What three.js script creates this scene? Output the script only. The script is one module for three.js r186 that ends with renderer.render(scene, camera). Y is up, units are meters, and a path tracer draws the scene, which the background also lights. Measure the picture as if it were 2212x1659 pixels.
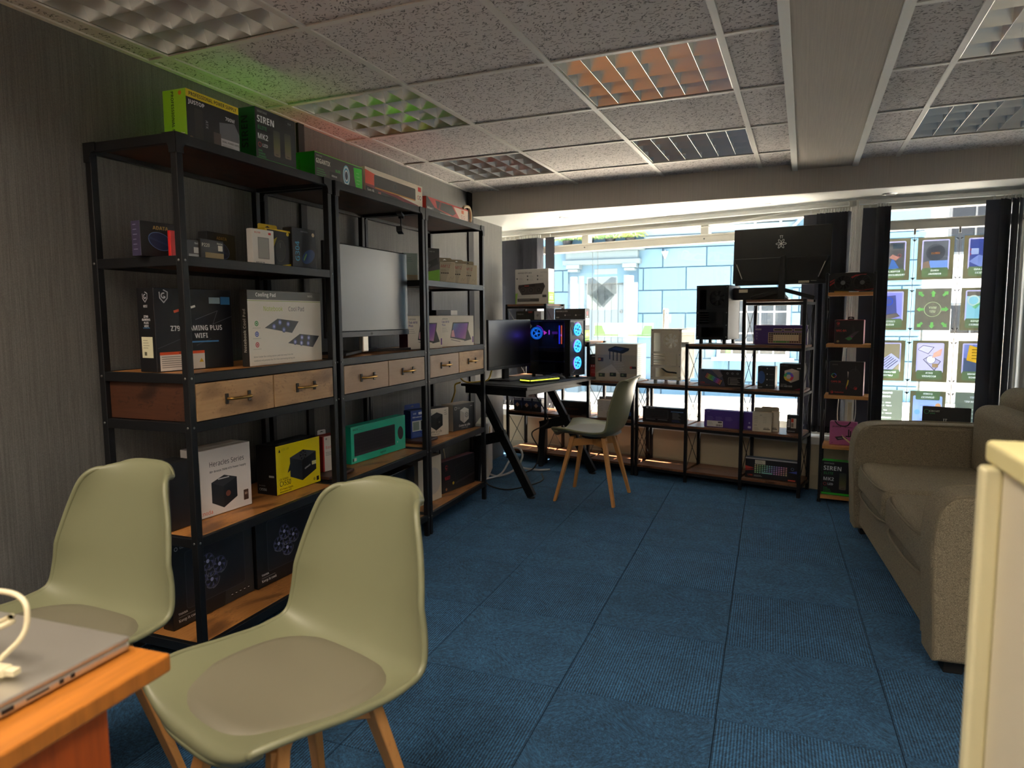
import * as THREE from 'three';
import { mergeGeometries } from 'three/addons/utils/BufferGeometryUtils.js';
import { RoundedBoxGeometry } from 'three/addons/geometries/RoundedBoxGeometry.js';
import { ParametricGeometry } from 'three/addons/geometries/ParametricGeometry.js';
import { RectAreaLightUniformsLib } from 'three/addons/lights/RectAreaLightUniformsLib.js';
import { ImprovedNoise } from 'three/addons/math/ImprovedNoise.js';

// ---------------------------------------------------------------- camera, sky, sun, lamps, exposure
const scene = new THREE.Scene();
const renderer = new THREE.WebGLRenderer({ antialias: true });
renderer.toneMapping = THREE.LinearToneMapping;
renderer.toneMappingExposure = 3.3;
renderer.shadowMap.enabled = true;
RectAreaLightUniformsLib.init();
const camera = new THREE.PerspectiveCamera(59.03, 2212 / 1659, 0.05, 200);
camera.position.set(0, 1.22, 0);
camera.rotation.set(-0.09953, 0.363, -0.00644, 'YXZ');
camera.focus = 3.0; camera.userData.fStop = 4;

const SKY = [1.0, 1.12, 1.25];
{ // a bright, thinly clouded sky: air and high cloud only
  const W = 256, H = 128, d = new Float32Array(W * H * 4), nz = new ImprovedNoise();
  for (let j = 0; j < H; j++) for (let i = 0; i < W; i++) {
    const el = (j + 0.5) / H * Math.PI - Math.PI / 2, az = (i + 0.5) / W * 2 * Math.PI;
    const x = Math.cos(el) * Math.cos(az), y = Math.sin(el), z = Math.cos(el) * Math.sin(az);
    const c = 0.5 + 0.5 * (nz.noise(x * 2.2, y * 4, z * 2.2) + 0.5 * nz.noise(x * 5, y * 9, z * 5));
    const k = y < 0 ? 0.5 : 1 + 0.12 * c, o = (j * W + i) * 4;
    d[o] = SKY[0] * k * (0.94 + 0.1 * c); d[o + 1] = SKY[1] * k; d[o + 2] = SKY[2] * k * (1.04 - 0.06 * c); d[o + 3] = 1;
  }
  const t = new THREE.DataTexture(d, W, H, THREE.RGBAFormat, THREE.FloatType);
  t.mapping = THREE.EquirectangularReflectionMapping; t.magFilter = THREE.LinearFilter; t.needsUpdate = true;
  scene.background = t; scene.environment = t;
}
const sun = new THREE.DirectionalLight(0xfff4e2, 30);
sun.position.set(9.5, 12.5, -8.6 - 3.2); sun.target.position.set(0, 0, -8.6);
sun.castShadow = true; sun.shadow.radius = 1; sun.shadow.mapSize.set(2048, 2048);
Object.assign(sun.shadow.camera, { left: -16, right: 16, top: 16, bottom: -16, near: 0.5, far: 60 });
scene.add(sun, sun.target);
const PANEL_POWER = 8;            // ceiling panels in the half of the room behind the camera

// ---------------------------------------------------------------- helpers
let seedN = 7;
const rnd = () => { seedN = (seedN * 1664525 + 1013904223) >>> 0; return seedN / 4294967296; };
const rr = (a, b) => a + (b - a) * rnd();
const V = (x, y, z) => new THREE.Vector3(x, y, z);
const used = {};
function numbered(n) { if (!(n in used)) { used[n] = 0; return n; } used[n]++; return n + '_' + String(used[n]).padStart(3, '0'); }
function thing(name, label, category, [x, y, z] = [0, 0, 0], turn = 0, group) {
  const o = new THREE.Group(); o.name = numbered(name); scene.add(o);
  o.position.set(x, y, z); o.rotation.y = turn; o.userData = { label, category };
  if (group) o.userData.group = group;
  return o;
}
function part(name, geo, mat, parent, label) {
  const g = Array.isArray(geo) ? mergeGeometries(geo.map((q) => (q.index ? q.toNonIndexed() : q)).map(stripped), false) : geo;
  const m = new THREE.Mesh(g, mat); m.name = parent ? name : numbered(name); m.castShadow = m.receiveShadow = true;
  (parent || scene).add(m); if (label) m.userData.label = label;
  return m;
}
function stripped(g) { for (const k of Object.keys(g.attributes)) if (!['position', 'normal', 'uv'].includes(k)) g.deleteAttribute(k); g.clearGroups(); return g; }
function struct(name, geo, mat, parent) { const m = part(name, geo, mat, parent); if (!parent) m.userData.kind = 'structure'; return m; }
function single(name, geo, mat, label, category, group, pos, turn) {
  const m = part(name, geo, mat); m.userData = { label, category }; if (group) m.userData.group = group;
  if (pos) m.position.set(...pos); if (turn) m.rotation.y = turn; return m;
}
function copyOf(root, [x, y, z], turn, label) {
  const r = root.clone(); r.name = numbered(root.name.replace(/_\d{3}$/, '')); scene.add(r); r.position.set(x, y, z); r.rotation.y = turn;
  r.userData = { ...root.userData }; if (label) r.userData.label = label; return r;
}
// uv in metres by the way a face points
function metreUV(g) {
  const p = g.attributes.position, n = g.attributes.normal, uv = new Float32Array(p.count * 2);
  for (let i = 0; i < p.count; i++) {
    const ax = Math.abs(n.getX(i)), ay = Math.abs(n.getY(i)), az = Math.abs(n.getZ(i));
    const x = p.getX(i), y = p.getY(i), z = p.getZ(i);
    if (ay >= ax && ay >= az) { uv[2 * i] = x; uv[2 * i + 1] = z; } else if (ax >= az) { uv[2 * i] = z; uv[2 * i + 1] = y; } else { uv[2 * i] = x; uv[2 * i + 1] = y; }
  }
  g.setAttribute('uv', new THREE.BufferAttribute(uv, 2)); return g;
}
const bx = (w, h, d, x = 0, y = 0, z = 0) => metreUV(new THREE.BoxGeometry(w, h, d).translate(x, y, z));
const rb = (w, h, d, r, x = 0, y = 0, z = 0, s = 2) => metreUV(new RoundedBoxGeometry(w, h, d, s, Math.min(r, w / 2.01, h / 2.01, d / 2.01)).translate(x, y, z));
const cyl = (r0, r1, h, x = 0, y = 0, z = 0, n = 20) => new THREE.CylinderGeometry(r0, r1, h, n).translate(x, y, z);
function bar(a, b, w, h = w, r = 0) { // square bar from a to b
  const L = a.distanceTo(b), g = r ? new RoundedBoxGeometry(w, h, L, 1, r) : new THREE.BoxGeometry(w, h, L);
  metreUV(g);
  const m = new THREE.Matrix4().lookAt(a, b, Math.abs(b.y - a.y) > 0.97 * L ? V(1, 0, 0) : V(0, 1, 0)); m.setPosition(a.clone().add(b).multiplyScalar(0.5));
  return g.applyMatrix4(m);
}
function rod(a, b, r, n = 8) { const g = new THREE.CylinderGeometry(r, r, a.distanceTo(b), n); g.applyQuaternion(new THREE.Quaternion().setFromUnitVectors(V(0, 1, 0), b.clone().sub(a).normalize())); return g.translate(...a.clone().add(b).multiplyScalar(0.5).toArray()); }
const tube = (pts, r, n = 48, closed = false, m = 8) => new THREE.TubeGeometry(new THREE.CatmullRomCurve3(pts.map((p) => (Array.isArray(p) ? V(...p) : p)), closed), n, r, m, closed);
function outline(pts, depth, bevel = 0, holes = []) { // polygon in xy pulled along z
  const s = new THREE.Shape(pts.map((p) => new THREE.Vector2(...p)));
  for (const h of holes) s.holes.push(new THREE.Path(h.map((p) => new THREE.Vector2(...p))));
  return metreUV(new THREE.ExtrudeGeometry(s, { depth, bevelEnabled: bevel > 0, bevelSize: bevel, bevelThickness: bevel, bevelSegments: 2, curveSegments: 10 }));
}
const at = (g, x, y, z, ry = 0) => { if (ry) g.rotateY(ry); return g.translate(x, y, z); };

// ---------------------------------------------------------------- textures
const lin = (a, b, t) => a + (b - a) * t;
const NZ = new ImprovedNoise();
// noise that closes on itself over a tile of period p
function tileNoise(u, v, p, s) { const a = u * 2 * Math.PI, b = v * 2 * Math.PI, r = p / (2 * Math.PI); return NZ.noise(r * Math.cos(a) + s, r * Math.sin(a) + r * Math.cos(b), r * Math.sin(b) + s * 0.7); }
function dataTex(n, m, fn, srgb = true) {
  const d = new Uint8Array(n * m * 4);
  for (let j = 0; j < m; j++) for (let i = 0; i < n; i++) { const c = fn(i / n, j / m, i, j), o = (j * n + i) * 4; for (let k = 0; k < 3; k++) d[o + k] = Math.max(0, Math.min(255, Array.isArray(c) ? c[k] : c)); d[o + 3] = 255; }
  const t = new THREE.DataTexture(d, n, m, THREE.RGBAFormat); t.wrapS = t.wrapT = THREE.RepeatWrapping; t.magFilter = THREE.LinearFilter; t.minFilter = THREE.LinearMipmapLinearFilter; t.generateMipmaps = true;
  if (srgb) t.colorSpace = THREE.SRGBColorSpace; t.needsUpdate = true; return t;
}
const scaled = (t, sx, sy = sx) => { t.repeat.set(1 / sx, 1 / sy); return t; };
function canvasTex(w, h, draw) {
  const c = document.createElement('canvas'); c.width = w; c.height = h; draw(c.getContext('2d'), w, h);
  const t = new THREE.CanvasTexture(c); t.colorSpace = THREE.SRGBColorSpace; t.anisotropy = 8; return t;
}
const M = {};
const std = (o) => new THREE.MeshStandardMaterial(o);
const phy = (o) => new THREE.MeshPhysicalMaterial(o);

// rustic board: knots, long grain, dark patches
function rustic(base, dark, light, seed, contrast = 1) {
  return dataTex(512, 256, (u, v) => {
    const warp = tileNoise(u, v, 2, seed) * 0.06;
    const g = tileNoise(u * 1, (v + warp), 60, seed + 3) * 0.5 + tileNoise(u, v + warp, 14, seed + 9) * 0.5;
    const streak = NZ.noise(Math.sin(u * 6.283) * 1.2 + seed, (v + warp) * 70, Math.cos(u * 6.283) * 1.2);
    const patch = tileNoise(u, v, 5, seed + 20) + 0.5 * tileNoise(u, v, 11, seed + 31);
    let t = 0.5 + contrast * (0.25 * g + 0.4 * streak); const k = Math.max(0, patch - 0.18) * 1.5 * contrast;
    const fleck = tileNoise(u, v, 70, seed + 40) > 0.33 && patch > 0.0 ? 0.35 * contrast : 0;
    return [0, 1, 2].map((i) => lin(lin(lin(base[i], light[i], t), dark[i], Math.min(0.75, k)), dark[i], fleck));
  });
}
const T = {
  drawerA: rustic([176, 136, 92], [118, 86, 56], [200, 162, 116], 3, 0.8), drawerB: rustic([172, 140, 112], [140, 110, 88], [192, 162, 134], 11, 0.45),
  shelf: rustic([168, 108, 54], [92, 56, 28], [196, 136, 74], 23, 1), dark: rustic([112, 72, 48], [58, 36, 24], [138, 94, 64], 37, 1.1), oak: rustic([206, 142, 76], [176, 112, 54], [222, 164, 98], 51, 0.5),
};
for (const k in T) scaled(T[k], 0.9, 0.45);
T.wall = scaled(dataTex(512, 512, (u, v) => { // dark woven paper: fine upright threads
  const a = NZ.noise(Math.sin(u * 6.283) * 40, Math.cos(u * 6.283) * 40, 2 + Math.sin(v * 6.283) * 1.4), b = NZ.noise(Math.sin(u * 6.283) * 16, Math.cos(u * 6.283) * 16, 9 + Math.sin(v * 6.283) * 0.6), c = rnd() - 0.5;
  const k = 104 + 16 * a + 8 * b + 22 * c; return [k, k * 0.99, k * 0.96];
}), 0.7, 0.9);
T.paper = scaled(dataTex(512, 256, (u, v) => { const a = NZ.noise(Math.sin(u * 6.283) * 42, Math.cos(u * 6.283) * 42, Math.sin(v * 6.283) * 0.5), c = rnd() - 0.5; const k = 196 + 12 * a + 7 * c; return [k, k * 0.965, k * 0.92]; }), 0.5, 0.5);
const carpet = (ribbed) => dataTex(512, 512, (u, v) => {
  const rib = ribbed ? 0.5 + 0.5 * Math.cos(u * 2 * Math.PI * 56) : 0.55, f = rnd() - 0.5, cl = tileNoise(u, v, 40, 4) * 0.6 + tileNoise(u, v, 90, 8), big = tileNoise(u, v, 5, 15);
  let k = (ribbed ? 0.62 + 0.46 * rib : 0.86) + 0.34 * f + 0.26 * cl + 0.08 * big; if (rnd() < 0.012) k *= 0.45;
  return [60 * k, 108 * k, 150 * k];
});
T.ribbed = scaled(carpet(true), 0.5); T.plain = scaled(carpet(false), 0.5);
T.carpetBump = scaled(dataTex(512, 512, (u, v) => 128 + 60 * Math.cos(u * 2 * Math.PI * 56) + 90 * (rnd() - 0.5), false), 0.5);
T.carpetNap = scaled(dataTex(256, 256, () => 255 * rnd(), false), 0.25);
const fissure = (seed) => { // mineral fibre tile: short dark pits
  const N = 512, a = new Float32Array(N * N).fill(1); seedN = seed;
  for (let q = 0; q < 2100; q++) { let x = rnd() * N, y = rnd() * N, ang = rr(-0.9, 0.9) + 0.3, L = 1 + rnd() * rnd() * 13, w = 0.6 + rnd() * 1.1, dk = 0.3 + 0.5 * rnd(); for (let s = 0; s < L; s += 0.7) { ang += rr(-0.35, 0.35); x += Math.cos(ang); y += Math.sin(ang); for (let dx = -1; dx <= 1; dx++) for (let dy = -1; dy <= 1; dy++) if (dx * dx + dy * dy <= w * w) { const i = ((Math.round(x + dx) + N) % N) + ((Math.round(y + dy) + N) % N) * N; a[i] = Math.min(a[i], dk); } } }
  return a;
};
const fis = [fissure(11), fissure(29)];
T.tile = fis.map((a) => scaled(dataTex(512, 512, (u, v, i, j) => { const k = a[j * 512 + i] < 1 ? 0.42 + 0.3 * a[j * 512 + i] : 1, g = 212 * k + 7 * (rnd() - 0.5); return [g * 0.99, g * 0.965, g * 0.955]; }), 0.62));
T.tileBump = fis.map((a) => scaled(dataTex(512, 512, (u, v, i, j) => 255 * a[j * 512 + i], false), 0.62));
T.weave = scaled(dataTex(256, 256, (u, v) => { const a = 0.5 + 0.5 * Math.sin(u * 6.283 * 48), b = 0.5 + 0.5 * Math.sin(v * 6.283 * 48), m = tileNoise(u, v, 60, 5), f = rnd() - 0.5; const k = 0.86 + 0.12 * (a * b) + 0.3 * m + 0.26 * f; return [158 * k, 146 * k, 122 * k]; }), 0.16);
T.weaveBump = scaled(dataTex(256, 256, (u, v) => 110 + 60 * Math.sin(u * 6.283 * 48) * Math.sin(v * 6.283 * 48) + 70 * (rnd() - 0.5), false), 0.16);
T.orange = scaled(dataTex(256, 512, (u, v) => { const s = NZ.noise(u * 30, Math.sin(v * 6.283) * 1.5, 3) * 0.6 + NZ.noise(u * 90, Math.cos(v * 6.283) * 2, 8) * 0.4; const k = 1 + 0.16 * s; return [206 * k, 132 * k, 52 * k]; }), 0.35, 0.7);
T.concrete = scaled(dataTex(256, 256, (u, v) => { const k = 208 + 30 * tileNoise(u, v, 24, 3) + 22 * (rnd() - 0.5); return [k, k * 0.98, k * 0.95]; }), 1.2);
T.grain = scaled(dataTex(128, 128, () => 128 + 90 * (rnd() - 0.5), false), 0.05);

M.black = std({ color: 0x17181b, roughness: 0.45, metalness: 0.3, bumpMap: T.grain, bumpScale: 0.0004 });
M.blackMatt = std({ color: 0x141416, roughness: 0.6 });
M.blackGloss = phy({ color: 0x08080a, roughness: 0.25, clearcoat: 0.4 });
M.bolt = std({ color: 0x8a8a88, roughness: 0.35, metalness: 0.9 });
M.drawerA = std({ map: T.drawerA, roughness: 0.5 }); M.drawerB = std({ map: T.drawerB, roughness: 0.5 });
M.shelf = std({ map: T.shelf, roughness: 0.42 }); M.shelfDark = std({ map: T.dark, roughness: 0.42 }); M.shelfDim = std({ map: T.dark, color: 0x9a8a84, roughness: 0.5 }); M.oak = std({ map: T.oak, roughness: 0.5 });
M.brass = std({ color: 0xb08a4c, roughness: 0.3, metalness: 0.95 }); M.pewter = std({ color: 0x4c4a46, roughness: 0.4, metalness: 0.8 });
M.white = std({ color: 0xe6e4de, roughness: 0.5 }); M.whitePaint = std({ color: 0xe9e9e4, roughness: 0.55 }); M.cream = std({ color: 0xd8cfb6, roughness: 0.55 });
M.wallDark = std({ map: T.wall, roughness: 0.62, bumpMap: T.wall, bumpScale: 0.0006 });
M.paper = std({ map: T.paper, roughness: 0.8, bumpMap: T.paper, bumpScale: 0.0005 });
M.fabric = std({ map: T.weave, roughness: 0.95, bumpMap: T.weaveBump, bumpScale: 0.0012 });
M.blind = std({ color: 0x2b2c33, roughness: 0.85, bumpMap: T.grain, bumpScale: 0.0002 });
M.mirror = std({ color: 0xe4e4e2, roughness: 0.3, metalness: 0.85 }); M.mirrorRough = std({ color: 0xcfcfcb, roughness: 0.22, metalness: 1 });
M.glass = phy({ color: 0xffffff, roughness: 0, transmission: 1, thickness: 0, ior: 1.45 });
M.acrylic = phy({ color: 0xf4fbff, roughness: 0.02, transmission: 1, thickness: 0, ior: 1.45 });
M.sage = std({ color: 0x77785c, roughness: 0.42 }); M.sagePad = std({ color: 0x726d5b, roughness: 0.5, bumpMap: T.grain, bumpScale: 0.0003 });
M.chairWood = std({ map: T.oak, roughness: 0.5 });
M.silver = std({ color: 0xc9c4ba, roughness: 0.32, metalness: 0.75 });
M.cable = std({ color: 0xd9cfae, roughness: 0.5 }); M.cableWhite = std({ color: 0xd9dadb, roughness: 0.5 }); M.cableBlack = std({ color: 0x101012, roughness: 0.5 }); M.cableYellow = std({ color: 0xc9a63a, roughness: 0.5 });
M.gray = std({ color: 0x6d6e70, roughness: 0.5 }); M.dkgray = std({ color: 0x2b2c2e, roughness: 0.5 });
const paint = (c, o = {}) => std({ color: c, roughness: 0.5, ...o });
// ---------------------------------------------------------------- the room
const CH = 2.164, GA = -0.0431, GX = -0.2934, GZ = -2.4917, GS = 0.6205, WX = -2.18, RX = 1.46, BZ = 3.3;
{ // floor: slab with half-metre carpet tiles, every other one turned
  const fl = struct('floor', bx(5.2, 0.2, 10.2, -0.35, -0.107, -1.2), paint(0x3a3f46, { roughness: 0.9 }));
  const g = rb(0.4985, 0.007, 0.4985, 0.0025, 0, 0, 0, 1); const tones = [1, 0.94, 1.05, 0.98];
  const mats = [true, false].map((r) => tones.map((k) => std({ map: r ? T.ribbed : T.plain, color: new THREE.Color(k, k, k), roughness: 0.96, bumpMap: r ? T.carpetBump : T.carpetNap, bumpScale: r ? 0.0016 : 0.0012 })));
  seedN = 91;
  for (let i = -5; i <= 3; i++) for (let j = -6; j <= 8; j++) {
    const m = part('carpet_tile', g, mats[(i + j + 20) % 2][Math.floor(rnd() * 4)], fl);
    m.position.set(-0.12 + 0.25 + i * 0.5, -0.0035, -3.04 + 0.25 + j * 0.5); if (rnd() > 0.5) m.rotation.y = Math.PI;
  }
}
const wallBox = (name, x0, x1, y0, y1, z0, z1, m, parent) => struct(name, bx(x1 - x0, y1 - y0, z1 - z0, (x0 + x1) / 2, (y0 + y1) / 2, (z0 + z1) / 2), m, parent);
M.pier = std({ map: T.wall, color: 0xffffff, roughness: 0.5, bumpMap: T.wall, bumpScale: 0.0006 });
const wl = wallBox('wall_left', WX - 0.2, WX, 0, 2.4, -5.52, BZ, M.wallDark);
wallBox('wall_left_return', WX - 0.55, WX - 0.27, 0, 2.4, -6.25, -5.42, M.whitePaint);
for (const [z, w] of [[-2.83, 0.045], [-4.84, 0.09]]) wallBox('batten', WX, WX + 0.014, 0.09, CH, z - w / 2, z + w / 2, M.blackMatt, wl);
{ // screw plugs left in the wall
  for (const [y, z] of [[2.062, -1.821], [1.406, -1.829], [2.075, -1.74], [1.0, -3.0], [1.16, -2.7]]) part('wall_plug', new THREE.CylinderGeometry(0.006, 0.006, 0.004, 12).rotateZ(Math.PI / 2).translate(WX + 0.001, y, z), M.gray, wl);
}
wallBox('wall_right', RX, RX + 0.2, 0, 2.4, -5.4, BZ, M.whitePaint);
wallBox('wall_back', WX - 0.2, RX + 0.2, 0, 2.4, BZ, BZ + 0.2, M.paper);
wallBox('baseboard_left', WX, WX + 0.016, 0, 0.1, -4.86, BZ, paint(0x3a3a3a));
wallBox('baseboard_right', RX - 0.016, RX, 0, 0.1, -5.0, BZ, M.whitePaint);

// window line: two facets meeting at W0
const W0 = V(0.53, 0, -5.25), aL = Math.atan(0.26), aR = Math.atan(0.083);
const tL = V(-Math.cos(aL), 0, -Math.sin(aL)), nL = V(-Math.sin(aL), 0, Math.cos(aL)), tR = V(Math.cos(aR), 0, Math.sin(aR)), nR = V(-Math.sin(aR), 0, Math.cos(aR));
const onL = (s, off) => W0.clone().addScaledVector(tL, s).addScaledVector(nL, off), onR = (s, off) => W0.clone().addScaledVector(tR, s).addScaledVector(nR, off);
const plan = (pts, y0, y1) => metreUV(new THREE.ExtrudeGeometry(new THREE.Shape(pts.map((p) => new THREE.Vector2(p.x, -p.z))), { depth: y1 - y0, bevelEnabled: false }).rotateX(-Math.PI / 2).translate(0, y0, 0));
const mid = (off) => onL(0, off).add(onR(0, off)).multiplyScalar(0.5);
{
  M.lowWall = std({ color: 0xcfc3a8, roughness: 0.7, bumpMap: T.grain, bumpScale: 0.0003 });
  struct('wall_window', plan([onL(3.35, 0.176), mid(0.176), onR(1.1, 0.176), onR(1.1, -0.12), mid(-0.12), onL(3.35, -0.12)], 0, 0.33), M.lowWall);
  struct('window_sill', plan([onL(3.15, 0.2), mid(0.2), onR(0.93, 0.2), onR(0.93, -0.1), mid(-0.1), onL(3.15, -0.1)], 0.318, 0.368), M.whitePaint);
  struct('baseboard_window', plan([onL(3.1, 0.19), mid(0.19), onR(0.92, 0.19), onR(0.92, 0.17), mid(0.17), onL(3.1, 0.17)], 0, 0.095), M.lowWall);
  // dropped soffit over the window bay, bulkhead in front
  const toW = (xg, zg) => V(Math.cos(GA) * xg + Math.sin(GA) * zg, 0, -Math.sin(GA) * xg + Math.cos(GA) * zg);
  struct('ceiling_bay', plan([toW(-2.7, -4.775), toW(1.75, -4.775), onR(1.2, -0.15), mid(-0.15), onL(3.5, -0.15)], 1.985, 2.36), M.whitePaint);
  struct('bulkhead', plan([toW(-2.42, -4.77), toW(1.7, -4.77), toW(1.7, -4.79), toW(-2.42, -4.79)], 1.983, 2.36), M.paper);
  struct('roof_slab', bx(4.6, 0.08, 9.6, -0.36, 2.4, -1.0), M.gray);
}
{ // suspended ceiling: one group turned with the grid
  const c = new THREE.Group(); c.name = 'ceiling'; c.rotation.y = GA; c.position.y = CH; scene.add(c); c.userData.kind = 'structure';
  M.tee = std({ color: 0xd6d3cd, roughness: 0.5 });
  M.tile = T.tile.map((t, i) => std({ map: t, roughness: 0.95, bumpMap: T.tileBump[i], bumpScale: 0.0015 }));
  const zT = (t) => GZ - (t - 2) * GS, xL = (l) => GX - (l - 1) * GS, wallAt = (z) => -2.185 + 0.0431 * z, END = -4.768;
  const lights = new Set(['3,0', '3,2', '3,4', '1,0', '1,2', '1,4', 'r0,0', 'r0,2', 'r0,4', '1,-2', '3,-2', 'r0,-2', '1,-4', '3,-4', 'r0,-4']);
  seedN = 5;
  const cols = [[xL(5), xL(4), '4'], [xL(4), xL(3), '3'], [xL(3), xL(2), '2'], [xL(2), xL(1), '1'], [xL(1), -0.09, '0'], [0.257, 0.483, 'q'], [0.483, 0.483 + GS, 'r0'], [0.483 + GS, 1.72, 'r1']];
  for (let t = -7; t <= 5; t++) for (const [x0, x1, id] of cols) {
    if (lights.has(id + ',' + t)) continue;
    const z0 = zT(t), z1 = Math.max(zT(t + 1), END), a = Math.max(x0, wallAt((z0 + z1) / 2) - 0.05); if (x1 - a < 0.03 || z0 - z1 < 0.03) continue;
    const m = part('ceiling_tile', bx(x1 - a - 0.004, 0.012, z0 - z1 - 0.004, 0, 0, 0), M.tile[Math.floor(rnd() * 2)], c);
    m.position.set((a + x1) / 2, 0.008 + rr(0, 0.0015), (z0 + z1) / 2); const p = m.geometry.attributes.uv; const du = rnd(), dv = rnd(); for (let k = 0; k < p.count; k++) p.setXY(k, p.getX(k) + du, p.getY(k) + dv);
  }
  const zTop = zT(-7);
  for (const x of [xL(1), xL(2), xL(3), xL(4), 0.483, 0.483 + GS]) part('main_tee', bx(0.024, 0.006, zTop - END, x, -0.001, (zTop + END) / 2), M.tee, c);
  for (let t = -6; t <= 5; t++) for (const [x0, x1] of cols) { const z = zT(t), a = Math.max(x0, wallAt(z) - 0.03); if (x1 - a > 0.02) part('cross_tee', bx(x1 - a, 0.005, 0.022, (a + x1) / 2, -0.0012, z), M.tee, c); }
  part('edge_trim', bx(0.022, 0.006, zTop - END + 0.1, 0, -0.001, 0).rotateY(-GA).translate(wallAt((zTop + END) / 2) + 0.012, 0, (zTop + END) / 2), M.tee, c);
  // boxed beam with corner beads
  M.beam = std({ map: T.paper, color: 0xf2efe9, roughness: 0.75, bumpMap: T.grain, bumpScale: 0.0008 });
  part('boxed_beam', bx(0.34, 0.05, zTop - END, 0.0835, -0.008, (zTop + END) / 2), M.beam, c);
  for (const x of [-0.093, 0.26]) part('beam_bead', [bx(0.022, 0.042, zTop - END, x, -0.018, (zTop + END) / 2), bx(0.012, 0.03, zTop - END, x + (x < 0 ? 0.016 : -0.016), -0.026, (zTop + END) / 2)], M.whitePaint, c);
  // recessed louvre lights
  const W = GS - 0.026, tubeM = std({ color: 0xf4f2ec, roughness: 0.25 }), lit = std({ color: 0xffffff, emissive: 0xffe2b8, emissiveIntensity: 2.2 });
  const blade = (L, n, along) => { // V-section blade hanging open side up
    const q = outline([[0, 0], [0.004, 0.01], [0.012, 0.028], [0.026, 0.056], [0.042, 0.084], [-0.042, 0.084], [-0.026, 0.056], [-0.012, 0.028], [-0.004, 0.01]], L, 0); q.translate(0, 0, -L / 2); if (along) q.rotateY(Math.PI / 2); return q;
  };
  const bladeX = blade(W, 0, true), bladeZ = metreUV(outline([[-0.0008, 0], [0.0008, 0], [0.003, 0.05], [-0.003, 0.05]], W, 0).translate(0, 0, -W / 2));
  const trayG = [bx(W, 0.004, W, 0, 0.105, 0), bx(0.004, 0.105, W, -W / 2, 0.052, 0), bx(0.004, 0.105, W, W / 2, 0.052, 0), bx(W, 0.105, 0.004, 0, 0.052, -W / 2), bx(W, 0.105, 0.004, 0, 0.052, W / 2)];
  const make = (on) => {
    const r = new THREE.Group();
    part('housing', trayG.map((q) => q.clone()), M.mirrorRough, r);
    for (let k = 0; k < 4; k++) part('tube', new THREE.CylinderGeometry(0.013, 0.013, W - 0.03, 12).rotateZ(Math.PI / 2).translate(0, 0.075, -W / 2 + (k + 0.5) * W / 4), on ? lit : tubeM, r);
    for (let k = 0; k <= 4; k++) part('reflector_blade', bladeX, M.mirror, r).position.z = -W / 2 + 0.004 + k * (W - 0.008) / 4;
    for (let k = 0; k <= 6; k++) part('cross_blade', bladeZ, M.mirror, r).position.x = -W / 2 + 0.004 + k * (W - 0.008) / 6;
    return r;
  };
  const say = { '3,0': 'dark recessed louvre ceiling light nearest the camera, cut by the top left frame edge', '3,2': 'recessed louvre ceiling light above the boxes on the tall shelves, tinted green and red', '3,4': 'smallest recessed louvre ceiling light in the far left corner over the desk', '1,2': 'large bright recessed louvre ceiling light left of the boxed beam', '1,4': 'bright recessed louvre ceiling light left of the beam and close to the bulkhead', 'r0,2': 'recessed louvre ceiling light right of the beam, cut by the top right frame edge', 'r0,4': 'recessed louvre ceiling light right of the beam, beside the bulkhead' };
  const off = make(false), on = make(true);
  for (const key of lights) {
    const [id, ts] = key.split(','), t = +ts, isOn = t < 0, x = id === 'r0' ? 0.483 + GS / 2 : xL(+id) - 0 - 0 + (GS / 2) * (id === '1' ? -1 : -1), z = zT(t) - GS / 2;
    const r = (isOn ? on : off).clone(); r.name = numbered('louvre_light'); scene.add(r);
    r.position.set(Math.cos(GA) * x + Math.sin(GA) * z, CH + 0.003, -Math.sin(GA) * x + Math.cos(GA) * z); r.rotation.y = GA;
    r.userData = { label: say[key] || 'lit recessed louvre ceiling light in the half of the room behind the viewer', category: 'ceiling light', group: 'recessed louvre lights in the suspended ceiling' };
    if (isOn) { const L = new THREE.RectAreaLight(0xfff0dc, PANEL_POWER, W - 0.06, W - 0.06); L.position.copy(r.position); L.position.y += 0.03; L.lookAt(L.position.x, 0, L.position.z); scene.add(L); }
  }
}
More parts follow.
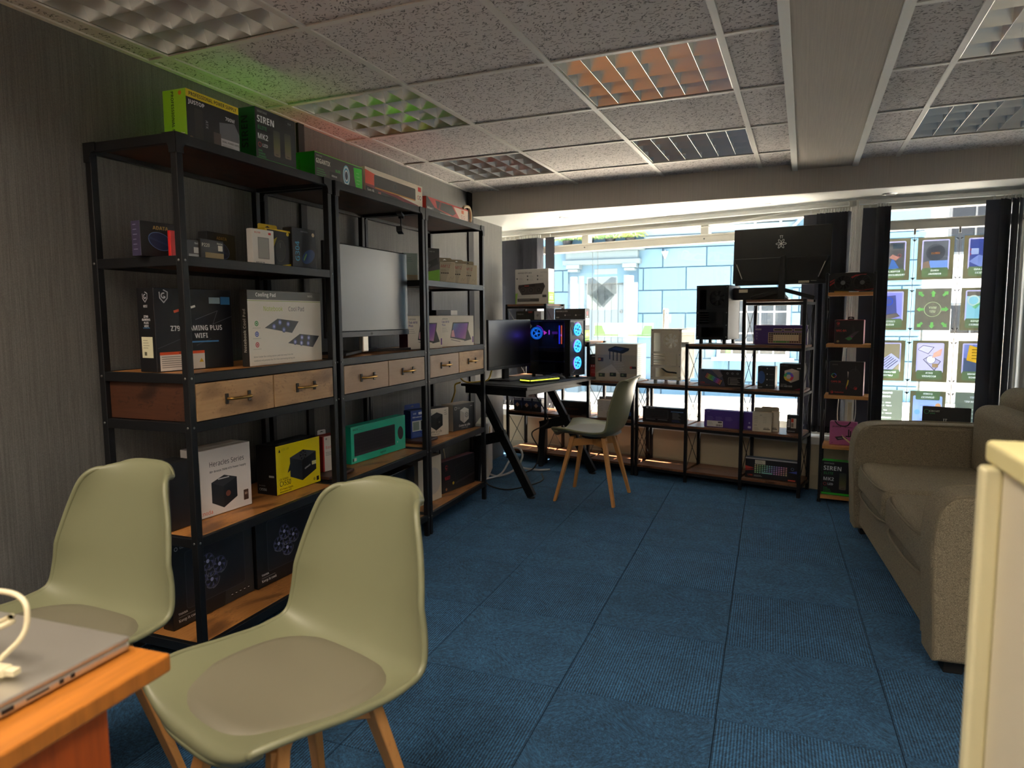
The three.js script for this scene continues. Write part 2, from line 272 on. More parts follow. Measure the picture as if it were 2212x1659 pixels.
{ // window frames and panes
  M.frame = std({ color: 0xe6e4da, roughness: 0.45 });
  const build = (name, t, ang, s0, s1, mulls, flip) => {
    const w = new THREE.Group(); w.name = name; w.position.copy(W0); w.rotation.y = ang; scene.add(w); w.userData.kind = 'structure';
    const k = flip ? -1 : 1, L = s1 - s0, c = k * (s0 + s1) / 2;
    part('head_rail', [rb(L, 0.075, 0.07, 0.004, c, 1.955, 0), rb(L, 0.02, 0.09, 0.004, c, 1.915, 0.01)], M.frame, w);
    part('transom_rail', [rb(L, 0.062, 0.075, 0.006, c, 1.803, 0), rb(L, 0.012, 0.095, 0.004, c, 1.83, 0.0)], M.frame, w);
    part('bottom_rail', rb(L, 0.075, 0.07, 0.006, c, 0.405, 0), M.frame, w);
    for (const s of [s0 + 0.02, s1 - 0.02]) part('jamb', rb(0.05, 1.6, 0.07, 0.004, k * s, 1.17, 0), M.frame, w);
    for (const s of mulls) part('mullion', rb(0.062, 0.09, 0.07, 0.004, k * s, 1.873, 0), M.frame, w);
    const edges = [s0 + 0.02, ...mulls, s1 - 0.02];
    for (let i = 0; i < edges.length - 1; i++) part('pane', bx(edges[i + 1] - edges[i] - 0.05, 0.085, 0.004, k * (edges[i] + edges[i + 1]) / 2, 1.876, 0.005), M.glass, w);
    part('pane', bx(L - 0.08, 1.335, 0.006, c, 1.106, 0), M.glass, w);
    for (let i = 0; i < edges.length; i++) part('catch', new THREE.SphereGeometry(0.006, 8, 6).translate(k * edges[i], 1.803, 0.042), M.gray, w);
  };
  build('window_1', tL, -aL, 0.02, 3.2, [1.047, 2.093], true); build('window_2', tR, -aR, 0.02, 0.95, [], false);
  struct('corner_post', plan([onL(0.045, 0.05), mid(0.055), onR(0.045, 0.05), onR(0.045, -0.05), mid(-0.05), onL(0.045, -0.05)], 0.33, 1.99), M.frame);
  // small recessed lamps in the bay soffit, off
  const ring = new THREE.LatheGeometry([[0.03, 0.02], [0.03, 0], [0.034, -0.004], [0.044, -0.003], [0.046, 0.001]].map((p) => new THREE.Vector2(...p)), 24), bulb = new THREE.CylinderGeometry(0.027, 0.03, 0.003, 20);
  [[-1.522, -5.189, 'leftmost small chrome downlight in the white bay soffit'], [-0.782, -5.129, 'second small chrome downlight from the left in the bay soffit'], [-0.036, -5.094, 'small chrome downlight in the bay soffit above the black display monitor'], [0.692, -5.017, 'rightmost small chrome downlight in the bay soffit, above the posters']].forEach(([x, z, l]) => {
    const d = thing('downlight', l, 'downlight', [x, 1.984, z], 0, 'downlights in the bay soffit'); part('rim', ring, M.mirrorRough, d); part('lamp_face', bulb, M.gray, d).position.y = -0.0005;
  });
}
{ // vertical blinds drawn aside: a track, and every slat by itself
  const slatG = (lean) => { // slightly curved strip with a stitched hem
    const g = new THREE.PlaneGeometry(0.089, 1.5, 6, 1), p = g.attributes.position; for (let i = 0; i < p.count; i++) p.setZ(i, 0.0035 * (1 - Math.pow(p.getX(i) / 0.0445, 2)));
    const back = g.clone(); back.index.array.reverse(); const q = back.attributes.position; for (let i = 0; i < q.count; i++) q.setZ(i, q.getZ(i) - 0.0012); back.computeVertexNormals(); g.computeVertexNormals(); return metreUV(mergeGeometries([g.toNonIndexed(), back.toNonIndexed()]));
  };
  const G = slatG(), hem = bx(0.089, 0.045, 0.003, 0, -0.735, 0.001), clip = bx(0.012, 0.03, 0.004, 0, 0.763, 0), wt = bx(0.01, 0.016, 0.006, 0.0, -0.72, 0.003);
  const cloth = phy({ color: 0x50525c, roughness: 0.9, transmission: 0.4, thickness: 0, side: THREE.DoubleSide }), hemM = paint(0x17181d, { roughness: 0.9 });
  const blind = (label, onF, ang, spots, s0, s1, flip, top) => {
    const o = thing('vertical_blind', label, 'blind', [W0.x, 0, W0.z], ang); const k = flip ? -1 : 1;
    part('track', [rb((s1 - s0), 0.028, 0.042, 0.004, k * (s0 + s1) / 2, 1.957, 0.11)], M.whitePaint, o);
    for (const [s, turn] of spots) {
      const sl = part('slat', G, cloth, o); sl.position.set(k * s, top - 0.75, 0.11); sl.rotation.y = turn;
      part('hem', hem, hemM, sl); part('hanger', clip, M.whitePaint, sl); part('hem_weight', wt, M.whitePaint, sl);
    }
  };
  seedN = 33;
  const stack = (s0, s1, n, t0) => Array.from({ length: n }, (_, i) => [lin(s0, s1, i / (n - 1)), t0 + rr(-0.22, 0.22)]);
  blind('charcoal vertical blind drawn aside in two bunches over the wide left window', onL, -aL, [...stack(2.88, 2.78, 3, 0.5), ...stack(2.72, 2.5, 13, 1.25), [2.40, 0.1], ...stack(0.21, 0.02, 12, 1.2), [0.27, 0.15]], 0.03, 3.1, true, 1.905);
  blind('charcoal vertical blind drawn aside in two bunches framing the poster window', onR, -aR, [[0.075, 0.2], ...stack(0.12, 0.18, 6, -1.15), [0.76, 0.1], ...stack(0.81, 0.9, 6, 1.2)], 0.01, 0.93, false, 1.92);
}
// ---------------------------------------------------------------- tall shelf units with drawers along the left wall
const LV = [1.8, 1.42, 1.04, 0.49, 0.12], UW = 0.804;
const UZ = [-2.069, -2.899, -3.712], UX = -1.75;
function tallShelf(k, label, drawerMats) {
  const t = thing('shelf_unit', label, 'shelf', [UX, 0, UZ[k]], 0, 'tall black metal shelf units along the left wall');
  const h = UW / 2, p = 0.026, xi = [-p / 2, -0.4 + p / 2], zi = [h - p / 2, -h + p / 2];
  for (const x of xi) for (const z of zi) part('post', [rb(p, 1.795, p, 0.003, x, 0.8975, z), cyl(0.013, 0.015, 0.006, x, 0.003, z, 12)], M.black, t);
  LV.concat(0.878).forEach((y, i) => {
    if (k === 1 && i === 1) return; // the monitor stands where the second board would be
    const r = 0.032, w = 0.02;
    for (const x of [-w / 2 - 0.001, -0.4 + w / 2 + 0.001]) part('rail', rb(w, r, UW - 2 * p + 0.004, 0.002, x, y - r / 2, 0), M.black, t);
    for (const z of [h - w / 2 - 0.001, -h + w / 2 + 0.001]) part('rail', rb(0.4 - 2 * p + 0.004, r, w, 0.002, -0.2, y - r / 2, z), M.black, t);
    if (i < 5) { const b = part('shelf_board', rotUV(rb(0.4 - 0.044, 0.016, UW - 0.044, 0.002, -0.2, y - 0.009, 0)), i < 2 ? M.shelfDim : M.shelf, t); b.userData.label = i < 2 ? 'dark wood grain shelf board' : 'warm wood grain shelf board'; }
    for (const x of [-0.0005, -0.3995]) for (const z of zi) part('bolt', new THREE.SphereGeometry(0.0042, 8, 6).scale(0.5, 1, 1).translate(x + (x > -0.1 ? 0.001 : -0.001), y - 0.015, z), M.bolt, t);
    for (const x of xi) part('bolt', new THREE.SphereGeometry(0.0042, 8, 6).scale(1, 1, 0.5).translate(x, y - 0.015, h + 0.001), M.bolt, t);
  });
  // gusset plates at the top corners
  const gus = (dir) => outline([[0, 0], [0.052, 0], [0.052, -0.026], [0.034, -0.032], [0.027, -0.042], [0.026, -0.062], [0, -0.062]].map(([a, b]) => [a * dir, b]), 0.003, 0.0006);
  for (const [z, d] of [[h, -1], [-h, 1]]) part('corner_plate', gus(d).rotateY(-Math.PI / 2).translate(0.0035, 1.8, z), M.black, t);
  part('corner_plate', gus(-1).translate(0.0, 1.8, h + 0.0005), M.black, t); part('corner_plate', gus(1).translate(-0.4, 1.8, h + 0.0005), M.black, t);
  // drawers
  const dw = (UW - 2 * p) / 2;
  for (const s of [0, 1]) {
    const zc = h - p - dw * (s + 0.5), d = part('drawer', [rotUV(rb(0.016, 0.124, dw - 0.006, 0.0015, -0.009, 0.943, zc)), bx(0.3, 0.09, 0.01, -0.17, 0.935, zc + dw / 2 - 0.02), bx(0.3, 0.09, 0.01, -0.17, 0.935, zc - dw / 2 + 0.02), bx(0.3, 0.006, dw - 0.04, -0.17, 0.893, zc)], drawerMats[s], t);
    const hd = part('handle', tube([[0.002, 0.943, zc + 0.052], [0.02, 0.943, zc + 0.046], [0.026, 0.943, zc + 0.02], [0.026, 0.943, zc - 0.02], [0.02, 0.943, zc - 0.046], [0.002, 0.943, zc - 0.052]], 0.0055, 32), M.brass, d); hd.userData.label = 'brass bow handle';
    for (const e of [0.054, -0.054]) part('handle_plate', rb(0.006, 0.036, 0.014, 0.002, 0.002, 0.943, zc + e), M.pewter, d);
  }
  for (const z of [h - 0.024, -h + 0.024]) part('side_panel', rb(0.35, 0.128, 0.012, 0.002, -0.2, 0.944, z), k === 0 ? M.shelfDim : M.shelf, t);  // nearest unit's panels darkened: their shade is put into the colour
  return t;
}
function rotUV(g) { const a = g.attributes.uv; for (let i = 0; i < a.count; i++) { const u = a.getX(i); a.setXY(i, a.getY(i), u); } const n = g.attributes.normal; for (let i = 0; i < a.count; i++) if (Math.abs(n.getX(i)) > 0.7) { const u = a.getX(i); a.setXY(i, a.getY(i), u); } return g; }
tallShelf(0, 'tall black shelf unit with drawers nearest the viewer, behind the two sage chairs', [M.drawerA, M.drawerA]);
tallShelf(1, 'middle tall black shelf unit, the one with the silver-fronted monitor on it', [M.drawerB, M.drawerB]);
tallShelf(2, 'tall black shelf unit farthest from the viewer, beside the black desk', [M.drawerB, M.drawerA]);

// ---------------------------------------------------------------- stepped display shelves under the window
const SA = V(0.2162, 0, -4.8067), SANG = -14.04 * Math.PI / 180, SL = [0.09, 0.42, 0.715, 1.015, 1.32];
function stepShelf(label, mirrored) {
  const t = thing('stepped_shelf', label, 'shelf', mirrored ? [SA.x - 2.39 * Math.cos(SANG), 0, SA.z + 2.39 * Math.sin(SANG)] : [SA.x, 0, SA.z], SANG, 'stepped display shelves under the window');
  const k = mirrored ? 1 : -1, D = 0.3, p = 0.022, cw = mirrored ? 0.396 : 0.397;
  const tops = [5, 4, 3]; // levels per column, tallest first
  for (let c = 0; c <= 3; c++) {
    const n = c === 0 ? 5 : tops[c - 1], H = SL[n - 1], x = k * (c * cw) + (c === 0 ? -k * -p / 2 : c === 3 ? -k * p / 2 : 0);
    for (const z of [-p / 2, -D + p / 2]) part('post', rb(p, H, p, 0.002, x, H / 2, z), M.black, t);
    for (let i = 0; i < n; i++) part('side_rail', rb(0.018, 0.018, D - 2 * p, 0.002, x, SL[i] - 0.026, -D / 2), M.black, t);
    for (let i = 0; i < n - 1; i++) { const y0 = SL[i] + 0.003, y1 = SL[i + 1] - 0.036; part('cross_wire', rod(V(x, y0, -p), V(x, y1, -D + p), 0.0025), M.black, t); part('cross_wire', rod(V(x, y1, -p), V(x, y0, -D + p), 0.0025), M.black, t); }
  }
  for (let c = 0; c < 3; c++) for (let i = 0; i < tops[c]; i++) {
    const x = k * (c + 0.5) * cw, y = SL[i];
    part('shelf_board', rb(cw - 0.024, 0.016, D - 0.004, 0.0015, x, y - 0.008, -D / 2), M.shelfDark, t);
    for (const z of [-0.01, -D + 0.01]) part('front_rail', rb(cw - p, 0.02, 0.018, 0.002, x, y - 0.027, z), M.black, t);
  }
  return t;
}
stepShelf('stepped black metal display shelf descending leftwards from the big black monitor', false);
stepShelf('stepped black metal display shelf behind the desk, with the white graphics card box on top', true);
{ // slim five-tier ladder shelf
  const t = thing('ladder_shelf', 'narrow five-tier black shelf with light oak boards, between blinds and sofa', 'shelf', [0.33, 0, -4.775], -0.126);
  const w = 0.27, D = 0.21, p = 0.016, H = 1.48;
  for (const x of [0, w]) {
    for (const z of [0, -D]) part('post', [rb(p, H, p, 0.003, x, H / 2, z), cyl(0.012, 0.013, 0.02, x, 0.01, z, 12)], M.black, t);
    part('top_bar', rb(p, p, D, 0.003, x, H - p / 2, -D / 2), M.black, t);
    for (const y of [0.042, 0.372, 0.7, 1.03, 1.357]) part('side_rail', rb(p * 0.8, p * 0.8, D, 0.002, x, y - 0.026, -D / 2), M.black, t);
    for (const [y0, y1] of [[0.16, 0.24], [0.5, 0.58], [0.83, 0.91], [1.16, 1.24]]) part('brace', bar(V(x, y0, -p / 2), V(x, y1, -D + p / 2), 0.008), M.black, t);
  }
  for (const y of [0.042, 0.372, 0.7, 1.03, 1.357]) part('shelf_board', rb(w - 0.014, 0.02, D - 0.005, 0.002, w / 2, y - 0.01, -D / 2), M.oak, t);
}
// ---------------------------------------------------------------- shell chairs
function shellPoint(u, v) { // u across -1..1, v from the front lip (0) to the top of the back (1)
  const P = [[0.225, 0.425, 0.185], [0.215, 0.447, 0.205], [0.14, 0.452, 0.228], [0.02, 0.438, 0.238], [-0.09, 0.434, 0.24], [-0.165, 0.462, 0.238], [-0.205, 0.53, 0.232], [-0.232, 0.62, 0.218], [-0.255, 0.71, 0.195], [-0.272, 0.778, 0.168], [-0.288, 0.814, 0.143], [-0.302, 0.827, 0.122]];
  const f = v * (P.length - 1), i = Math.min(P.length - 2, Math.floor(f)), w = f - i, q = (j) => P[Math.max(0, Math.min(P.length - 1, j))];
  const cr = (k) => { const a = q(i - 1)[k], b = q(i)[k], c = q(i + 1)[k], d = q(i + 2)[k]; return 0.5 * (2 * b + (c - a) * w + (2 * a - 5 * b + 4 * c - d) * w * w + (3 * b - 3 * c + d - a) * w * w * w); };
  let z = cr(0), y = cr(1), hw = cr(2);
  const back = Math.min(1, Math.max(0, (v - 0.38) / 0.25)), e = Math.abs(u), curl = Math.pow(e, 3.2);
  const round = v < 0.1 ? Math.pow(1 - v / 0.1, 2) * 0.035 * Math.pow(e, 3) : 0;
  y += (1 - back) * curl * 0.042;
  z += back * (curl * 0.052 + 0.012 * e * e) - round;
  const top = v > 0.78 ? (v - 0.78) / 0.22 : 0; z -= top * top * curl * 0.03; y -= top * top * 0.026 * Math.pow(e, 3.5);
  return [u * hw, y, z];
}
function shellGeo() {
  const NU = 36, NV = 64, th = 0.011, pos = [], idx = [], nrm = [];
  const pt = (u, v) => V(...shellPoint(u, v)), norm = (u, v) => { const e = 1e-3, a = pt(Math.min(1, u + e), v).sub(pt(Math.max(-1, u - e), v)), b = pt(u, Math.min(1, v + e)).sub(pt(u, Math.max(0, v - e))); return b.cross(a).normalize().negate(); };
  const ring = [];
  for (let j = 0; j <= NV; j++) for (let i = 0; i <= NU; i++) { const u = -1 + 2 * i / NU, v = j / NV, n = norm(u, v), c = pt(u, v); for (const s of [0.5, -0.5]) pos.push(c.x + n.x * th * s, c.y + n.y * th * s, c.z + n.z * th * s); }
  const id = (i, j, s) => 2 * (j * (NU + 1) + i) + s;
  for (let j = 0; j < NV; j++) for (let i = 0; i < NU; i++) { const a = id(i, j, 0), b = id(i + 1, j, 0), c = id(i + 1, j + 1, 0), d = id(i, j + 1, 0); idx.push(a, b, d, b, c, d); idx.push(a + 1, d + 1, b + 1, b + 1, d + 1, c + 1); }
  const g = new THREE.BufferGeometry(); g.setAttribute('position', new THREE.Float32BufferAttribute(pos, 3)); g.setIndex(idx); g.computeVertexNormals();
  // rolled rim
  const rim = []; for (let i = 0; i <= NU; i++) rim.push(pt(-1 + 2 * i / NU, 0)); for (let j = 1; j <= NV; j++) rim.push(pt(1, j / NV)); for (let i = NU - 1; i >= 0; i--) rim.push(pt(-1 + 2 * i / NU, 1)); for (let j = NV - 1; j > 0; j--) rim.push(pt(-1, j / NV));
  const rg = new THREE.TubeGeometry(new THREE.CatmullRomCurve3(rim, true), 260, 0.0075, 10, true);
  g.setAttribute('uv', new THREE.Float32BufferAttribute(new Float32Array(pos.length / 3 * 2), 2));
  return [g, rg];
}
function padGeo() { // moulded seat pad, domed
  const N = 40, R = 12, pos = [], idx = [];
  const edge = (a) => { const c = Math.cos(a), s = Math.sin(a), k = Math.pow(Math.pow(Math.abs(c), 2.7) + Math.pow(Math.abs(s), 2.7), -1 / 2.7); return [0.198 * k * c, 0.012 + 0.192 * k * s]; };
  for (let r = 0; r <= R; r++) for (let i = 0; i < N; i++) { const [ex, ez] = edge(i / N * 2 * Math.PI), t = r / R, q = Math.min(1, t), x = ex * q, z = 0.012 + (ez - 0.012) * q; const sh = 0.443 + 0.016 * Math.pow(Math.abs(x) / 0.2, 3); pos.push(x, sh + 0.024 * Math.sqrt(Math.max(0, 1 - Math.pow(q, 5))) + (z > 0.1 ? (z - 0.1) * 0.06 : 0), z); }
  for (let r = 0; r < R; r++) for (let i = 0; i < N; i++) { const a = r * N + i, b = r * N + (i + 1) % N; idx.push(a, b, a + N, b, b + N, a + N); }
  const g = new THREE.BufferGeometry(); g.setAttribute('position', new THREE.Float32BufferAttribute(pos, 3)); g.setIndex(idx); g.computeVertexNormals();
  const n = g.attributes.normal; let up = 0; for (let i = 0; i < n.count; i++) up += n.getY(i); if (up < 0) { const ix = g.index.array; for (let i = 0; i < ix.length; i += 3) { const q = ix[i]; ix[i] = ix[i + 1]; ix[i + 1] = q; } g.computeVertexNormals(); }
  return metreUV(g);
}
function makeChair(label, pos, turn) {
  const t = thing('shell_chair', label, 'chair', pos, turn, 'sage shell chairs on oak legs');
  part('seat_shell', shellGeo(), M.sage, t); part('seat_pad', padGeo(), M.sagePad, t);
  for (const [sx, sz] of [[1, 1], [-1, 1], [1, -1], [-1, -1]]) { // tapered, splayed square legs
    const g = new RoundedBoxGeometry(0.042, 0.43, 0.026, 2, 0.004), p = g.attributes.position;
    for (let i = 0; i < p.count; i++) { const h = (p.getY(i) + 0.215) / 0.43, k = 0.7 + 0.4 * h; p.setX(i, p.getX(i) * k + sx * lin(0.2, 0.105, h)); p.setZ(i, p.getZ(i) * k + sz * lin(0.2, 0.105, h)); p.setY(i, h * 0.428); }
    g.computeVertexNormals(); const uvg = metreUV(g), a = uvg.attributes.uv; for (let i = 0; i < a.count; i++) a.setXY(i, a.getY(i), a.getX(i) + sx * 0.3);
    part('leg', uvg, M.chairWood, t);
  }
  part('cross_frame', [bar(V(-0.125, 0.385, -0.125), V(0.125, 0.385, 0.125), 0.022, 0.05, 0.003), bar(V(-0.125, 0.385, 0.125), V(0.125, 0.385, -0.125), 0.022, 0.05, 0.003)], M.chairWood, t);
  part('mount', [cyl(0.09, 0.07, 0.025, 0, 0.421, 0, 24)], M.blackMatt, t);
  return t;
}
const ch1 = makeChair('sage shell chair nearest the viewer, its whole seat pad in view', [-0.925, 0, -1.115], -0.3);
copyOf(ch1, [-1.61, 0, -1.07], -0.07, 'sage shell chair on the left, half hidden by the laptop and orange desk');
copyOf(ch1, [-1.09, 0, -4.4], -Math.PI / 2 - 0.06, 'sage shell chair seen from the side, drawn up to the black desk');
// ---------------------------------------------------------------- black desk with angled legs
const DK = { p: V(-1.49, 0, -4.19), e: V(0.25, 0, -0.968).normalize(), ang: 0, y: 0.75 };
DK.d = V(DK.e.z, 0, -DK.e.x); DK.ang = Math.atan2(-DK.e.z, DK.e.x) - Math.PI / 2; // local -z runs along the front edge, local -x to the wall
const onDesk = (a, b, y = 0.75) => DK.p.clone().addScaledVector(DK.e, a).addScaledVector(DK.d, b).setY(y); // a along the front edge, b towards the wall
{
  const t = thing('computer_desk', 'black desk on angled metal legs, with the glowing computer on it', 'desk', DK.p.toArray(), DK.ang);
  const L = 0.95, D = 0.56;
  part('desk_top', rb(D, 0.018, L, 0.004, -D / 2, 0.741, -L / 2), M.blackMatt, t);
  part('apron', [rb(0.02, 0.05, L - 0.12, 0.003, -0.09, 0.707, -L / 2), rb(0.02, 0.05, L - 0.12, 0.003, -D + 0.09, 0.707, -L / 2)], M.black, t);
  part('edge_strip', rb(0.006, 0.022, L, 0.002, 0.002, 0.74, -L / 2), M.black, t);
  for (const z of [-0.04, -0.9]) {
    const f = [bar(V(0.015, 0.012, z), V(-0.43, 0.72, z), 0.03, 0.062, 0.003), bar(V(-0.47, 0.012, z), V(-0.44, 0.36, z), 0.03, 0.062, 0.003), bar(V(-0.47, 0.335, z), V(-0.2, 0.41, z), 0.03, 0.075, 0.003), rb(D - 0.04, 0.05, 0.03, 0.003, -D / 2, 0.707, z)];
    part('leg_frame', f, M.black, t);
    for (const x of [0.012, -0.47]) part('foot', cyl(0.02, 0.022, 0.01, x, 0.005, z, 16), M.blackMatt, t);
  }
}
{ // mouse mat
  const m = single('desk_mat', rb(0.36, 0.004, 0.8, 0.0018), paint(0x2c2e33, { roughness: 0.85 }), 'wide dark grey mouse mat covering the front of the black desk', 'mouse mat'); m.position.copy(onDesk(0.45, 0.19, 0.7525)); m.rotation.y = DK.ang;
}
// ---------------------------------------------------------------- sofa facing the shelves
{
  const t = thing('sofa', 'two-seat beige woven sofa against the right wall, seen end on', 'sofa', [0.548, 0, -2.54], 0.055);
  // local: +x to the wall, -z along the sofa, front face at x = 0
  const L = 1.68, D = 0.86, aw = 0.17, H = 0.605;
  const armG = (z) => { // arm profile in xy, pulled along z
    const s = new THREE.Shape(); s.moveTo(0.02, 0.07); s.lineTo(0.0, 0.4); s.bezierCurveTo(0.0, 0.5, 0.005, 0.58, 0.05, 0.6); s.bezierCurveTo(0.12, 0.615, 0.5, 0.61, D, 0.61); s.lineTo(D, 0.07);
    return metreUV(new THREE.ExtrudeGeometry(s, { depth: aw - 0.05, bevelEnabled: true, bevelSize: 0.022, bevelThickness: 0.025, bevelSegments: 5, curveSegments: 16 }).translate(0, 0, z - aw + 0.025));
  };
  const welt = (z) => tube([[0.0, 0.09, z], [-0.012, 0.38, z], [-0.01, 0.52, z], [0.012, 0.59, z], [0.06, 0.618, z], [0.3, 0.632, z], [D - 0.05, 0.632, z]], 0.005, 60);
  for (const z of [0, -L + aw]) { const a = part('arm', armG(z), M.fabric, t); part('piping', welt(z - 0.012), M.fabric, a); part('piping', welt(z - aw + 0.012), M.fabric, a); }
  part('base', rb(D - 0.03, 0.22, L - 2 * aw + 0.02, 0.012, D / 2 + 0.005, 0.185, -L / 2), M.fabric, t);
  part('back', rb(0.2, 0.78, L - 0.1, 0.07, D - 0.1, 0.45, -L / 2, 6), M.fabric, t);
  const cl = (L - 2 * aw) / 2;
  for (const i of [0, 1]) {
    const z = -aw - cl * (i + 0.5), g = new RoundedBoxGeometry(0.68, 0.16, cl - 0.012, 8, 0.045), p = g.attributes.position;
    for (let k = 0; k < p.count; k++) { const X = p.getX(k) / 0.34, Z = p.getZ(k) / (cl / 2), w = (1 - X * X * 0.8) * (1 - Z * Z * 0.8); p.setY(k, p.getY(k) + (p.getY(k) > 0 ? 0.035 : 0) * w); if (X < -0.6) p.setX(k, p.getX(k) - 0.03 * (1 - Z * Z) * (1 - Math.pow(p.getY(k) / 0.09, 2))); }
    g.computeVertexNormals(); g.translate(0.345, 0.345, z); const c = part('seat_cushion', metreUV(g), M.fabric, t);
    for (const y of [0.415, 0.272]) part('piping', tube([[0.55, y, z + cl / 2 - 0.012], [0.06, y, z + cl / 2 - 0.012], [0.012, y, z + cl / 2 - 0.06], [-0.012, y, z], [0.012, y, z - cl / 2 + 0.06], [0.06, y, z - cl / 2 + 0.012], [0.55, y, z - cl / 2 + 0.012]], 0.005, 90), M.fabric, c);
    part('back_cushion', rb(0.17, 0.36, cl - 0.01, 0.06, D - 0.26, 0.58, z, 6), M.fabric, t);
  }
  for (const [x, z] of [[0.07, -0.07], [D - 0.08, -0.07], [0.07, -L + 0.07], [D - 0.08, -L + 0.07]]) part('foot', rb(0.06, 0.07, 0.06, 0.004, x, 0.035, z), M.blackMatt, t);
}
{ // round side table behind the sofa arm
  const t = thing('side_table', 'small round dark wood side table behind the far sofa arm', 'table', [0.83, 0, -4.56], 0.2);
  part('table_top', new THREE.LatheGeometry([[0, 0.45], [0.232, 0.45], [0.24, 0.446], [0.242, 0.438], [0.236, 0.43], [0, 0.43]].map((p) => new THREE.Vector2(...p)).reverse(), 48), phy({ color: 0x5a3a34, roughness: 0.25, clearcoat: 0.5 }), t);
  for (let k = 0; k < 3; k++) { const a = k * 2.094 + 2.6; part('leg', rod(V(Math.cos(a) * 0.1, 0.43, Math.sin(a) * 0.1), V(Math.cos(a) * 0.17, 0.01, Math.sin(a) * 0.17), 0.012), M.black, t); }
}
{ // chrome foot of a stand that stands between table and sofa
  const t = thing('stand_base', 'black and chrome ring base on the carpet by the far end of the sofa', 'stand', [0.7, 0, -4.36]);
  part('ring', new THREE.TorusGeometry(0.085, 0.012, 10, 40).rotateX(Math.PI / 2).translate(0, 0.014, 0), phy({ color: 0x9a9ca0, metalness: 0.9, roughness: 0.25 }), t);
  part('hub', [rod(V(-0.085, 0.02, 0), V(0.085, 0.02, 0), 0.008), rod(V(0, 0.02, -0.085), V(0, 0.02, 0.085), 0.008), cyl(0.014, 0.02, 0.09, 0, 0.05, 0)], M.blackMatt, t);
}
// ---------------------------------------------------------------- things close to the viewer
{
  const t = thing('office_desk', 'orange wood-effect desk corner at the bottom left, under the silver laptop', 'desk', [-0.811, 0, -0.714], 0.04);
  part('desk_top', rb(1.3, 0.028, 1.15, 0.005, -0.65, 0.716, 0.575, 3), std({ map: T.orange, color: 0xd8d0c8, roughness: 0.38 }), t);
  part('end_panel', rb(0.022, 0.7, 1.05, 0.003, -0.07, 0.351, 0.585), std({ map: T.orange, color: 0xdca07a, roughness: 0.5 }), t);
  part('modesty_panel', rb(1.15, 0.5, 0.018, 0.003, -0.65, 0.45, 0.12), std({ map: T.orange, color: 0xdca07a, roughness: 0.5 }), t);
}
{
  const t = thing('laptop', 'closed silver laptop on the orange desk with a coiled cable on top', 'laptop', [-0.872, 0.7305, -0.698], 0.03);
  const w = 0.36, d = 0.25; // local: corner at origin, -x along the far edge, +z towards the viewer
  part('base', rb(w, 0.015, d, 0.006, -w / 2, 0.0085, d / 2, 4), M.silver, t); part('lid', rb(w, 0.007, d, 0.0033, -w / 2, 0.0195, d / 2, 4), M.silver, t);
  const port = (z, len, h) => part('port', rb(0.002, h, len, 0.0008, 0.0003, 0.0095, z), M.blackMatt, t);
  port(0.092, 0.006, 0.006); port(0.108, 0.006, 0.006); port(0.14, 0.03, 0.0025); port(0.178, 0.015, 0.006); port(0.2, 0.015, 0.006); port(0.222, 0.015, 0.006);
  for (const [x, z] of [[-0.03, 0.03], [-w + 0.03, 0.03], [-0.03, d - 0.03], [-w + 0.03, d - 0.03]]) part('rubber_foot', cyl(0.009, 0.009, 0.002, x, 0.001, z, 12), M.blackMatt, t);
}
{
  const t = thing('coiled_cable', 'cream cable coiled in loops on top of the silver laptop', 'cable', [-0.99, 0.7545, -0.555], 0.2);
  const loop = (r, h, tilt, ph, x, z) => Array.from({ length: 26 }, (_, i) => { const a = i / 25 * 2 * Math.PI * 1.9 + ph; return [x + r * Math.cos(a), h + 0.014 * i / 25 + tilt * (0.5 + 0.5 * Math.cos(a)), z + r * 0.72 * Math.sin(a)]; });
  part('cord', [tube(loop(0.055, 0.006, 0.05, 0.3, 0, 0), 0.0036, 160), tube(loop(0.048, 0.008, 0.02, 2, -0.01, 0.02), 0.0036, 160), tube([[0.055, 0.02, 0.01], [0.075, 0.05, -0.01], [0.07, 0.085, -0.02], [0.03, 0.095, -0.03], [-0.04, 0.08, -0.03], [-0.07, 0.03, 0.0]], 0.0036, 60)], M.cable, t);
  part('plug', [rb(0.03, 0.012, 0.018, 0.003, 0.062, 0.012, 0.02), rb(0.014, 0.008, 0.012, 0.001, 0.084, 0.012, 0.02)], M.cable, t);
  part('tie', new THREE.TorusGeometry(0.012, 0.0025, 8, 20).rotateY(1.2).translate(-0.005, 0.02, 0.045), M.cableWhite, t);
}
{
  const t = thing('cream_cabinet', 'cream cabinet end close to the viewer at the right edge', 'cabinet', [0.24, 0, -0.9], 0);
  part('carcass', rb(0.42, 1.05, 0.6, 0.004, 0.215, 0.525, 0.32), M.cream, t); part('top', rb(0.46, 0.026, 0.66, 0.006, 0.225, 1.063, 0.318), std({ color: 0xe2d79c, roughness: 0.5 }), t);
  part('edge_post', rb(0.022, 1.05, 0.022, 0.006, -0.004, 0.525, 0.012, 3), std({ color: 0xe0d8ae, roughness: 0.5 }), t);
}
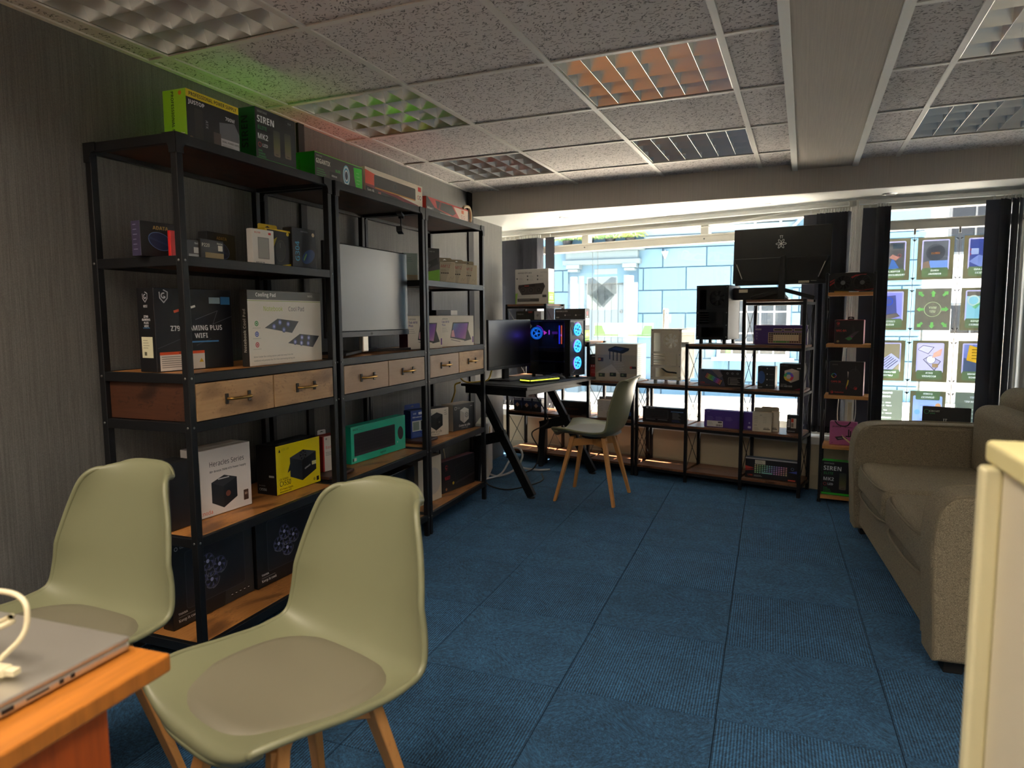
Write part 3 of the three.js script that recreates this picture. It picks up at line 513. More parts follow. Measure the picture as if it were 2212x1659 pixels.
// ---------------------------------------------------------------- retail cartons: one atlas of print per carton
const FONT = { s: 'sans-serif', r: 'serif', m: 'monospace' };
function txt(g, str, x, y, size, color, o = {}) {
  g.save(); g.translate(x, y); if (o.rot) g.rotate(o.rot); if (o.skew) g.transform(1, 0, -o.skew, 1, 0, 0); g.scale(o.sx || 1, 1);
  if (o.flip) g.scale(-1, 1);
  g.font = `${o.w || 'bold'} ${size}px ${FONT[o.f || 's']}`; g.fillStyle = color; g.textAlign = o.al || 'left'; g.textBaseline = 'middle'; g.fillText(str, 0, 0); g.restore();
}
const R_ = (g, x, y, w, h, c) => { g.fillStyle = c; g.fillRect(x, y, w, h); };
function poly(g, pts, c, st, lw = 2) { g.beginPath(); pts.forEach(([x, y], i) => (i ? g.lineTo(x, y) : g.moveTo(x, y))); if (c) { g.closePath(); g.fillStyle = c; g.fill(); } if (st) { g.strokeStyle = st; g.lineWidth = lw; g.stroke(); } }
function disc(g, x, y, r, c, st, lw = 2) { g.beginPath(); g.arc(x, y, r, 0, 6.2832); if (c) { g.fillStyle = c; g.fill(); } if (st) { g.strokeStyle = st; g.lineWidth = lw; g.stroke(); } }
function rrect(g, x, y, w, h, r, c, st, lw = 2) { g.beginPath(); g.moveTo(x + r, y); g.arcTo(x + w, y, x + w, y + h, r); g.arcTo(x + w, y + h, x, y + h, r); g.arcTo(x, y + h, x, y, r); g.arcTo(x, y, x + w, y, r); g.closePath(); if (c) { g.fillStyle = c; g.fill(); } if (st) { g.strokeStyle = st; g.lineWidth = lw; g.stroke(); } }
function lines(g, x, y, w, n, step, c, h = 3) { for (let i = 0; i < n; i++) R_(g, x, y + i * step, w * (0.7 + 0.3 * ((i * 37 % 11) / 11)), h, c); }
function fanArt(g, x, y, r, c, hub, n = 7) { disc(g, x, y, r, null, c, r * 0.06); for (let k = 0; k < n; k++) { const a = k / n * 6.283; g.beginPath(); g.moveTo(x + Math.cos(a) * r * 0.25, y + Math.sin(a) * r * 0.25); g.quadraticCurveTo(x + Math.cos(a + 0.25) * r * 0.7, y + Math.sin(a + 0.25) * r * 0.7, x + Math.cos(a + 0.7) * r * 0.92, y + Math.sin(a + 0.7) * r * 0.92); g.arc(x, y, r * 0.92, a + 0.7, a + 0.12, true); g.closePath(); g.fillStyle = c; g.fill(); } disc(g, x, y, r * 0.26, hub); }
function keysArt(g, x, y, w, h, cols, rows, body, colorOf, gap = 0.16) { rrect(g, x, y, w, h, h * 0.06, body); const kw = w * 0.96 / cols, kh = h * 0.9 / rows; for (let r = 0; r < rows; r++) { let c = 0; while (c < cols) { const span = r === rows - 1 && c === 3 ? Math.max(2, Math.floor(cols * 0.36)) : 1; rrect(g, x + w * 0.02 + c * kw, y + h * 0.05 + r * kh, kw * (span - gap), kh * (1 - gap), kw * 0.12, colorOf(c / cols, r / rows)); c += span; } } }
function shield(g, x, y, s, c, inner) { poly(g, [[x, y - s], [x + s * 0.72, y - s * 0.66], [x + s * 0.66, y + s * 0.3], [x, y + s], [x - s * 0.66, y + s * 0.3], [x - s * 0.72, y - s * 0.66]], null, c, s * 0.16); g.beginPath(); g.arc(x, y - s * 0.1, s * 0.38, 0.6, 5.2); g.strokeStyle = inner || c; g.lineWidth = s * 0.2; g.stroke(); poly(g, [[x, y - s * 0.1], [x + s * 0.4, y + s * 0.1], [x + s * 0.05, y + s * 0.45]], inner || c); }
function isoBox(g, x, y, w, h, top, left, right) { poly(g, [[x, y], [x + w * 0.5, y - h * 0.18], [x + w, y], [x + w * 0.45, y + h * 0.22]], top); poly(g, [[x, y], [x + w * 0.45, y + h * 0.22], [x + w * 0.45, y + h], [x, y + h * 0.72]], left); poly(g, [[x + w * 0.45, y + h * 0.22], [x + w, y], [x + w, y + h * 0.72], [x + w * 0.45, y + h]], right); }
const cartonFinish = {};
function carton(name, label, category, o) {
  const { w, h, d } = o, P = (o.px || 420) / Math.max(w, h), fw = Math.ceil(w * P), fh = Math.ceil(h * P), sw = Math.ceil(d * P), pad = 6;
  const sides = ['front', 'left', 'right', 'top'].filter((k) => o[k]), rect = {}; let cx = pad;
  for (const k of sides) { const W = k === 'left' || k === 'right' ? sw : fw, H = k === 'top' ? sw : fh; rect[k] = [cx, pad, W, H]; cx += W + 2 * pad; }
  rect.plain = [cx, pad, 10, 10]; const TW = cx + 16, TH = fh + 2 * pad;
  const tex = canvasTex(TW, Math.max(TH, sw + 2 * pad), (g, tw, th) => {
    R_(g, 0, 0, tw, th, o.color);
    for (const k of sides) { const [x, y, W, H] = rect[k]; g.save(); g.translate(x, y); g.beginPath(); g.rect(-pad + 1, -pad + 1, W + 2 * pad - 2, H + 2 * pad - 2); g.clip(); o[k](g, W, H); g.restore(); }
    rect.th = th;
  });
  const geo = new RoundedBoxGeometry(w, h, d, 1, Math.min(0.0022, d * 0.2)).translate(0, h / 2, 0), p = geo.attributes.position, uv = geo.attributes.uv, per = p.count / 6;
  const keys = ['right', 'left', 'top', 'plain', 'front', 'plain'];
  for (let i = 0; i < p.count; i++) {
    const f = Math.floor(i / per), x = p.getX(i), y = p.getY(i), z = p.getZ(i); let key = keys[f], u, v;
    if (f === 0) { u = (d / 2 - z) / d; v = y / h; } else if (f === 1) { u = (z + d / 2) / d; v = y / h; } else if (f === 2 || f === 3) { u = (x + w / 2) / w; v = (d / 2 - z) / d; } else { u = (x + w / 2) / w; v = y / h; }
    const r = rect[key] || rect.plain; uv.setXY(i, (r[0] + u * r[2]) / TW, 1 - (r[1] + (1 - v) * r[3]) / rect.th);
  }
  geo.clearGroups();
  const t = thing(name, label, category, [0, 0, 0], o.turn || 0, o.group);
  const th = o.turn || 0; t.position.set(o.at[0] - Math.sin(th) * d / 2, o.at[1], o.at[2] - Math.cos(th) * d / 2); if (o.lean) t.rotation.set(o.lean, th, 0, 'YXZ');
  const mat = phy({ map: tex, roughness: o.rough ?? 0.42, clearcoat: o.coat ?? 0.25, clearcoatRoughness: 0.25 });
  part('carton_body', geo, mat, t);
  const flapM = paint(o.flap || o.color, { roughness: 0.5 });
  if (o.flap !== false) part('tuck_flap', rb(w * 0.94, 0.0012, Math.max(0.01, d * 0.55), 0.0005, 0, h + 0.0003, -d * 0.15, 1), flapM, t);
  if (o.tab) { const tw = w * (o.tabW || 0.9), s = outline([[-tw / 2, 0], [tw / 2, 0], [tw / 2, o.tab * 0.8], [tw / 2 - 0.006, o.tab], [-tw / 2 + 0.006, o.tab], [-tw / 2, o.tab * 0.8]], 0.001, 0, [[[-0.014, o.tab * 0.45], [0, o.tab * 0.75], [0.014, o.tab * 0.45]]]); part('hang_tab', s.translate(0, h, -d / 2 + 0.001), paint(o.tabColor || o.color), t); }
  return t;
}
const E_ = Math.PI / 2; // facing the room from the left wall
const lw = (x, y, z) => [x, y, z];
const white = '#e9e6e0', ink = '#15151a';

// --- on top of the tall shelves
carton('power_supply_box', 'black and green power supply box under a yellow PROFESSIONAL POWER SUPPLY band', 'box', { w: 0.237, h: 0.165, d: 0.1, at: lw(-1.8, 1.802, -1.884), turn: E_, color: '#16171c', px: 520,
  front: (g, W, H) => { R_(g, 0, 0, W, H * 0.155, '#e3c918'); txt(g, 'PROFESSIONAL POWER SUPPLY', W / 2, H * 0.08, H * 0.105, '#2a2608', { al: 'center', sx: 0.83 }); txt(g, 'JUSTOP', W * 0.04, H * 0.235, H * 0.105, '#e8e8ee', { skew: -0.1, sx: 1.15 }); txt(g, '700W', W * 0.72, H * 0.33, H * 0.105, '#dddde4'); rrect(g, W * 0.14, H * 0.33, W * 0.15, H * 0.6, 10, '#2b2826'); txt(g, 'ATX', W * 0.36, H * 0.5, H * 0.09, '#9a9aa0', { rot: 1.57 }); poly(g, [[W * 0.6, H * 0.45], [W * 0.9, H * 0.38], [W, H * 0.6], [W, H], [W * 0.6, H]], '#6e7078'); R_(g, W * 0.48, H * 0.68, W * 0.14, H * 0.24, '#5a4f4a'); R_(g, W * 0.62, H * 0.76, W * 0.36, H * 0.24, '#c9cad0'); txt(g, 'IDEAL POWER SUPPLY', W * 0.64, H * 0.82, H * 0.05, '#55565c'); lines(g, W * 0.64, H * 0.88, W * 0.3, 2, 9, '#9a9aa0'); disc(g, W * 0.07, H * 0.97, H * 0.07, '#8a6a50'); },
  left: (g, W, H) => { R_(g, -9, -9, W + 18, H + 18, '#8fd21e'); R_(g, W * 0.45, -9, W * 0.55, H + 18, '#a2e02a'); txt(g, 'PROFESSIONAL POWER SUPPLY', W * 0.42, 12, W * 0.16, '#24420c', { rot: 1.57 }); disc(g, W * 0.75, H * 0.08, W * 0.07, '#e08a2a'); txt(g, 'JUS', W * 0.84, H * 0.84, W * 0.16, '#f0f6e6', { rot: 1.57 }); } });
const sirenFront = (g, W, H) => { R_(g, 0, 0, W, H, '#1b1c20'); txt(g, 'VANTAGE', W * 0.05, H * 0.07, H * 0.06, '#9aa09a'); txt(g, 'SIREN⁺', W * 0.04, H * 0.21, H * 0.17, '#e4e8ea', { sx: 1.0 }); txt(g, 'ELITE', W * 0.05, H * 0.36, H * 0.1, '#2f8a4a'); txt(g, 'MK2', W * 0.04, H * 0.53, H * 0.14, '#d5dade'); disc(g, W * 0.09, H * 0.68, H * 0.04, null, '#c84a4a', 4); txt(g, 'LED', W * 0.15, H * 0.68, H * 0.085, '#cfd4d8'); txt(g, 'DUAL', W * 0.05, H * 0.79, H * 0.045, '#33a04c'); txt(g, 'GAMING', W * 0.05, H * 0.84, H * 0.045, '#33a04c'); txt(g, 'SPEAKERS', W * 0.05, H * 0.89, H * 0.045, '#33a04c'); for (const [x, y] of [[0.42, 0.32], [0.7, 0.3]]) { const gr = g.createLinearGradient(0, H * y, 0, H * (y + 0.5)); gr.addColorStop(0, '#3a4038'); gr.addColorStop(0.6, '#64643a'); gr.addColorStop(1, '#7a6a5c'); rrect(g, W * x, H * y, W * 0.17, H * 0.5, 14, gr, '#1a1a1c', 3); R_(g, W * (x + 0.05), H * (y + 0.45), W * 0.07, 4, '#2a2420'); } rrect(g, W * 0.74, H * 0.06, W * 0.2, H * 0.08, 4, null, '#4c5054', 2); txt(g, 'RGB', W * 0.84, H * 0.1, H * 0.05, '#8a9094', { al: 'center' }); R_(g, W * 0.01, H * 0.925, W * 0.96, H * 0.06, '#2fc92f'); };
const sirenSide = (g, W, H) => { R_(g, -9, -9, W + 18, H + 18, '#0d5c20'); txt(g, 'SIREN⁺', W * 0.5, H * 0.75, W * 0.42, '#0a1a0e', { rot: -1.57 }); };
carton('speaker_box', 'black speaker box printed SIREN on top of the tall shelf, with dark green side', 'box', { w: 0.229, h: 0.197, d: 0.1, at: lw(-1.8, 1.802, -2.2), turn: E_, color: '#191a1e', px: 460, front: sirenFront, left: sirenSide });
carton('headset_box', 'long dark box printed GIGANTIX with green end and blue ring, on the tall shelf', 'box', { w: 0.36, h: 0.112, d: 0.105, at: lw(-1.8, 1.802, -2.614), turn: E_, color: '#35332f', px: 560,
  front: (g, W, H) => { R_(g, 0, 0, W, H, '#3b3833'); R_(g, 0, 0, W, H * 0.04, '#6fd24a'); txt(g, 'VANTAGE', W * 0.03, H * 0.13, H * 0.08, '#9a9a92'); txt(g, 'GIGANTIX', W * 0.02, H * 0.33, H * 0.23, '#e6e2d8', { sx: 0.8 }); txt(g, 'ELITE', W * 0.4, H * 0.5, H * 0.13, '#45c845'); lines(g, W * 0.03, H * 0.6, W * 0.2, 4, H * 0.08, '#3f9a3f', 4); rrect(g, W * 0.28, H * 0.58, W * 0.22, H * 0.3, 6, '#121214'); txt(g, '40mm', W * 0.32, H * 0.72, H * 0.12, '#d0d0cc'); g.save(); g.translate(W * 0.63, H * 0.55); g.scale(0.8, 1.35); disc(g, 0, 0, H * 0.3, '#7fc4dc'); disc(g, 0, 0, H * 0.26, '#e8eeee'); disc(g, 0, 0, H * 0.22, '#4a9ac8'); disc(g, 0, 0, H * 0.17, '#dfe6ea'); disc(g, 0, 0, H * 0.12, '#1f3350'); g.restore(); poly(g, [[W * 0.79, H * 0.12], [W * 0.98, H * 0.08], [W * 0.98, H * 0.95], [W * 0.83, H * 0.88], [W * 0.8, H * 0.5]], '#35d92a'); lines(g, W * 0.85, H * 0.3, W * 0.09, 4, H * 0.14, '#a4f090', 4); },
  left: (g, W, H) => { R_(g, -9, -9, W + 18, H + 18, '#0c6a1a'); txt(g, 'GIGANTIX', W * 0.25, H * 0.9, W * 0.14, '#0a3a10', { rot: -1.57 }); } });
carton('soundbar_box', 'red and cream sound bar box on top of the middle tall shelf', 'box', { w: 0.565, h: 0.125, d: 0.09, at: lw(-1.8, 1.802, -3.095), turn: E_, color: '#e8d8bc', px: 760,
  front: (g, W, H) => { R_(g, 0, 0, W, H, '#efe2cc'); poly(g, [[0, H * 0.1], [W * 0.17, H * 0.2], [W * 0.17, H * 0.62], [0, H * 0.62]], '#ee4a1c'); poly(g, [[0, H * 0.62], [W * 0.3, H * 0.62], [W, H * 0.9], [W, H], [0, H]], '#8a1f26'); poly(g, [[0, H * 0.7], [W * 0.5, H * 0.82], [W * 0.8, H], [0, H]], '#25191b'); rrect(g, W * 0.14, H * 0.2, W * 0.72, H * 0.5, 10, '#35302b'); rrect(g, W * 0.15, H * 0.66, W * 0.7, H * 0.05, 4, '#d8923a'); disc(g, W * 0.49, H * 0.42, H * 0.12, '#1c1a19', '#555', 4); txt(g, 'Gem 48', W * 0.03, H * 0.83, H * 0.13, '#f0ece6', { skew: -0.2 }); txt(g, 'RGB', W * 0.2, H * 0.84, H * 0.1, '#ff8a80'); R_(g, W * 0.91, H * 0.08, W * 0.06, H * 0.18, '#d8332a'); for (const x of [0.915, 0.955]) disc(g, W * x, H * 0.52, H * 0.075, '#efe0cc', x < 0.93 ? '#c03a34' : '#333', 4); txt(g, 'SPEAKER', W * 0.9, H * 0.9, H * 0.06, '#ffd0c8'); } });
{
  const t = carton('speaker_carton', 'grey and red speaker carton with a cream strap, on the farthest tall shelf', 'box', { w: 0.56, h: 0.083, d: 0.09, at: lw(-1.795, 1.802, -3.69), turn: E_, color: '#c43a34', px: 700,
    front: (g, W, H) => { R_(g, 0, 0, W, H, '#3b3436'); poly(g, [[W * 0.03, 0], [W, 0], [W, H], [W * 0.75, H], [W * 0.18, H * 0.6]], '#cf4a46'); poly(g, [[W * 0.62, H * 0.12], [W, 0.1 * H], [W, H], [W * 0.8, H]], '#ead0bc'); poly(g, [[W * 0.2, H * 0.1], [W * 0.58, H * 0.1], [W * 0.68, H * 0.55], [W * 0.6, H * 0.78], [W * 0.24, H * 0.6]], '#1d1819'); poly(g, [[W * 0.3, H * 0.1], [W * 0.34, H * 0.1], [W * 0.3, H * 0.62], [W * 0.26, H * 0.62]], '#7a2a2e'); txt(g, 'Alkham 1', W * 0.02, H * 0.72, H * 0.2, '#e6e0da', { skew: -0.2 }); R_(g, W * 0.82, H * 0.18, W * 0.06, H * 0.24, '#e06a3a'); for (const x of [0.83, 0.89]) disc(g, W * x, H * 0.66, H * 0.11, '#ecd6c4', '#c04a44', 3); lines(g, W * 0.3, H * 0.82, W * 0.35, 2, 12, '#d8c8c0', 5); } });
  part('carry_strap', tube([[0.2, 0.083, 0.046], [0.235, 0.098, 0.046], [0.29, 0.1, 0.046], [0.312, 0.07, 0.046], [0.314, 0.03, 0.046], [0.3, 0.012, 0.046]], 0.009, 40), paint(0xe8cfa4), t);
}
// --- second shelf, nearest unit
const adata = (g, W, H) => { R_(g, 0, 0, W, H, '#1c1b1d'); txt(g, 'ADATA', W * 0.5, H * 0.17, H * 0.14, '#a8843c', { al: 'center', sx: 1.1 }); const gr = g.createRadialGradient(W * 0.5, H * 0.5, 5, W * 0.5, H * 0.55, H * 0.34); gr.addColorStop(0, '#7f9ac8'); gr.addColorStop(1, '#1f2c50'); g.save(); g.translate(W * 0.48, H * 0.55); g.rotate(0.3); g.scale(1.25, 0.8); disc(g, 0, 0, H * 0.3, gr, '#5b76a8', 4); R_(g, -H * 0.3, -4, H * 0.6, 14, '#2c3c60'); g.restore(); txt(g, '256', W * 0.7, H * 0.9, H * 0.12, '#b8b4ac'); };
carton('drive_box', 'black drive box with blue disc, left end of the second shelf', 'box', { w: 0.145, h: 0.112, d: 0.045, at: lw(-1.88, 1.421, -1.71), turn: E_ - 0.12, color: '#1a1a1c', px: 260, front: adata, left: (g, W, H) => { R_(g, 0, 0, W, H, '#3a3550'); lines(g, W * 0.2, H * 0.1, W * 0.5, 6, H * 0.14, '#9a98b0'); } });
carton('flash_drive_card', 'small red card pack beside the black drive box, behind the shelf post', 'box', { w: 0.05, h: 0.085, d: 0.012, at: lw(-1.84, 1.421, -1.735), turn: E_, color: '#d8201c', px: 140, front: (g, W, H) => { R_(g, 0, 0, W, H, '#e0261f'); poly(g, [[W * 0.55, 0], [W, 0], [W, H], [W * 0.7, H], [W * 0.5, H * 0.5]], '#26221f'); txt(g, '64', W * 0.7, H * 0.3, H * 0.2, '#e8e6e0'); } });
carton('small_drive_box', 'small grey box with white sticker right of the near shelf post', 'box', { w: 0.075, h: 0.068, d: 0.02, at: lw(-1.87, 1.421, -1.835), turn: E_, color: '#55565c', px: 160, front: (g, W, H) => { R_(g, 0, 0, W, H, '#4a4b52'); R_(g, W * 0.5, H * 0.35, W * 0.4, H * 0.3, '#e6e6e8'); R_(g, W * 0.2, H * 0.7, W * 0.75, H * 0.25, '#cdd2d8'); txt(g, 'Netac', W * 0.55, H * 0.15, H * 0.14, '#dcdce0'); } });
carton('memory_box', 'small black and gold box printed P220 on the second shelf', 'box', { w: 0.108, h: 0.076, d: 0.02, at: lw(-1.86, 1.421, -1.91), turn: E_, color: '#1b1a18', px: 260, front: (g, W, H) => { R_(g, 0, 0, W, H, '#1e1c1a'); txt(g, 'P220', W * 0.04, H * 0.28, H * 0.22, '#cfc8b8'); R_(g, W * 0.18, H * 0.6, W * 0.8, H * 0.32, '#a8925e'); txt(g, 'Netac', W * 0.7, H * 0.16, H * 0.13, '#d8d4ca'); rrect(g, W * 0.74, H * 0.24, W * 0.2, H * 0.26, 4, '#e8e2d4'); } });
carton('drive_box', 'wide black drive box with blue disc and 256, behind the P220 box', 'box', { w: 0.16, h: 0.118, d: 0.04, at: lw(-1.95, 1.421, -2.05), turn: E_ + 0.1, color: '#19191b', px: 260, front: adata });
carton('cable_box', 'slim white box with a grey window on the second shelf', 'box', { w: 0.112, h: 0.136, d: 0.03, at: lw(-1.83, 1.421, -2.138), turn: E_ - 0.06, color: '#ded9d2', px: 260, front: (g, W, H) => { R_(g, 0, 0, W, H, '#e4dfd8'); rrect(g, W * 0.24, H * 0.22, W * 0.52, H * 0.6, 4, '#8b8983'); R_(g, W * 0.28, H * 0.25, W * 0.44, H * 0.54, '#9c9a93'); txt(g, 'M.2 SSD', W * 0.1, H * 0.1, H * 0.06, '#c05048'); R_(g, W * 0.74, H * 0.07, W * 0.12, H * 0.06, '#d8332a'); txt(g, 'SAMSUNG 980', W * 0.12, H * 0.92, H * 0.05, '#4a4a4c'); } });
carton('mouse_box', 'yellow and black mouse box with a yellow hanging flap, second shelf', 'box', { w: 0.145, h: 0.15, d: 0.06, at: lw(-1.85, 1.421, -2.25), turn: E_ - 0.1, color: '#d8b81c', px: 280, tab: 0.024, tabColor: '#d8b81c', tabW: 0.7, front: (g, W, H) => { R_(g, 0, 0, W, H, '#e2c01a'); poly(g, [[W * 0.08, H * 0.02], [W * 0.98, H * 0.06], [W * 0.94, H * 0.88], [W * 0.3, H * 0.98]], '#1a1810'); poly(g, [[W * 0.1, H * 0.4], [W * 0.45, H * 0.2], [W * 0.3, H * 0.5]], '#b8a018'); g.save(); g.translate(W * 0.56, H * 0.56); g.rotate(0.1); g.scale(0.62, 1); disc(g, 0, 0, H * 0.28, '#2b2a24', '#55503a', 3); g.restore(); R_(g, W * 0.54, H * 0.34, 5, H * 0.14, '#6a6a60'); txt(g, 'COBRA', W * 0.92, H * 0.75, H * 0.1, '#1a1810', { rot: -1.57 }); disc(g, W * 0.84, H * 0.1, H * 0.05, '#e6c63a'); } });
carton('mouse_box', 'black mouse box printed G304 in upright blue, right end of the second shelf', 'box', { w: 0.145, h: 0.168, d: 0.05, at: lw(-1.83, 1.421, -2.385), turn: E_ - 0.05, color: '#222124', px: 300, front: (g, W, H) => { R_(g, 0, 0, W, H, '#252427'); txt(g, 'G304', W * 0.2, H * 0.82, H * 0.21, '#3a8fb4', { rot: -1.57 }); g.save(); g.translate(W * 0.66, H * 0.68); g.rotate(-0.5); g.scale(1.35, 0.8); disc(g, 0, 0, H * 0.19, '#2c4a80'); g.restore(); poly(g, [[W * 0.44, H * 0.76], [W * 0.56, H * 0.6], [W * 0.6, H * 0.63], [W * 0.47, H * 0.8]], '#7aa86a'); disc(g, W * 0.88, H * 0.13, H * 0.05, '#cfc2a4'); txt(g, 'LIGHTSPEED', W * 0.35, H * 0.08, H * 0.045, '#8a8a90'); } });
// --- drawer-top shelf
carton('motherboard_box', 'large black box printed Z790 GAMING PLUS WIFI above the drawers', 'box', { w: 0.315, h: 0.283, d: 0.085, at: lw(-1.895, 1.04, -1.85), turn: E_ - 0.1, color: '#141418', px: 640, rough: 0.35,
  front: (g, W, H) => { R_(g, 0, 0, W, H, '#1b1c22'); shield(g, W * 0.12, H * 0.1, H * 0.075, '#b8b8be'); poly(g, [[W * 0.02, H * 0.72], [W * 0.42, H * 0.57], [W * 0.36, H * 0.72]], null, '#4a4a54', 4); poly(g, [[W * 0.5, H * 0.38], [W * 0.8, H * 0.27], [W * 0.73, H * 0.44], [W, H * 0.34]], null, '#6a6a72', 4); poly(g, [[W * 0.5, H * 0.7], [W * 0.7, H * 0.62]], null, '#4a4a54', 4); txt(g, 'Z790 GAMING PLUS', W * 0.52, H * 0.485, H * 0.088, '#e2e2e6', { al: 'center', skew: -0.12, sx: 0.92 }); txt(g, 'WIFI', W * 0.57, H * 0.58, H * 0.085, '#e2e2e6', { al: 'center', skew: -0.12 }); R_(g, W * 0.4, H * 0.645, W * 0.4, H * 0.02, '#4a86c4'); g.save(); g.translate(W * 0.31, H * 0.26); g.rotate(-0.28); R_(g, -W * 0.08, -9, W * 0.16, 18, '#d8552e'); R_(g, W * 0.14, 0, W * 0.06, 16, '#d8d8d8'); g.restore(); R_(g, W * 0.69, H * 0.1, W * 0.15, H * 0.08, '#8fa6b4'); R_(g, W * 0.85, H * 0.09, W * 0.13, H * 0.1, '#3a78b0'); R_(g, W * 0.04, H * 0.765, W * 0.56, H * 0.225, '#dcd6d0'); R_(g, W * 0.04, H * 0.765, W * 0.56, H * 0.035, '#e0562a'); txt(g, '▲ WARNING', W * 0.32, H * 0.783, H * 0.026, '#3a1008', { al: 'center' }); lines(g, W * 0.06, H * 0.82, W * 0.33, 6, H * 0.025, '#6a6662', 4); poly(g, [[W * 0.555, H * 0.86], [W * 0.585, H * 0.91], [W * 0.525, H * 0.91]], '#d8b02a'); },
  left: (g, W, H) => { R_(g, 0, 0, W, H, '#101014'); shield(g, W * 0.5, H * 0.11, H * 0.06, '#a8a8ae'); txt(g, 'MSI', W * 0.5, H * 0.22, H * 0.04, '#c0c0c4', { al: 'center' }); ['Z790', 'GAMING', 'PLUS', 'WIFI'].forEach((s, i) => txt(g, s, W * 0.5, H * (0.34 + i * 0.038), H * 0.036, '#d0d0d4', { al: 'center' })); R_(g, W * 0.3, H * 0.47, W * 0.4, 5, '#3a78b0'); R_(g, W * 0.16, H * 0.58, W * 0.66, H * 0.25, '#d8d4b4'); lines(g, W * 0.24, H * 0.62, W * 0.4, 4, H * 0.03, '#77745c'); R_(g, W * 0.3, H * 0.76, W * 0.14, W * 0.14, '#55533f'); } });
carton('cooling_pad_box', 'white Notebook Cool Pad box with two black pads printed on it', 'box', { w: 0.435, h: 0.284, d: 0.035, at: lw(-1.795, 1.04, -2.215), turn: E_, color: '#26231f', px: 700,
  front: (g, W, H) => { R_(g, 0, 0, W, H, '#e4ddd0'); R_(g, 0, 0, W, H * 0.125, '#54544c'); R_(g, 0, H * 0.135, W, 4, '#93a456'); txt(g, 'Cooling Pad', W * 0.1, H * 0.06, H * 0.07, '#e8e6de'); txt(g, 'V4/V5', W * 0.8, H * 0.06, H * 0.045, '#c8c6be', { w: 'normal' }); txt(g, 'Notebook', W * 0.19, H * 0.245, H * 0.088, '#a8b83a', { w: 'normal' }); txt(g, 'Cool Pad', W * 0.52, H * 0.245, H * 0.088, '#4a4a4a', { w: 'normal' }); [['#3f8a3a', 0.44], ['#3a4aa0', 0.58], ['#c03a30', 0.72]].forEach(([c, y]) => { disc(g, W * 0.1, H * y, H * 0.035, c); disc(g, W * 0.1, H * y, H * 0.018, null, '#eee', 3); R_(g, W * 0.05, H * (y + 0.055), W * 0.1, 3, '#b8b4a8'); }); const pad = (x, y, spots) => { poly(g, [[x + W * 0.17, y], [x + W * 0.46, y + H * 0.04], [x + W * 0.36, y + H * 0.2], [x, y + H * 0.12]], '#242428'); for (const [a, b] of spots) { const q = g.createRadialGradient(x + W * a, y + H * b, 1, x + W * a, y + H * b, H * 0.045); q.addColorStop(0, '#eef0ff'); q.addColorStop(0.5, '#6a78c8'); q.addColorStop(1, '#242428'); disc(g, x + W * a, y + H * b, H * 0.042, q); } }; pad(W * 0.2, H * 0.38, [[0.2, 0.05], [0.31, 0.075], [0.12, 0.105], [0.25, 0.15]]); pad(W * 0.5, H * 0.6, [[0.2, 0.05], [0.3, 0.06], [0.1, 0.11], [0.19, 0.13], [0.29, 0.14]]); txt(g, 'Motor Cooler Fan cooling system pads heat away from the', W * 0.05, H * 0.88, H * 0.03, '#6a675f', { w: 'normal' }); txt(g, 'notebook and prevents the CPU from overheating during use', W * 0.05, H * 0.93, H * 0.03, '#6a675f', { w: 'normal' }); },
  left: (g, W, H) => { R_(g, 0, 0, W, H, '#201e1b'); txt(g, 'Notebook Cool Pad', W * 0.5, H * 0.82, W * 0.5, '#a8a49a', { rot: -1.57 }); } });
const tabFront = (g, W, H) => { R_(g, 0, 0, W, H, '#e2d9ca'); txt(g, 'Lenovo', W * 0.03, H * 0.1, H * 0.09, '#5a5654', { w: 'normal' }); txt(g, 'Tab M10', W * 0.03, H * 0.2, H * 0.09, '#4a3a78'); txt(g, 'Plus', W * 0.03, H * 0.3, H * 0.09, '#4a3a78'); lines(g, W * 0.03, H * 0.4, W * 0.2, 3, H * 0.055, '#9a948a'); poly(g, [[W * 0.75, H * 0.25], [W * 0.92, H * 0.8], [W * 0.7, H * 0.85]], '#2e2b2c'); poly(g, [[W * 0.36, H * 0.22], [W * 0.85, H * 0.22], [W * 0.76, H * 0.84], [W * 0.28, H * 0.72]], '#2a2628'); const q = g.createLinearGradient(W * 0.35, H * 0.2, W * 0.75, H * 0.8); q.addColorStop(0, '#5a9ac0'); q.addColorStop(0.4, '#5a3a98'); q.addColorStop(0.7, '#8a4ab0'); q.addColorStop(1, '#d08ab0'); poly(g, [[W * 0.385, H * 0.25], [W * 0.82, H * 0.25], [W * 0.735, H * 0.78], [W * 0.31, H * 0.69]], q); poly(g, [[W * 0.33, H * 0.5], [W * 0.38, H * 0.45], [W * 0.42, H * 0.7], [W * 0.31, H * 0.69]], '#e0a0b0'); poly(g, [[W * 0.3, H * 0.78], [W * 0.58, H * 0.86]], null, '#6a6462', 6); R_(g, W * 0.95, H * 0.7, W * 0.04, H * 0.2, '#6a3a8a'); };
carton('tablet_box', 'cream tablet box with purple screen picture, left one of the two, behind the post', 'box', { w: 0.272, h: 0.186, d: 0.07, at: lw(-1.815, 1.04, -3.41), turn: E_ - 0.3, color: '#3a1826', px: 420, front: tabFront, top: (g, W, H) => R_(g, -9, -9, W + 18, H + 18, '#ded5c6') });
carton('tablet_box', 'cream tablet box with purple screen picture, right one, with a small black box on it', 'box', { w: 0.3, h: 0.186, d: 0.07, at: lw(-1.795, 1.04, -3.79), turn: E_ - 0.3, color: '#d8d0c2', px: 440, front: tabFront });
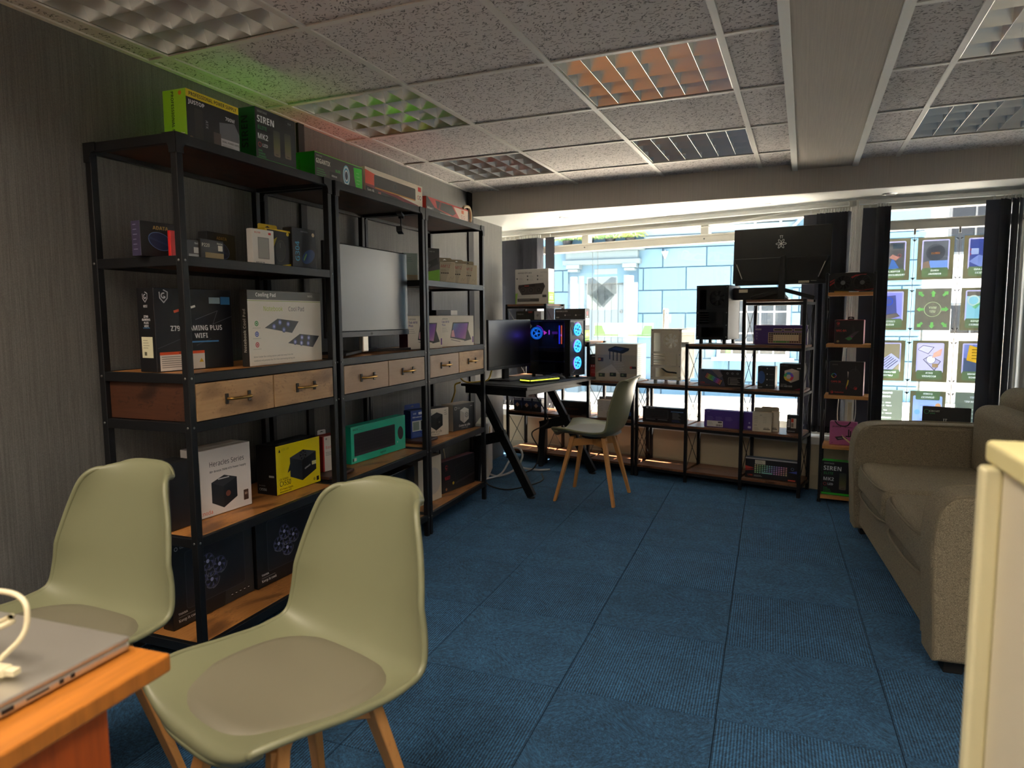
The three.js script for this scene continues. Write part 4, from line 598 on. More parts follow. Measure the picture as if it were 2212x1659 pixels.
carton('charger_box', 'small black and white box lying on the two tablet boxes', 'box', { w: 0.2, h: 0.032, d: 0.05, at: lw(-1.86, 1.2275, -3.78), turn: E_ - 0.25, color: '#2a2624', px: 200, front: (g, W, H) => { R_(g, 0, 0, W, H, '#2f2a28'); R_(g, W * 0.68, 0, W * 0.32, H, '#dedad4'); }, top: (g, W, H) => { R_(g, 0, 0, W, H, '#322d2b'); R_(g, W * 0.68, 0, W * 0.32, H, '#e0dcd6'); } });
// --- second shelf, farthest unit
carton('enclosure_box', 'grey box with lime green lower band on the far tall shelf', 'box', { w: 0.1, h: 0.192, d: 0.05, at: lw(-1.83, 1.421, -3.54), turn: E_ - 0.5, color: '#3c3a39', px: 260, front: (g, W, H) => { R_(g, 0, 0, W, H, '#4a4746'); poly(g, [[0, H * 0.72], [W, H * 0.62], [W, H], [0, H]], '#86c442'); poly(g, [[W * 0.1, H * 0.45], [W * 0.8, H * 0.28], [W * 0.92, H * 0.46], [W * 0.2, H * 0.62]], '#2c2a2a'); poly(g, [[W * 0.1, H * 0.45], [W * 0.4, H * 0.5], [W * 0.2, H * 0.62]], '#5c5a58'); txt(g, 'HDD 3.0', W * 0.3, H * 0.1, H * 0.05, '#b8b6b2'); } });
carton('cleaner_box', 'slim pale teal and dark green box behind the post of the far tall shelf', 'box', { w: 0.09, h: 0.165, d: 0.09, at: lw(-1.95, 1.421, -3.5), turn: E_ - 0.6, color: '#123230', px: 220, front: (g, W, H) => { const q = g.createLinearGradient(0, 0, 0, H); q.addColorStop(0, '#b8dcd8'); q.addColorStop(1, '#dcd8c0'); R_(g, 0, 0, W, H, '#cfe4de'); R_(g, 0, H * 0.75, W, H * 0.25, '#e6d2b0'); lines(g, W * 0.2, H * 0.15, W * 0.5, 3, H * 0.06, '#8fb8b4'); } });
const amFront = (g, W, H) => { R_(g, 0, 0, W, H, '#cbbfa4'); poly(g, [[W * 0.75, 0], [W, 0], [W, H], [W * 0.35, H]], '#dccfb2'); txt(g, 'AM12', W * 0.06, H * 0.2, H * 0.2, '#b83a40', { w: 'normal' }); lines(g, W * 0.08, H * 0.36, W * 0.4, 2, H * 0.06, '#8a8068', 3); for (let i = 0; i < 4; i++) R_(g, W * (0.08 + i * 0.13), H * 0.5, W * 0.09, H * 0.06, '#4a4438'); poly(g, [[W * 0.6, H * 0.85], [W * 0.7, H * 0.7], [W * 0.78, H * 0.82], [W * 0.92, H * 0.68]], null, '#a89c82', 2); };
for (const [x, z, l] of [[-1.815, -3.705, 'beige AM12 box with hanging tab, leftmost of three on the far shelf'], [-1.808, -3.855, 'beige AM12 box with hanging tab, middle of three on the far shelf'], [-1.8, -4.0, 'beige AM12 box with hanging tab, rightmost of three and fully in view']]) carton('audio_adapter_box', l, 'box', { w: 0.105, h: 0.125, d: 0.035, at: lw(x, 1.421, z), turn: E_ - 0.6, color: '#5e4c38', tab: 0.026, tabColor: '#a89a7c', tabW: 0.88, px: 220, front: amFront, group: 'three beige AM12 boxes on the far tall shelf' });
// --- lower shelf
carton('power_supply_box', 'white Heracles Series power supply box on the lower shelf behind the chairs', 'box', { w: 0.233, h: 0.25, d: 0.1, at: lw(-1.9, 0.491, -1.965), turn: E_ - 0.09, color: '#e4dfdc', px: 520, front: (g, W, H) => { R_(g, 0, 0, W, H, '#e6e0de'); txt(g, 'Heracles Series', W * 0.52, H * 0.23, H * 0.1, '#3c3a3c', { al: 'center', w: 'normal', sx: 0.95 }); txt(g, '80+ Bronze 750W ATX Power Supply', W * 0.54, H * 0.34, H * 0.04, '#55535a', { al: 'center' }); isoBox(g, W * 0.2, H * 0.5, W * 0.5, H * 0.42, '#35363c', '#24262b', '#1b1d22'); disc(g, W * 0.52, H * 0.72, H * 0.045, '#7a4434'); poly(g, [[W * 0.33, H * 0.47], [W * 0.55, H * 0.47]], null, '#d8d8d8', 8); rrect(g, W * 0.83, H * 0.74, W * 0.1, H * 0.16, 5, '#55382a'); txt(g, '80', W * 0.88, H * 0.8, H * 0.05, '#c8a890', { al: 'center' }); txt(g, 'tecnoda', W * -0.1, H * 0.93, H * 0.08, '#d8553c', { w: 'normal' }); } });
carton('power_supply_box', 'black box with white edge on the lower shelf, left of the near post', 'box', { w: 0.1, h: 0.235, d: 0.09, at: lw(-1.9, 0.491, -1.755), turn: E_, color: '#17171a', px: 240, front: (g, W, H) => { R_(g, 0, 0, W, H, '#1a1a1d'); R_(g, W * 0.9, 0, W * 0.1, H, '#dedcda'); } });
carton('power_supply_box', 'bright yellow CX550 power supply box with black side on the lower shelf', 'box', { w: 0.275, h: 0.205, d: 0.105, at: lw(-1.868, 0.491, -2.345), turn: E_ - 0.04, color: '#131315', px: 560, rough: 0.25, front: (g, W, H) => { R_(g, 0, 0, W, H, '#e4d20c'); poly(g, [[W * 0.06, H * 0.14], [W * 0.08, H * 0.07], [W * 0.1, H * 0.14]], '#25230c'); txt(g, 'CORSAIR', W * 0.12, H * 0.1, H * 0.055, '#8a8010', { w: 'normal' }); isoBox(g, W * 0.3, H * 0.3, W * 0.6, H * 0.55, '#44484e', '#2e3238', '#23262b'); fanArt(g, W * 0.6, H * 0.31, H * 0.1, '#1b1d21', '#2a2d32'); poly(g, [[W * 0.3, H * 0.42], [W * 0.24, H * 0.6], [W * 0.31, H * 0.56]], '#2a2c30'); R_(g, W * 0.8, H * 0.5, W * 0.1, H * 0.08, '#d8d4a0'); txt(g, 'CORSAIR', W * 0.63, H * 0.62, H * 0.045, '#c8ccd0', { rot: -0.3 }); txt(g, 'CX SERIES', W * 0.06, H * 0.7, H * 0.055, '#6a6008'); txt(g, 'CX550', W * 0.06, H * 0.79, H * 0.14, '#1e1c08', { w: 'normal', sx: 0.85 }); txt(g, 'ATX Power Supply', W * 0.06, H * 0.9, H * 0.045, '#4a4408', { skew: -0.2 }); txt(g, 'Alimentation ATX', W * 0.06, H * 0.95, H * 0.04, '#4a4408', { skew: -0.2 }); R_(g, W * 0.9, H * 0.86, W * 0.06, H * 0.09, '#3a2a1a'); disc(g, W * 0.85, H * 0.9, H * 0.03, '#a89a10', '#6a6008', 2); }, left: (g, W, H) => { R_(g, 0, 0, W, H, '#131315'); txt(g, 'CX550', W * 0.1, H * 0.9, H * 0.07, '#a8a8aa', { w: 'normal' }); txt(g, 'CX SERIES', W * 0.1, H * 0.82, H * 0.035, '#6a6a6c'); R_(g, W * 0.62, H * 0.6, W * 0.26, H * 0.04, '#8a8a84'); } });
single('tablet_case', rb(0.2, 0.014, 0.2, 0.004), paint(0x4a2c22), 'flat dark brown tablet under the red and white drive box', 'tablet', null, [-1.93, 0.499, -2.6]);
carton('drive_box', 'red and white box printed Bas, half behind the shelf posts', 'box', { w: 0.105, h: 0.165, d: 0.06, at: lw(-1.905, 0.507, -2.625), turn: E_ - 0.15, color: '#a82a24', px: 260, tab: 0.022, tabColor: '#d8d8d8', tabW: 0.5, front: (g, W, H) => { R_(g, 0, 0, W, H, '#e6ddd4'); R_(g, 0, 0, W * 0.08, H, '#c8352c'); disc(g, W * 0.22, H * 0.08, H * 0.03, '#9a948c'); txt(g, 'Basic', W * 0.16, H * 0.32, H * 0.12, '#d05a48', { w: 'normal' }); lines(g, W * 0.16, H * 0.46, W * 0.5, 3, H * 0.04, '#8a847c'); }, left: (g, W, H) => { R_(g, 0, 0, W, H, '#8a241f'); disc(g, W * 0.5, H * 0.3, W * 0.16, null, '#b86a60', 3); } });
carton('keyboard_box', 'teal green keyboard and mouse box on the middle tall shelf', 'box', { w: 0.475, h: 0.187, d: 0.058, at: lw(-1.905, 0.491, -3.05), turn: E_ - 0.075, color: '#0fb493', px: 820, front: (g, W, H) => { R_(g, 0, 0, W, H, '#14bd9c'); txt(g, 'MK270', W * 0.03, H * 0.09, H * 0.07, '#0b5a4c'); lines(g, W * 0.12, H * 0.06, W * 0.14, 2, H * 0.05, '#0f8a74', 3); keysArt(g, W * 0.05, H * 0.2, W * 0.74, H * 0.6, 22, 6, '#2b2326', (c, r) => (c > 0.64 && c < 0.78 && r > 0.5 && r < 0.7 ? '#2b2326' : '#171316')); R_(g, W * 0.05, H * 0.74, W * 0.74, H * 0.07, '#332a2d'); g.save(); g.translate(W * 0.9, H * 0.5); g.rotate(-0.12); g.scale(0.72, 1); disc(g, 0, 0, H * 0.19, '#1f1d20', '#3a383c', 4); R_(g, -3, -H * 0.15, 6, H * 0.1, '#4a484c'); g.restore(); R_(g, W * 0.83, H * 0.72, W * 0.015, H * 0.05, '#e0e0e0'); txt(g, 'logitech', W * 0.5, H * 0.9, H * 0.07, '#0a3a32'); R_(g, W * 0.02, H * 0.86, W * 0.02, H * 0.08, '#15302c'); R_(g, W * 0.045, H * 0.85, W * 0.04, H * 0.09, '#c8e0d8'); }, left: (g, W, H) => R_(g, -9, -9, W + 18, H + 18, '#0fae8e'), top: (g, W, H) => { R_(g, -9, -9, W + 18, H + 18, '#19c2a2'); R_(g, W * 0.6, H * 0.2, W * 0.2, H * 0.6, '#8aa89a'); }, flap: '#19c2a2' });
single('tablet_case', rb(0.2, 0.014, 0.18, 0.004), paint(0x4a2e26), 'flat dark brown tablet under the blue lamp box', 'tablet', null, [-1.94, 0.499, -3.5]);
carton('security_light_box', 'blue and white light box with a hanging tab on the middle lower shelf', 'box', { w: 0.14, h: 0.165, d: 0.06, at: lw(-1.93, 0.507, -3.53), turn: E_ - 0.3, color: '#1c2e66', px: 280, tab: 0.03, tabColor: '#2b4a9a', front: (g, W, H) => { R_(g, 0, 0, W, H, '#27479c'); R_(g, W * 0.08, H * 0.38, W * 0.9, H * 0.38, '#dfe2dc'); R_(g, W * 0.12, H * 0.42, W * 0.36, H * 0.3, '#8a9a8c'); rrect(g, W * 0.58, H * 0.4, W * 0.2, H * 0.34, 5, '#1b1d1c'); txt(g, 'USB', W * 0.14, H * 0.12, H * 0.08, '#c8d4f0'); R_(g, W * 0.45, H * 0.08, W * 0.4, H * 0.09, '#e6eaf2'); txt(g, 'HDD external', W * 0.1, H * 0.25, H * 0.07, '#e8ecf4'); lines(g, W * 0.1, H * 0.82, W * 0.6, 3, H * 0.05, '#7a94d0', 3); } });
const lifeArt = (g, W, H, fg) => { txt(g, 'Come to Life', W * 0.52, H * 0.83, H * 0.12, fg, { al: 'center', w: fg === '#e8e4de' ? 'bold' : 'normal', sx: 0.9 }); txt(g, 'ATX Power Supply', W * 0.52, H * 0.92, H * 0.045, fg, { al: 'center', w: 'normal' }); };
carton('power_supply_box', 'white Come to Life power supply box behind the post of the far shelf', 'box', { w: 0.225, h: 0.172, d: 0.09, at: lw(-1.895, 0.491, -3.66), turn: E_ - 0.38, color: '#2a2a2a', px: 400, front: (g, W, H) => { R_(g, 0, 0, W, H, '#e2d9ca'); isoBox(g, W * 0.36, H * 0.24, W * 0.42, H * 0.55, '#3a3838', '#262626', '#1c1c1c'); fanArt(g, W * 0.66, H * 0.5, H * 0.14, '#0e0e0e', '#55504a'); txt(g, '85', W * 0.32, H * 0.18, H * 0.1, '#6a645a', { w: 'normal' }); lines(g, W * 0.84, H * 0.1, W * 0.12, 3, H * 0.07, '#55504a', 4); lifeArt(g, W, H, '#3a3630'); } });
carton('power_supply_box', 'black Come to Life power supply box at the right end of the far shelf', 'box', { w: 0.215, h: 0.17, d: 0.1, at: lw(-1.838, 0.491, -3.96), turn: E_ - 0.27, color: '#b8aea2', px: 400, front: (g, W, H) => { R_(g, 0, 0, W, H, '#17181b'); rrect(g, W * 0.08, H * 0.1, W * 0.08, H * 0.1, 3, null, '#c8c4be', 4); txt(g, 'Vida', W * 0.18, H * 0.15, H * 0.09, '#8a8884', { w: 'normal' }); isoBox(g, W * 0.32, H * 0.24, W * 0.4, H * 0.52, '#dcd6cc', '#b8b0a6', '#cfc8be'); fanArt(g, W * 0.62, H * 0.45, H * 0.1, '#4a4844', '#8a8680'); lines(g, W * 0.78, H * 0.12, W * 0.16, 1, 5, '#c8c4be', 4); lifeArt(g, W, H, '#e8e4de'); }, top: (g, W, H) => { R_(g, -9, -9, W + 18, H + 18, '#a8a49c'); R_(g, W * 0.1, H * 0.3, W * 0.7, H * 0.3, '#5a5854'); } });
// --- bottom shelf
const padFront = (g, W, H) => { R_(g, 0, 0, W, H, '#101114'); poly(g, [[W * 0.55, 0], [W, 0], [W, H], [W * 0.6, H], [W * 0.64, H * 0.7]], '#2c2a2a'); rrect(g, W * 0.16, H * 0.14, W * 0.72, H * 0.68, 20, '#1d1e24', '#3a3b42', 4); disc(g, W * 0.07, H * 0.075, H * 0.02, null, '#c8c8cc', 4); txt(g, 'CONCEPTRONIC', W * 0.11, H * 0.075, H * 0.035, '#c8c8cc', { skew: -0.1 }); for (const [x, y] of [[0.42, 0.36], [0.56, 0.45], [0.46, 0.6], [0.33, 0.5], [0.44, 0.49]]) { const r = (x === 0.44 ? 0.045 : 0.075) * W; for (let k = 0; k < 3; k++) { g.beginPath(); g.arc(W * x, H * y, r * (1.25 - k * 0.12), k, k + 1.5); g.strokeStyle = '#7a7a8a'; g.lineWidth = 4; g.stroke(); } if (x !== 0.44) fanArt(g, W * x, H * y, r, '#5a5c88', '#a8acd8', 6); } txt(g, 'THANA', W * 0.06, H * 0.84, H * 0.035, '#e0e0e0', { sx: 1.1 }); R_(g, W * 0.06, H * 0.875, W * 0.2, 3, '#8a8a8a'); txt(g, 'Keep it cool', W * 0.06, H * 0.92, H * 0.045, '#e6e6e6', { f: 'r', skew: -0.2 }); for (let k = 0; k < 5; k++) { disc(g, W * (0.7 + k * 0.055), H * 0.91, H * 0.022, '#0c0c0c', '#0c0c0c'); R_(g, W * (0.69 + k * 0.055), H * 0.905, W * 0.022, 5, '#d8d8d8'); } };
carton('laptop_cooler_box', 'black laptop cooler box with purple fans on the bottom shelf, left of the post', 'box', { w: 0.39, h: 0.312, d: 0.05, at: lw(-1.93, 0.121, -1.915), turn: E_ - 0.03, color: '#0e0f11', px: 620, front: padFront, left: (g, W, H) => { R_(g, 0, 0, W, H, '#0c0c0e'); R_(g, W * 0.15, H * 0.6, W * 0.5, W * 0.5, '#6a6a6a'); } });
carton('laptop_cooler_box', 'black laptop cooler box with purple fans, half hidden by the nearest chair back', 'box', { w: 0.38, h: 0.31, d: 0.05, at: lw(-1.9, 0.121, -2.305), turn: E_ - 0.06, color: '#0e0f11', px: 560, front: padFront });
carton('carrying_case_box', 'big glossy black box on the bottom shelf behind the nearest chair back', 'box', { w: 0.56, h: 0.28, d: 0.3, at: lw(-1.82, 0.121, -2.98), turn: E_, color: '#131417', px: 420, rough: 0.2, coat: 0.8, front: (g, W, H) => { R_(g, 0, 0, W, H, '#15161a'); poly(g, [[W * 0.75, H * 0.1], [W, 0], [W, H], [W * 0.8, H]], '#1f2225'); txt(g, 'CONCEPTRONIC', W * 0.28, H * 0.2, H * 0.08, '#8a8c90', { skew: -0.2 }); rrect(g, W * 0.4, H * 0.35, W * 0.4, H * 0.6, 12, null, '#2c2e33', 4); } });
carton('webcam_box', 'tall cream box with a grey circle at the end of the bottom shelf', 'box', { w: 0.24, h: 0.27, d: 0.1, at: lw(-1.86, 0.121, -3.52), turn: E_ - 0.12, color: '#8a8476', px: 300, front: (g, W, H) => { R_(g, 0, 0, W, H, '#ddd2bc'); disc(g, W * 0.62, H * 0.55, W * 0.34, '#c9c3ba'); } });
carton('keyboard_box', 'black and red keyboard box printed K607 on the far bottom shelf', 'box', { w: 0.365, h: 0.2, d: 0.055, at: lw(-1.845, 0.121, -3.885), turn: E_ - 0.165, color: '#141013', px: 640, front: (g, W, H) => { R_(g, 0, 0, W, H, '#171214'); disc(g, W * 0.13, H * 0.2, H * 0.07, '#b82a2c'); poly(g, [[W * 0.09, H * 0.2], [W * 0.15, H * 0.15], [W * 0.17, H * 0.24]], '#171214'); txt(g, 'MARVO', W * 0.13, H * 0.3, H * 0.04, '#b82a2c', { al: 'center' }); txt(g, 'K607', W * 0.08, H * 0.55, H * 0.16, '#d02a30', { skew: -0.2, sx: 0.8 }); R_(g, W * 0.09, H * 0.66, W * 0.22, 3, '#55484a'); disc(g, W * 0.33, H * 0.77, H * 0.05, '#d8b83a'); disc(g, W * 0.12, H * 0.9, H * 0.045, '#b87a4a'); g.save(); g.translate(W * 0.36, H * 0.16); g.transform(1, -0.12, 0.1, 1, 0, H * 0.09); keysArt(g, 0, 0, W * 0.62, H * 0.55, 18, 6, '#2c2727', () => '#0c0a0b'); R_(g, 0, H * 0.52, W * 0.62, H * 0.06, '#3a3434'); g.restore(); }, top: (g, W, H) => { R_(g, -9, -9, W + 18, H + 18, '#6a1c20'); R_(g, W * 0.25, H * 0.4, W * 0.4, H * 0.12, '#d8a8a4'); }, flap: '#72201f' });
// --- cartons on the stepped shelves (s along the front, off behind it)
const stepAt = (s, y, off = 0.06) => [SA.x + Math.cos(SANG) * s - Math.sin(SANG) * off, y + 0.001, SA.z - Math.sin(SANG) * s - Math.cos(SANG) * off];
carton('keyboard_box', 'purple keyboard box printed K500 with a cream keyboard picture', 'box', { w: 0.34, h: 0.132, d: 0.05, at: stepAt(-0.185, 1.015, 0.12), turn: SANG + 0.06, color: '#d8d0d8', px: 560, front: (g, W, H) => { R_(g, 0, 0, W, H, '#4a2d86'); shield(g, W * 0.03, H * 0.09, H * 0.05, '#c8c0e0'); txt(g, 'K500', W * 0.02, H * 0.22, H * 0.12, '#e6e0f0', { sx: 1.1 }); for (const y of [0.4, 0.55, 0.7]) { disc(g, W * 0.05, H * y, H * 0.03, null, '#b8aed8', 3); R_(g, W * 0.02, H * (y + 0.06), W * 0.07, 2, '#8a7ab8'); } for (let k = 0; k < 3; k++) { rrect(g, W * (0.37 + 0.19 * k), H * 0.17, W * 0.17, H * 0.15, 3, '#d0b8ae'); rrect(g, W * (0.38 + 0.19 * k), H * 0.2, W * 0.15, H * 0.08, 8, '#3a3034'); } keysArt(g, W * 0.27, H * 0.37, W * 0.68, H * 0.57, 15, 5, '#d2b8a0', (c, r) => (r < 0.05 || c < 0.08 || c > 0.86 ? (r < 0.05 ? '#3a3430' : '#6a4a3a') : r > 0.75 ? (c < 0.6 ? '#4f9a4a' : '#5a3a30') : '#ecdcb4')); } });
carton('keyboard_box', 'dark blue-grey keyboard box with a lit keyboard picture, left middle shelf', 'box', { w: 0.315, h: 0.118, d: 0.05, at: stepAt(-0.565, 0.715, 0.05), turn: SANG + 0.05, color: '#1c1c24', px: 520, front: (g, W, H) => { R_(g, 0, 0, W, H, '#17171d'); poly(g, [[0, 0], [W * 0.5, 0], [W * 0.62, H], [0, H]], '#474c62'); poly(g, [[W * 0.3, 0], [W * 0.46, 0], [W * 0.56, H * 0.35], [W * 0.48, H * 0.5]], '#7a6a70'); g.save(); g.translate(W * 0.2, H * 0.18); g.rotate(0.45); keysArt(g, 0, 0, W * 0.4, H * 0.34, 13, 5, '#22222a', (c, r) => `hsl(${(c * 420) % 360},55%,60%)`); g.restore(); txt(g, 'L700', W * 0.05, H * 0.8, H * 0.13, '#d8402a', { skew: -0.2 }); R_(g, W * 0.05, H * 0.9, W * 0.22, 3, '#d86a5a'); for (let k = 0; k < 3; k++) disc(g, W * (0.66 + k * 0.11), H * 0.2, H * 0.05, null, '#b8b8be', 3); rrect(g, W * 0.68, H * 0.46, W * 0.3, H * 0.4, 5, null, '#c8c4bc', 3); lines(g, W * 0.71, H * 0.53, W * 0.24, 4, H * 0.09, '#b0aca4', 5); disc(g, W * 0.11, H * 0.06, H * 0.07, '#2a2c38'); } });
carton('mouse_box', 'dark mouse box with a blue mouse picture on the upper middle shelf', 'box', { w: 0.115, h: 0.152, d: 0.07, at: stepAt(-0.258, 0.715, 0.08), turn: SANG + 0.02, color: '#26282a', px: 260, front: (g, W, H) => { R_(g, 0, 0, W, H, '#2b2e2f'); g.save(); g.translate(W * 0.22, H * 0.5); g.scale(0.55, 1); disc(g, 0, 0, H * 0.28, '#3f68b0', '#5a86cc', 3); g.restore(); txt(g, 'HERO', W * 0.05, H * 0.09, H * 0.06, '#6a6c6e'); for (let k = 0; k < 4; k++) { disc(g, W * 0.55, H * (0.1 + 0.25 * k), H * 0.03, '#d8d8d6'); R_(g, W * 0.66, H * (0.1 + 0.25 * k), W * 0.26, 4, '#8a8c8a'); } txt(g, 'GAMING', W * 0.04, H * 0.94, H * 0.045, '#d0d0ce'); } });
carton('cooler_box', 'black cooler box with a rainbow fan picture at the right end of the middle shelf', 'box', { w: 0.15, h: 0.176, d: 0.11, at: stepAt(-0.095, 0.715, 0.07), turn: SANG + 0.02, color: '#131215', px: 320, front: (g, W, H) => { R_(g, 0, 0, W, H, '#151317'); isoBox(g, W * 0.22, H * 0.27, W * 0.62, H * 0.46, '#e2cfc0', '#e6d8d0', '#cdb8a8'); const cs = ['#e84a6a', '#f0a03a', '#f0e05a', '#5ac87a', '#3a9ae0', '#8a5ae0']; cs.forEach((c, i) => { g.beginPath(); g.arc(W * 0.4, H * 0.5, H * 0.13, i * 1.047, (i + 1) * 1.047); g.strokeStyle = c; g.lineWidth = H * 0.09; g.stroke(); }); disc(g, W * 0.4, H * 0.5, H * 0.07, '#efe4d8'); shield(g, W * 0.1, H * 0.08, H * 0.025, '#d8d8d8'); txt(g, 'MONTECH', W * 0.16, H * 0.09, H * 0.035, '#a8a8aa'); R_(g, W * 0.74, H * 0.16, W * 0.22, H * 0.035, '#c8c8c8'); txt(g, 'CR 1400 EVO', W * 0.06, H * 0.87, H * 0.085, '#dcd8d4', { sx: 0.85 }); R_(g, W * 0.06, H * 0.79, W * 0.26, 5, '#b0aca8'); poly(g, [[W * 0.6, H], [W, H * 0.9], [W, H]], '#b82a4a'); } });
carton('keyboard_box', 'black keyboard box with grey keyboard picture, lower shelf left of the purple box', 'box', { w: 0.335, h: 0.112, d: 0.05, at: stepAt(-0.98, 0.42, 0.05), turn: SANG + 0.05, color: '#141416', px: 520, front: (g, W, H) => { R_(g, 0, 0, W, H, '#18181b'); g.save(); g.scale(1, 0.5); disc(g, W * 0.11, H * 0.12, H * 0.09, '#e0e0e0'); g.restore(); txt(g, 'ENDORFY', W * 0.17, H * 0.07, H * 0.08, '#c8c8ca'); keysArt(g, W * 0.07, H * 0.16, W * 0.53, H * 0.58, 15, 6, '#4a4a4c', () => '#1a1a1c'); for (const x of [0.08, 0.36]) R_(g, W * x, H * 0.8, W * 0.22, 7, '#8a8a8c'); R_(g, W * 0.66, H * 0.2, W * 0.28, H * 0.06, '#6a94c8'); lines(g, W * 0.69, H * 0.32, W * 0.2, 6, H * 0.075, '#8a8a8c', 5); lines(g, W * 0.68, H * 0.8, W * 0.24, 2, H * 0.08, '#3a4a8a', 5); } });
carton('keyboard_box', 'long plain purple box with a white barcode label on the lower shelf', 'box', { w: 0.345, h: 0.125, d: 0.05, at: stepAt(-0.5, 0.42, 0.05), turn: SANG + 0.03, color: '#5a3f9a', px: 520, front: (g, W, H) => { R_(g, 0, 0, W, H, '#573a9a'); txt(g, 'K500', W * 0.06, H * 0.1, H * 0.07, '#a898d0'); for (const x of [0.06, 0.24, 0.44]) lines(g, W * x, H * 0.38, W * 0.16, 4, H * 0.06, '#9a86cc', 3); R_(g, W * 0.06, H * 0.62, W * 0.33, H * 0.34, '#e6e2da'); lines(g, W * 0.08, H * 0.7, W * 0.12, 3, H * 0.06, '#b0aca4', 3); for (let k = 0; k < 9; k++) R_(g, W * (0.25 + k * 0.014), H * 0.82, 3 + (k % 3), H * 0.11, '#4a4640'); R_(g, W * 0.29, H * 0.66, W * 0.08, H * 0.08, '#5a564e'); disc(g, W * 0.92, H * 0.6, H * 0.05, '#b8b0e0'); rrect(g, W * 0.89, H * 0.78, W * 0.06, H * 0.12, 4, '#d0c8ec'); } });
const creamBox = (g, W, H) => { R_(g, 0, 0, W, H, '#dcd2be'); txt(g, 'myfi', W * 0.38, H * 0.15, H * 0.05, '#6a6458'); for (const x of [0.1, 0.55]) for (let k = 0; k < 4; k++) R_(g, W * x, H * (0.24 + 0.09 * k), W * 0.18, 5, '#b8ae9a'); txt(g, 'C € X', W * 0.1, H * 0.68, H * 0.06, '#5a544a'); lines(g, W * 0.1, H * 0.8, W * 0.3, 4, H * 0.04, '#b0a692', 3); R_(g, W * 0.58, H * 0.84, W * 0.34, H * 0.04, '#4a443a'); for (let k = 0; k < 6; k++) R_(g, W * (0.62 + k * 0.045), H * 0.77, 4, H * 0.06, '#4a443a'); };
carton('adapter_box', 'front cream box with grey hanging flap in the lower right shelf', 'box', { w: 0.128, h: 0.135, d: 0.03, at: stepAt(-0.265, 0.42, 0.03), turn: SANG + 0.02, color: '#cfc4ae', tab: 0.03, tabColor: '#8e877a', px: 240, front: creamBox, group: 'cream boxes on the lower right shelf' });
carton('adapter_box', 'rear cream box peeping out behind the front cream box, lower right shelf', 'box', { w: 0.128, h: 0.138, d: 0.03, at: stepAt(-0.228, 0.42, 0.07), turn: SANG + 0.02, color: '#cfc4ae', tab: 0.03, tabColor: '#8e877a', px: 240, front: creamBox, group: 'cream boxes on the lower right shelf' });
carton('memory_box', 'small black box with red and white label at the right end of the lower shelf', 'box', { w: 0.085, h: 0.122, d: 0.04, at: stepAt(-0.075, 0.42, 0.09), turn: SANG, color: '#161518', px: 220, front: (g, W, H) => { R_(g, 0, 0, W, H, '#1b1a1d'); R_(g, W * 0.32, H * 0.18, W * 0.4, H * 0.55, '#d8cfc6'); R_(g, W * 0.34, H * 0.2, W * 0.18, H * 0.2, '#d8452e'); R_(g, W * 0.36, H * 0.45, W * 0.16, H * 0.22, '#8a7a6c'); R_(g, W * 0.06, H * 0.24, W * 0.2, H * 0.45, '#c8c6ca'); txt(g, 'DDR4', W * 0.15, H * 0.64, H * 0.13, '#1b1a1d', { rot: -1.57 }); txt(g, 'MEMORY', W * 0.08, H * 0.91, H * 0.07, '#c8c6ca', { sx: 1.3 }); } });
carton('keyboard_box', 'black keyboard box with a rainbow-lit keyboard on the bottom right shelf', 'box', { w: 0.345, h: 0.142, d: 0.055, at: stepAt(-0.2, 0.09, 0.05), turn: SANG + 0.03, color: '#17151a', px: 620, front: (g, W, H) => { R_(g, 0, 0, W, H, '#18161b'); R_(g, 0, 0, W, H * 0.07, '#b8b4b8'); poly(g, [[0, H * 0.42], [W * 0.18, H * 0.5], [0, H * 0.58]], '#d84030'); poly(g, [[0, H * 0.55], [W * 0.2, H * 0.58], [0, H * 0.68]], '#a82a24'); poly(g, [[W, H * 0.45], [W * 0.82, H * 0.55], [W, H * 0.6]], '#4a5ab8'); R_(g, W * 0.19, H * 0.1, W * 0.2, H * 0.2, '#ded6c4'); lines(g, W * 0.21, H * 0.15, W * 0.15, 3, H * 0.05, '#9a9284', 3); keysArt(g, W * 0.17, H * 0.3, W * 0.66, H * 0.5, 14, 5, '#211e26', (c, r) => `hsl(${(40 + c * 330 + r * 80) % 360},45%,72%)`, 0.34); txt(g, 'L700', W * 0.05, H * 0.87, H * 0.11, '#d8402a', { skew: -0.2 }); lines(g, W * 0.17, H * 0.85, W * 0.2, 2, H * 0.05, '#b8b4b0', 4); R_(g, W * 0.82, H * 0.9, W * 0.14, H * 0.07, '#d8553c'); disc(g, W * 0.9, H * 0.38, H * 0.06, null, '#8aa0c8', 3); } });
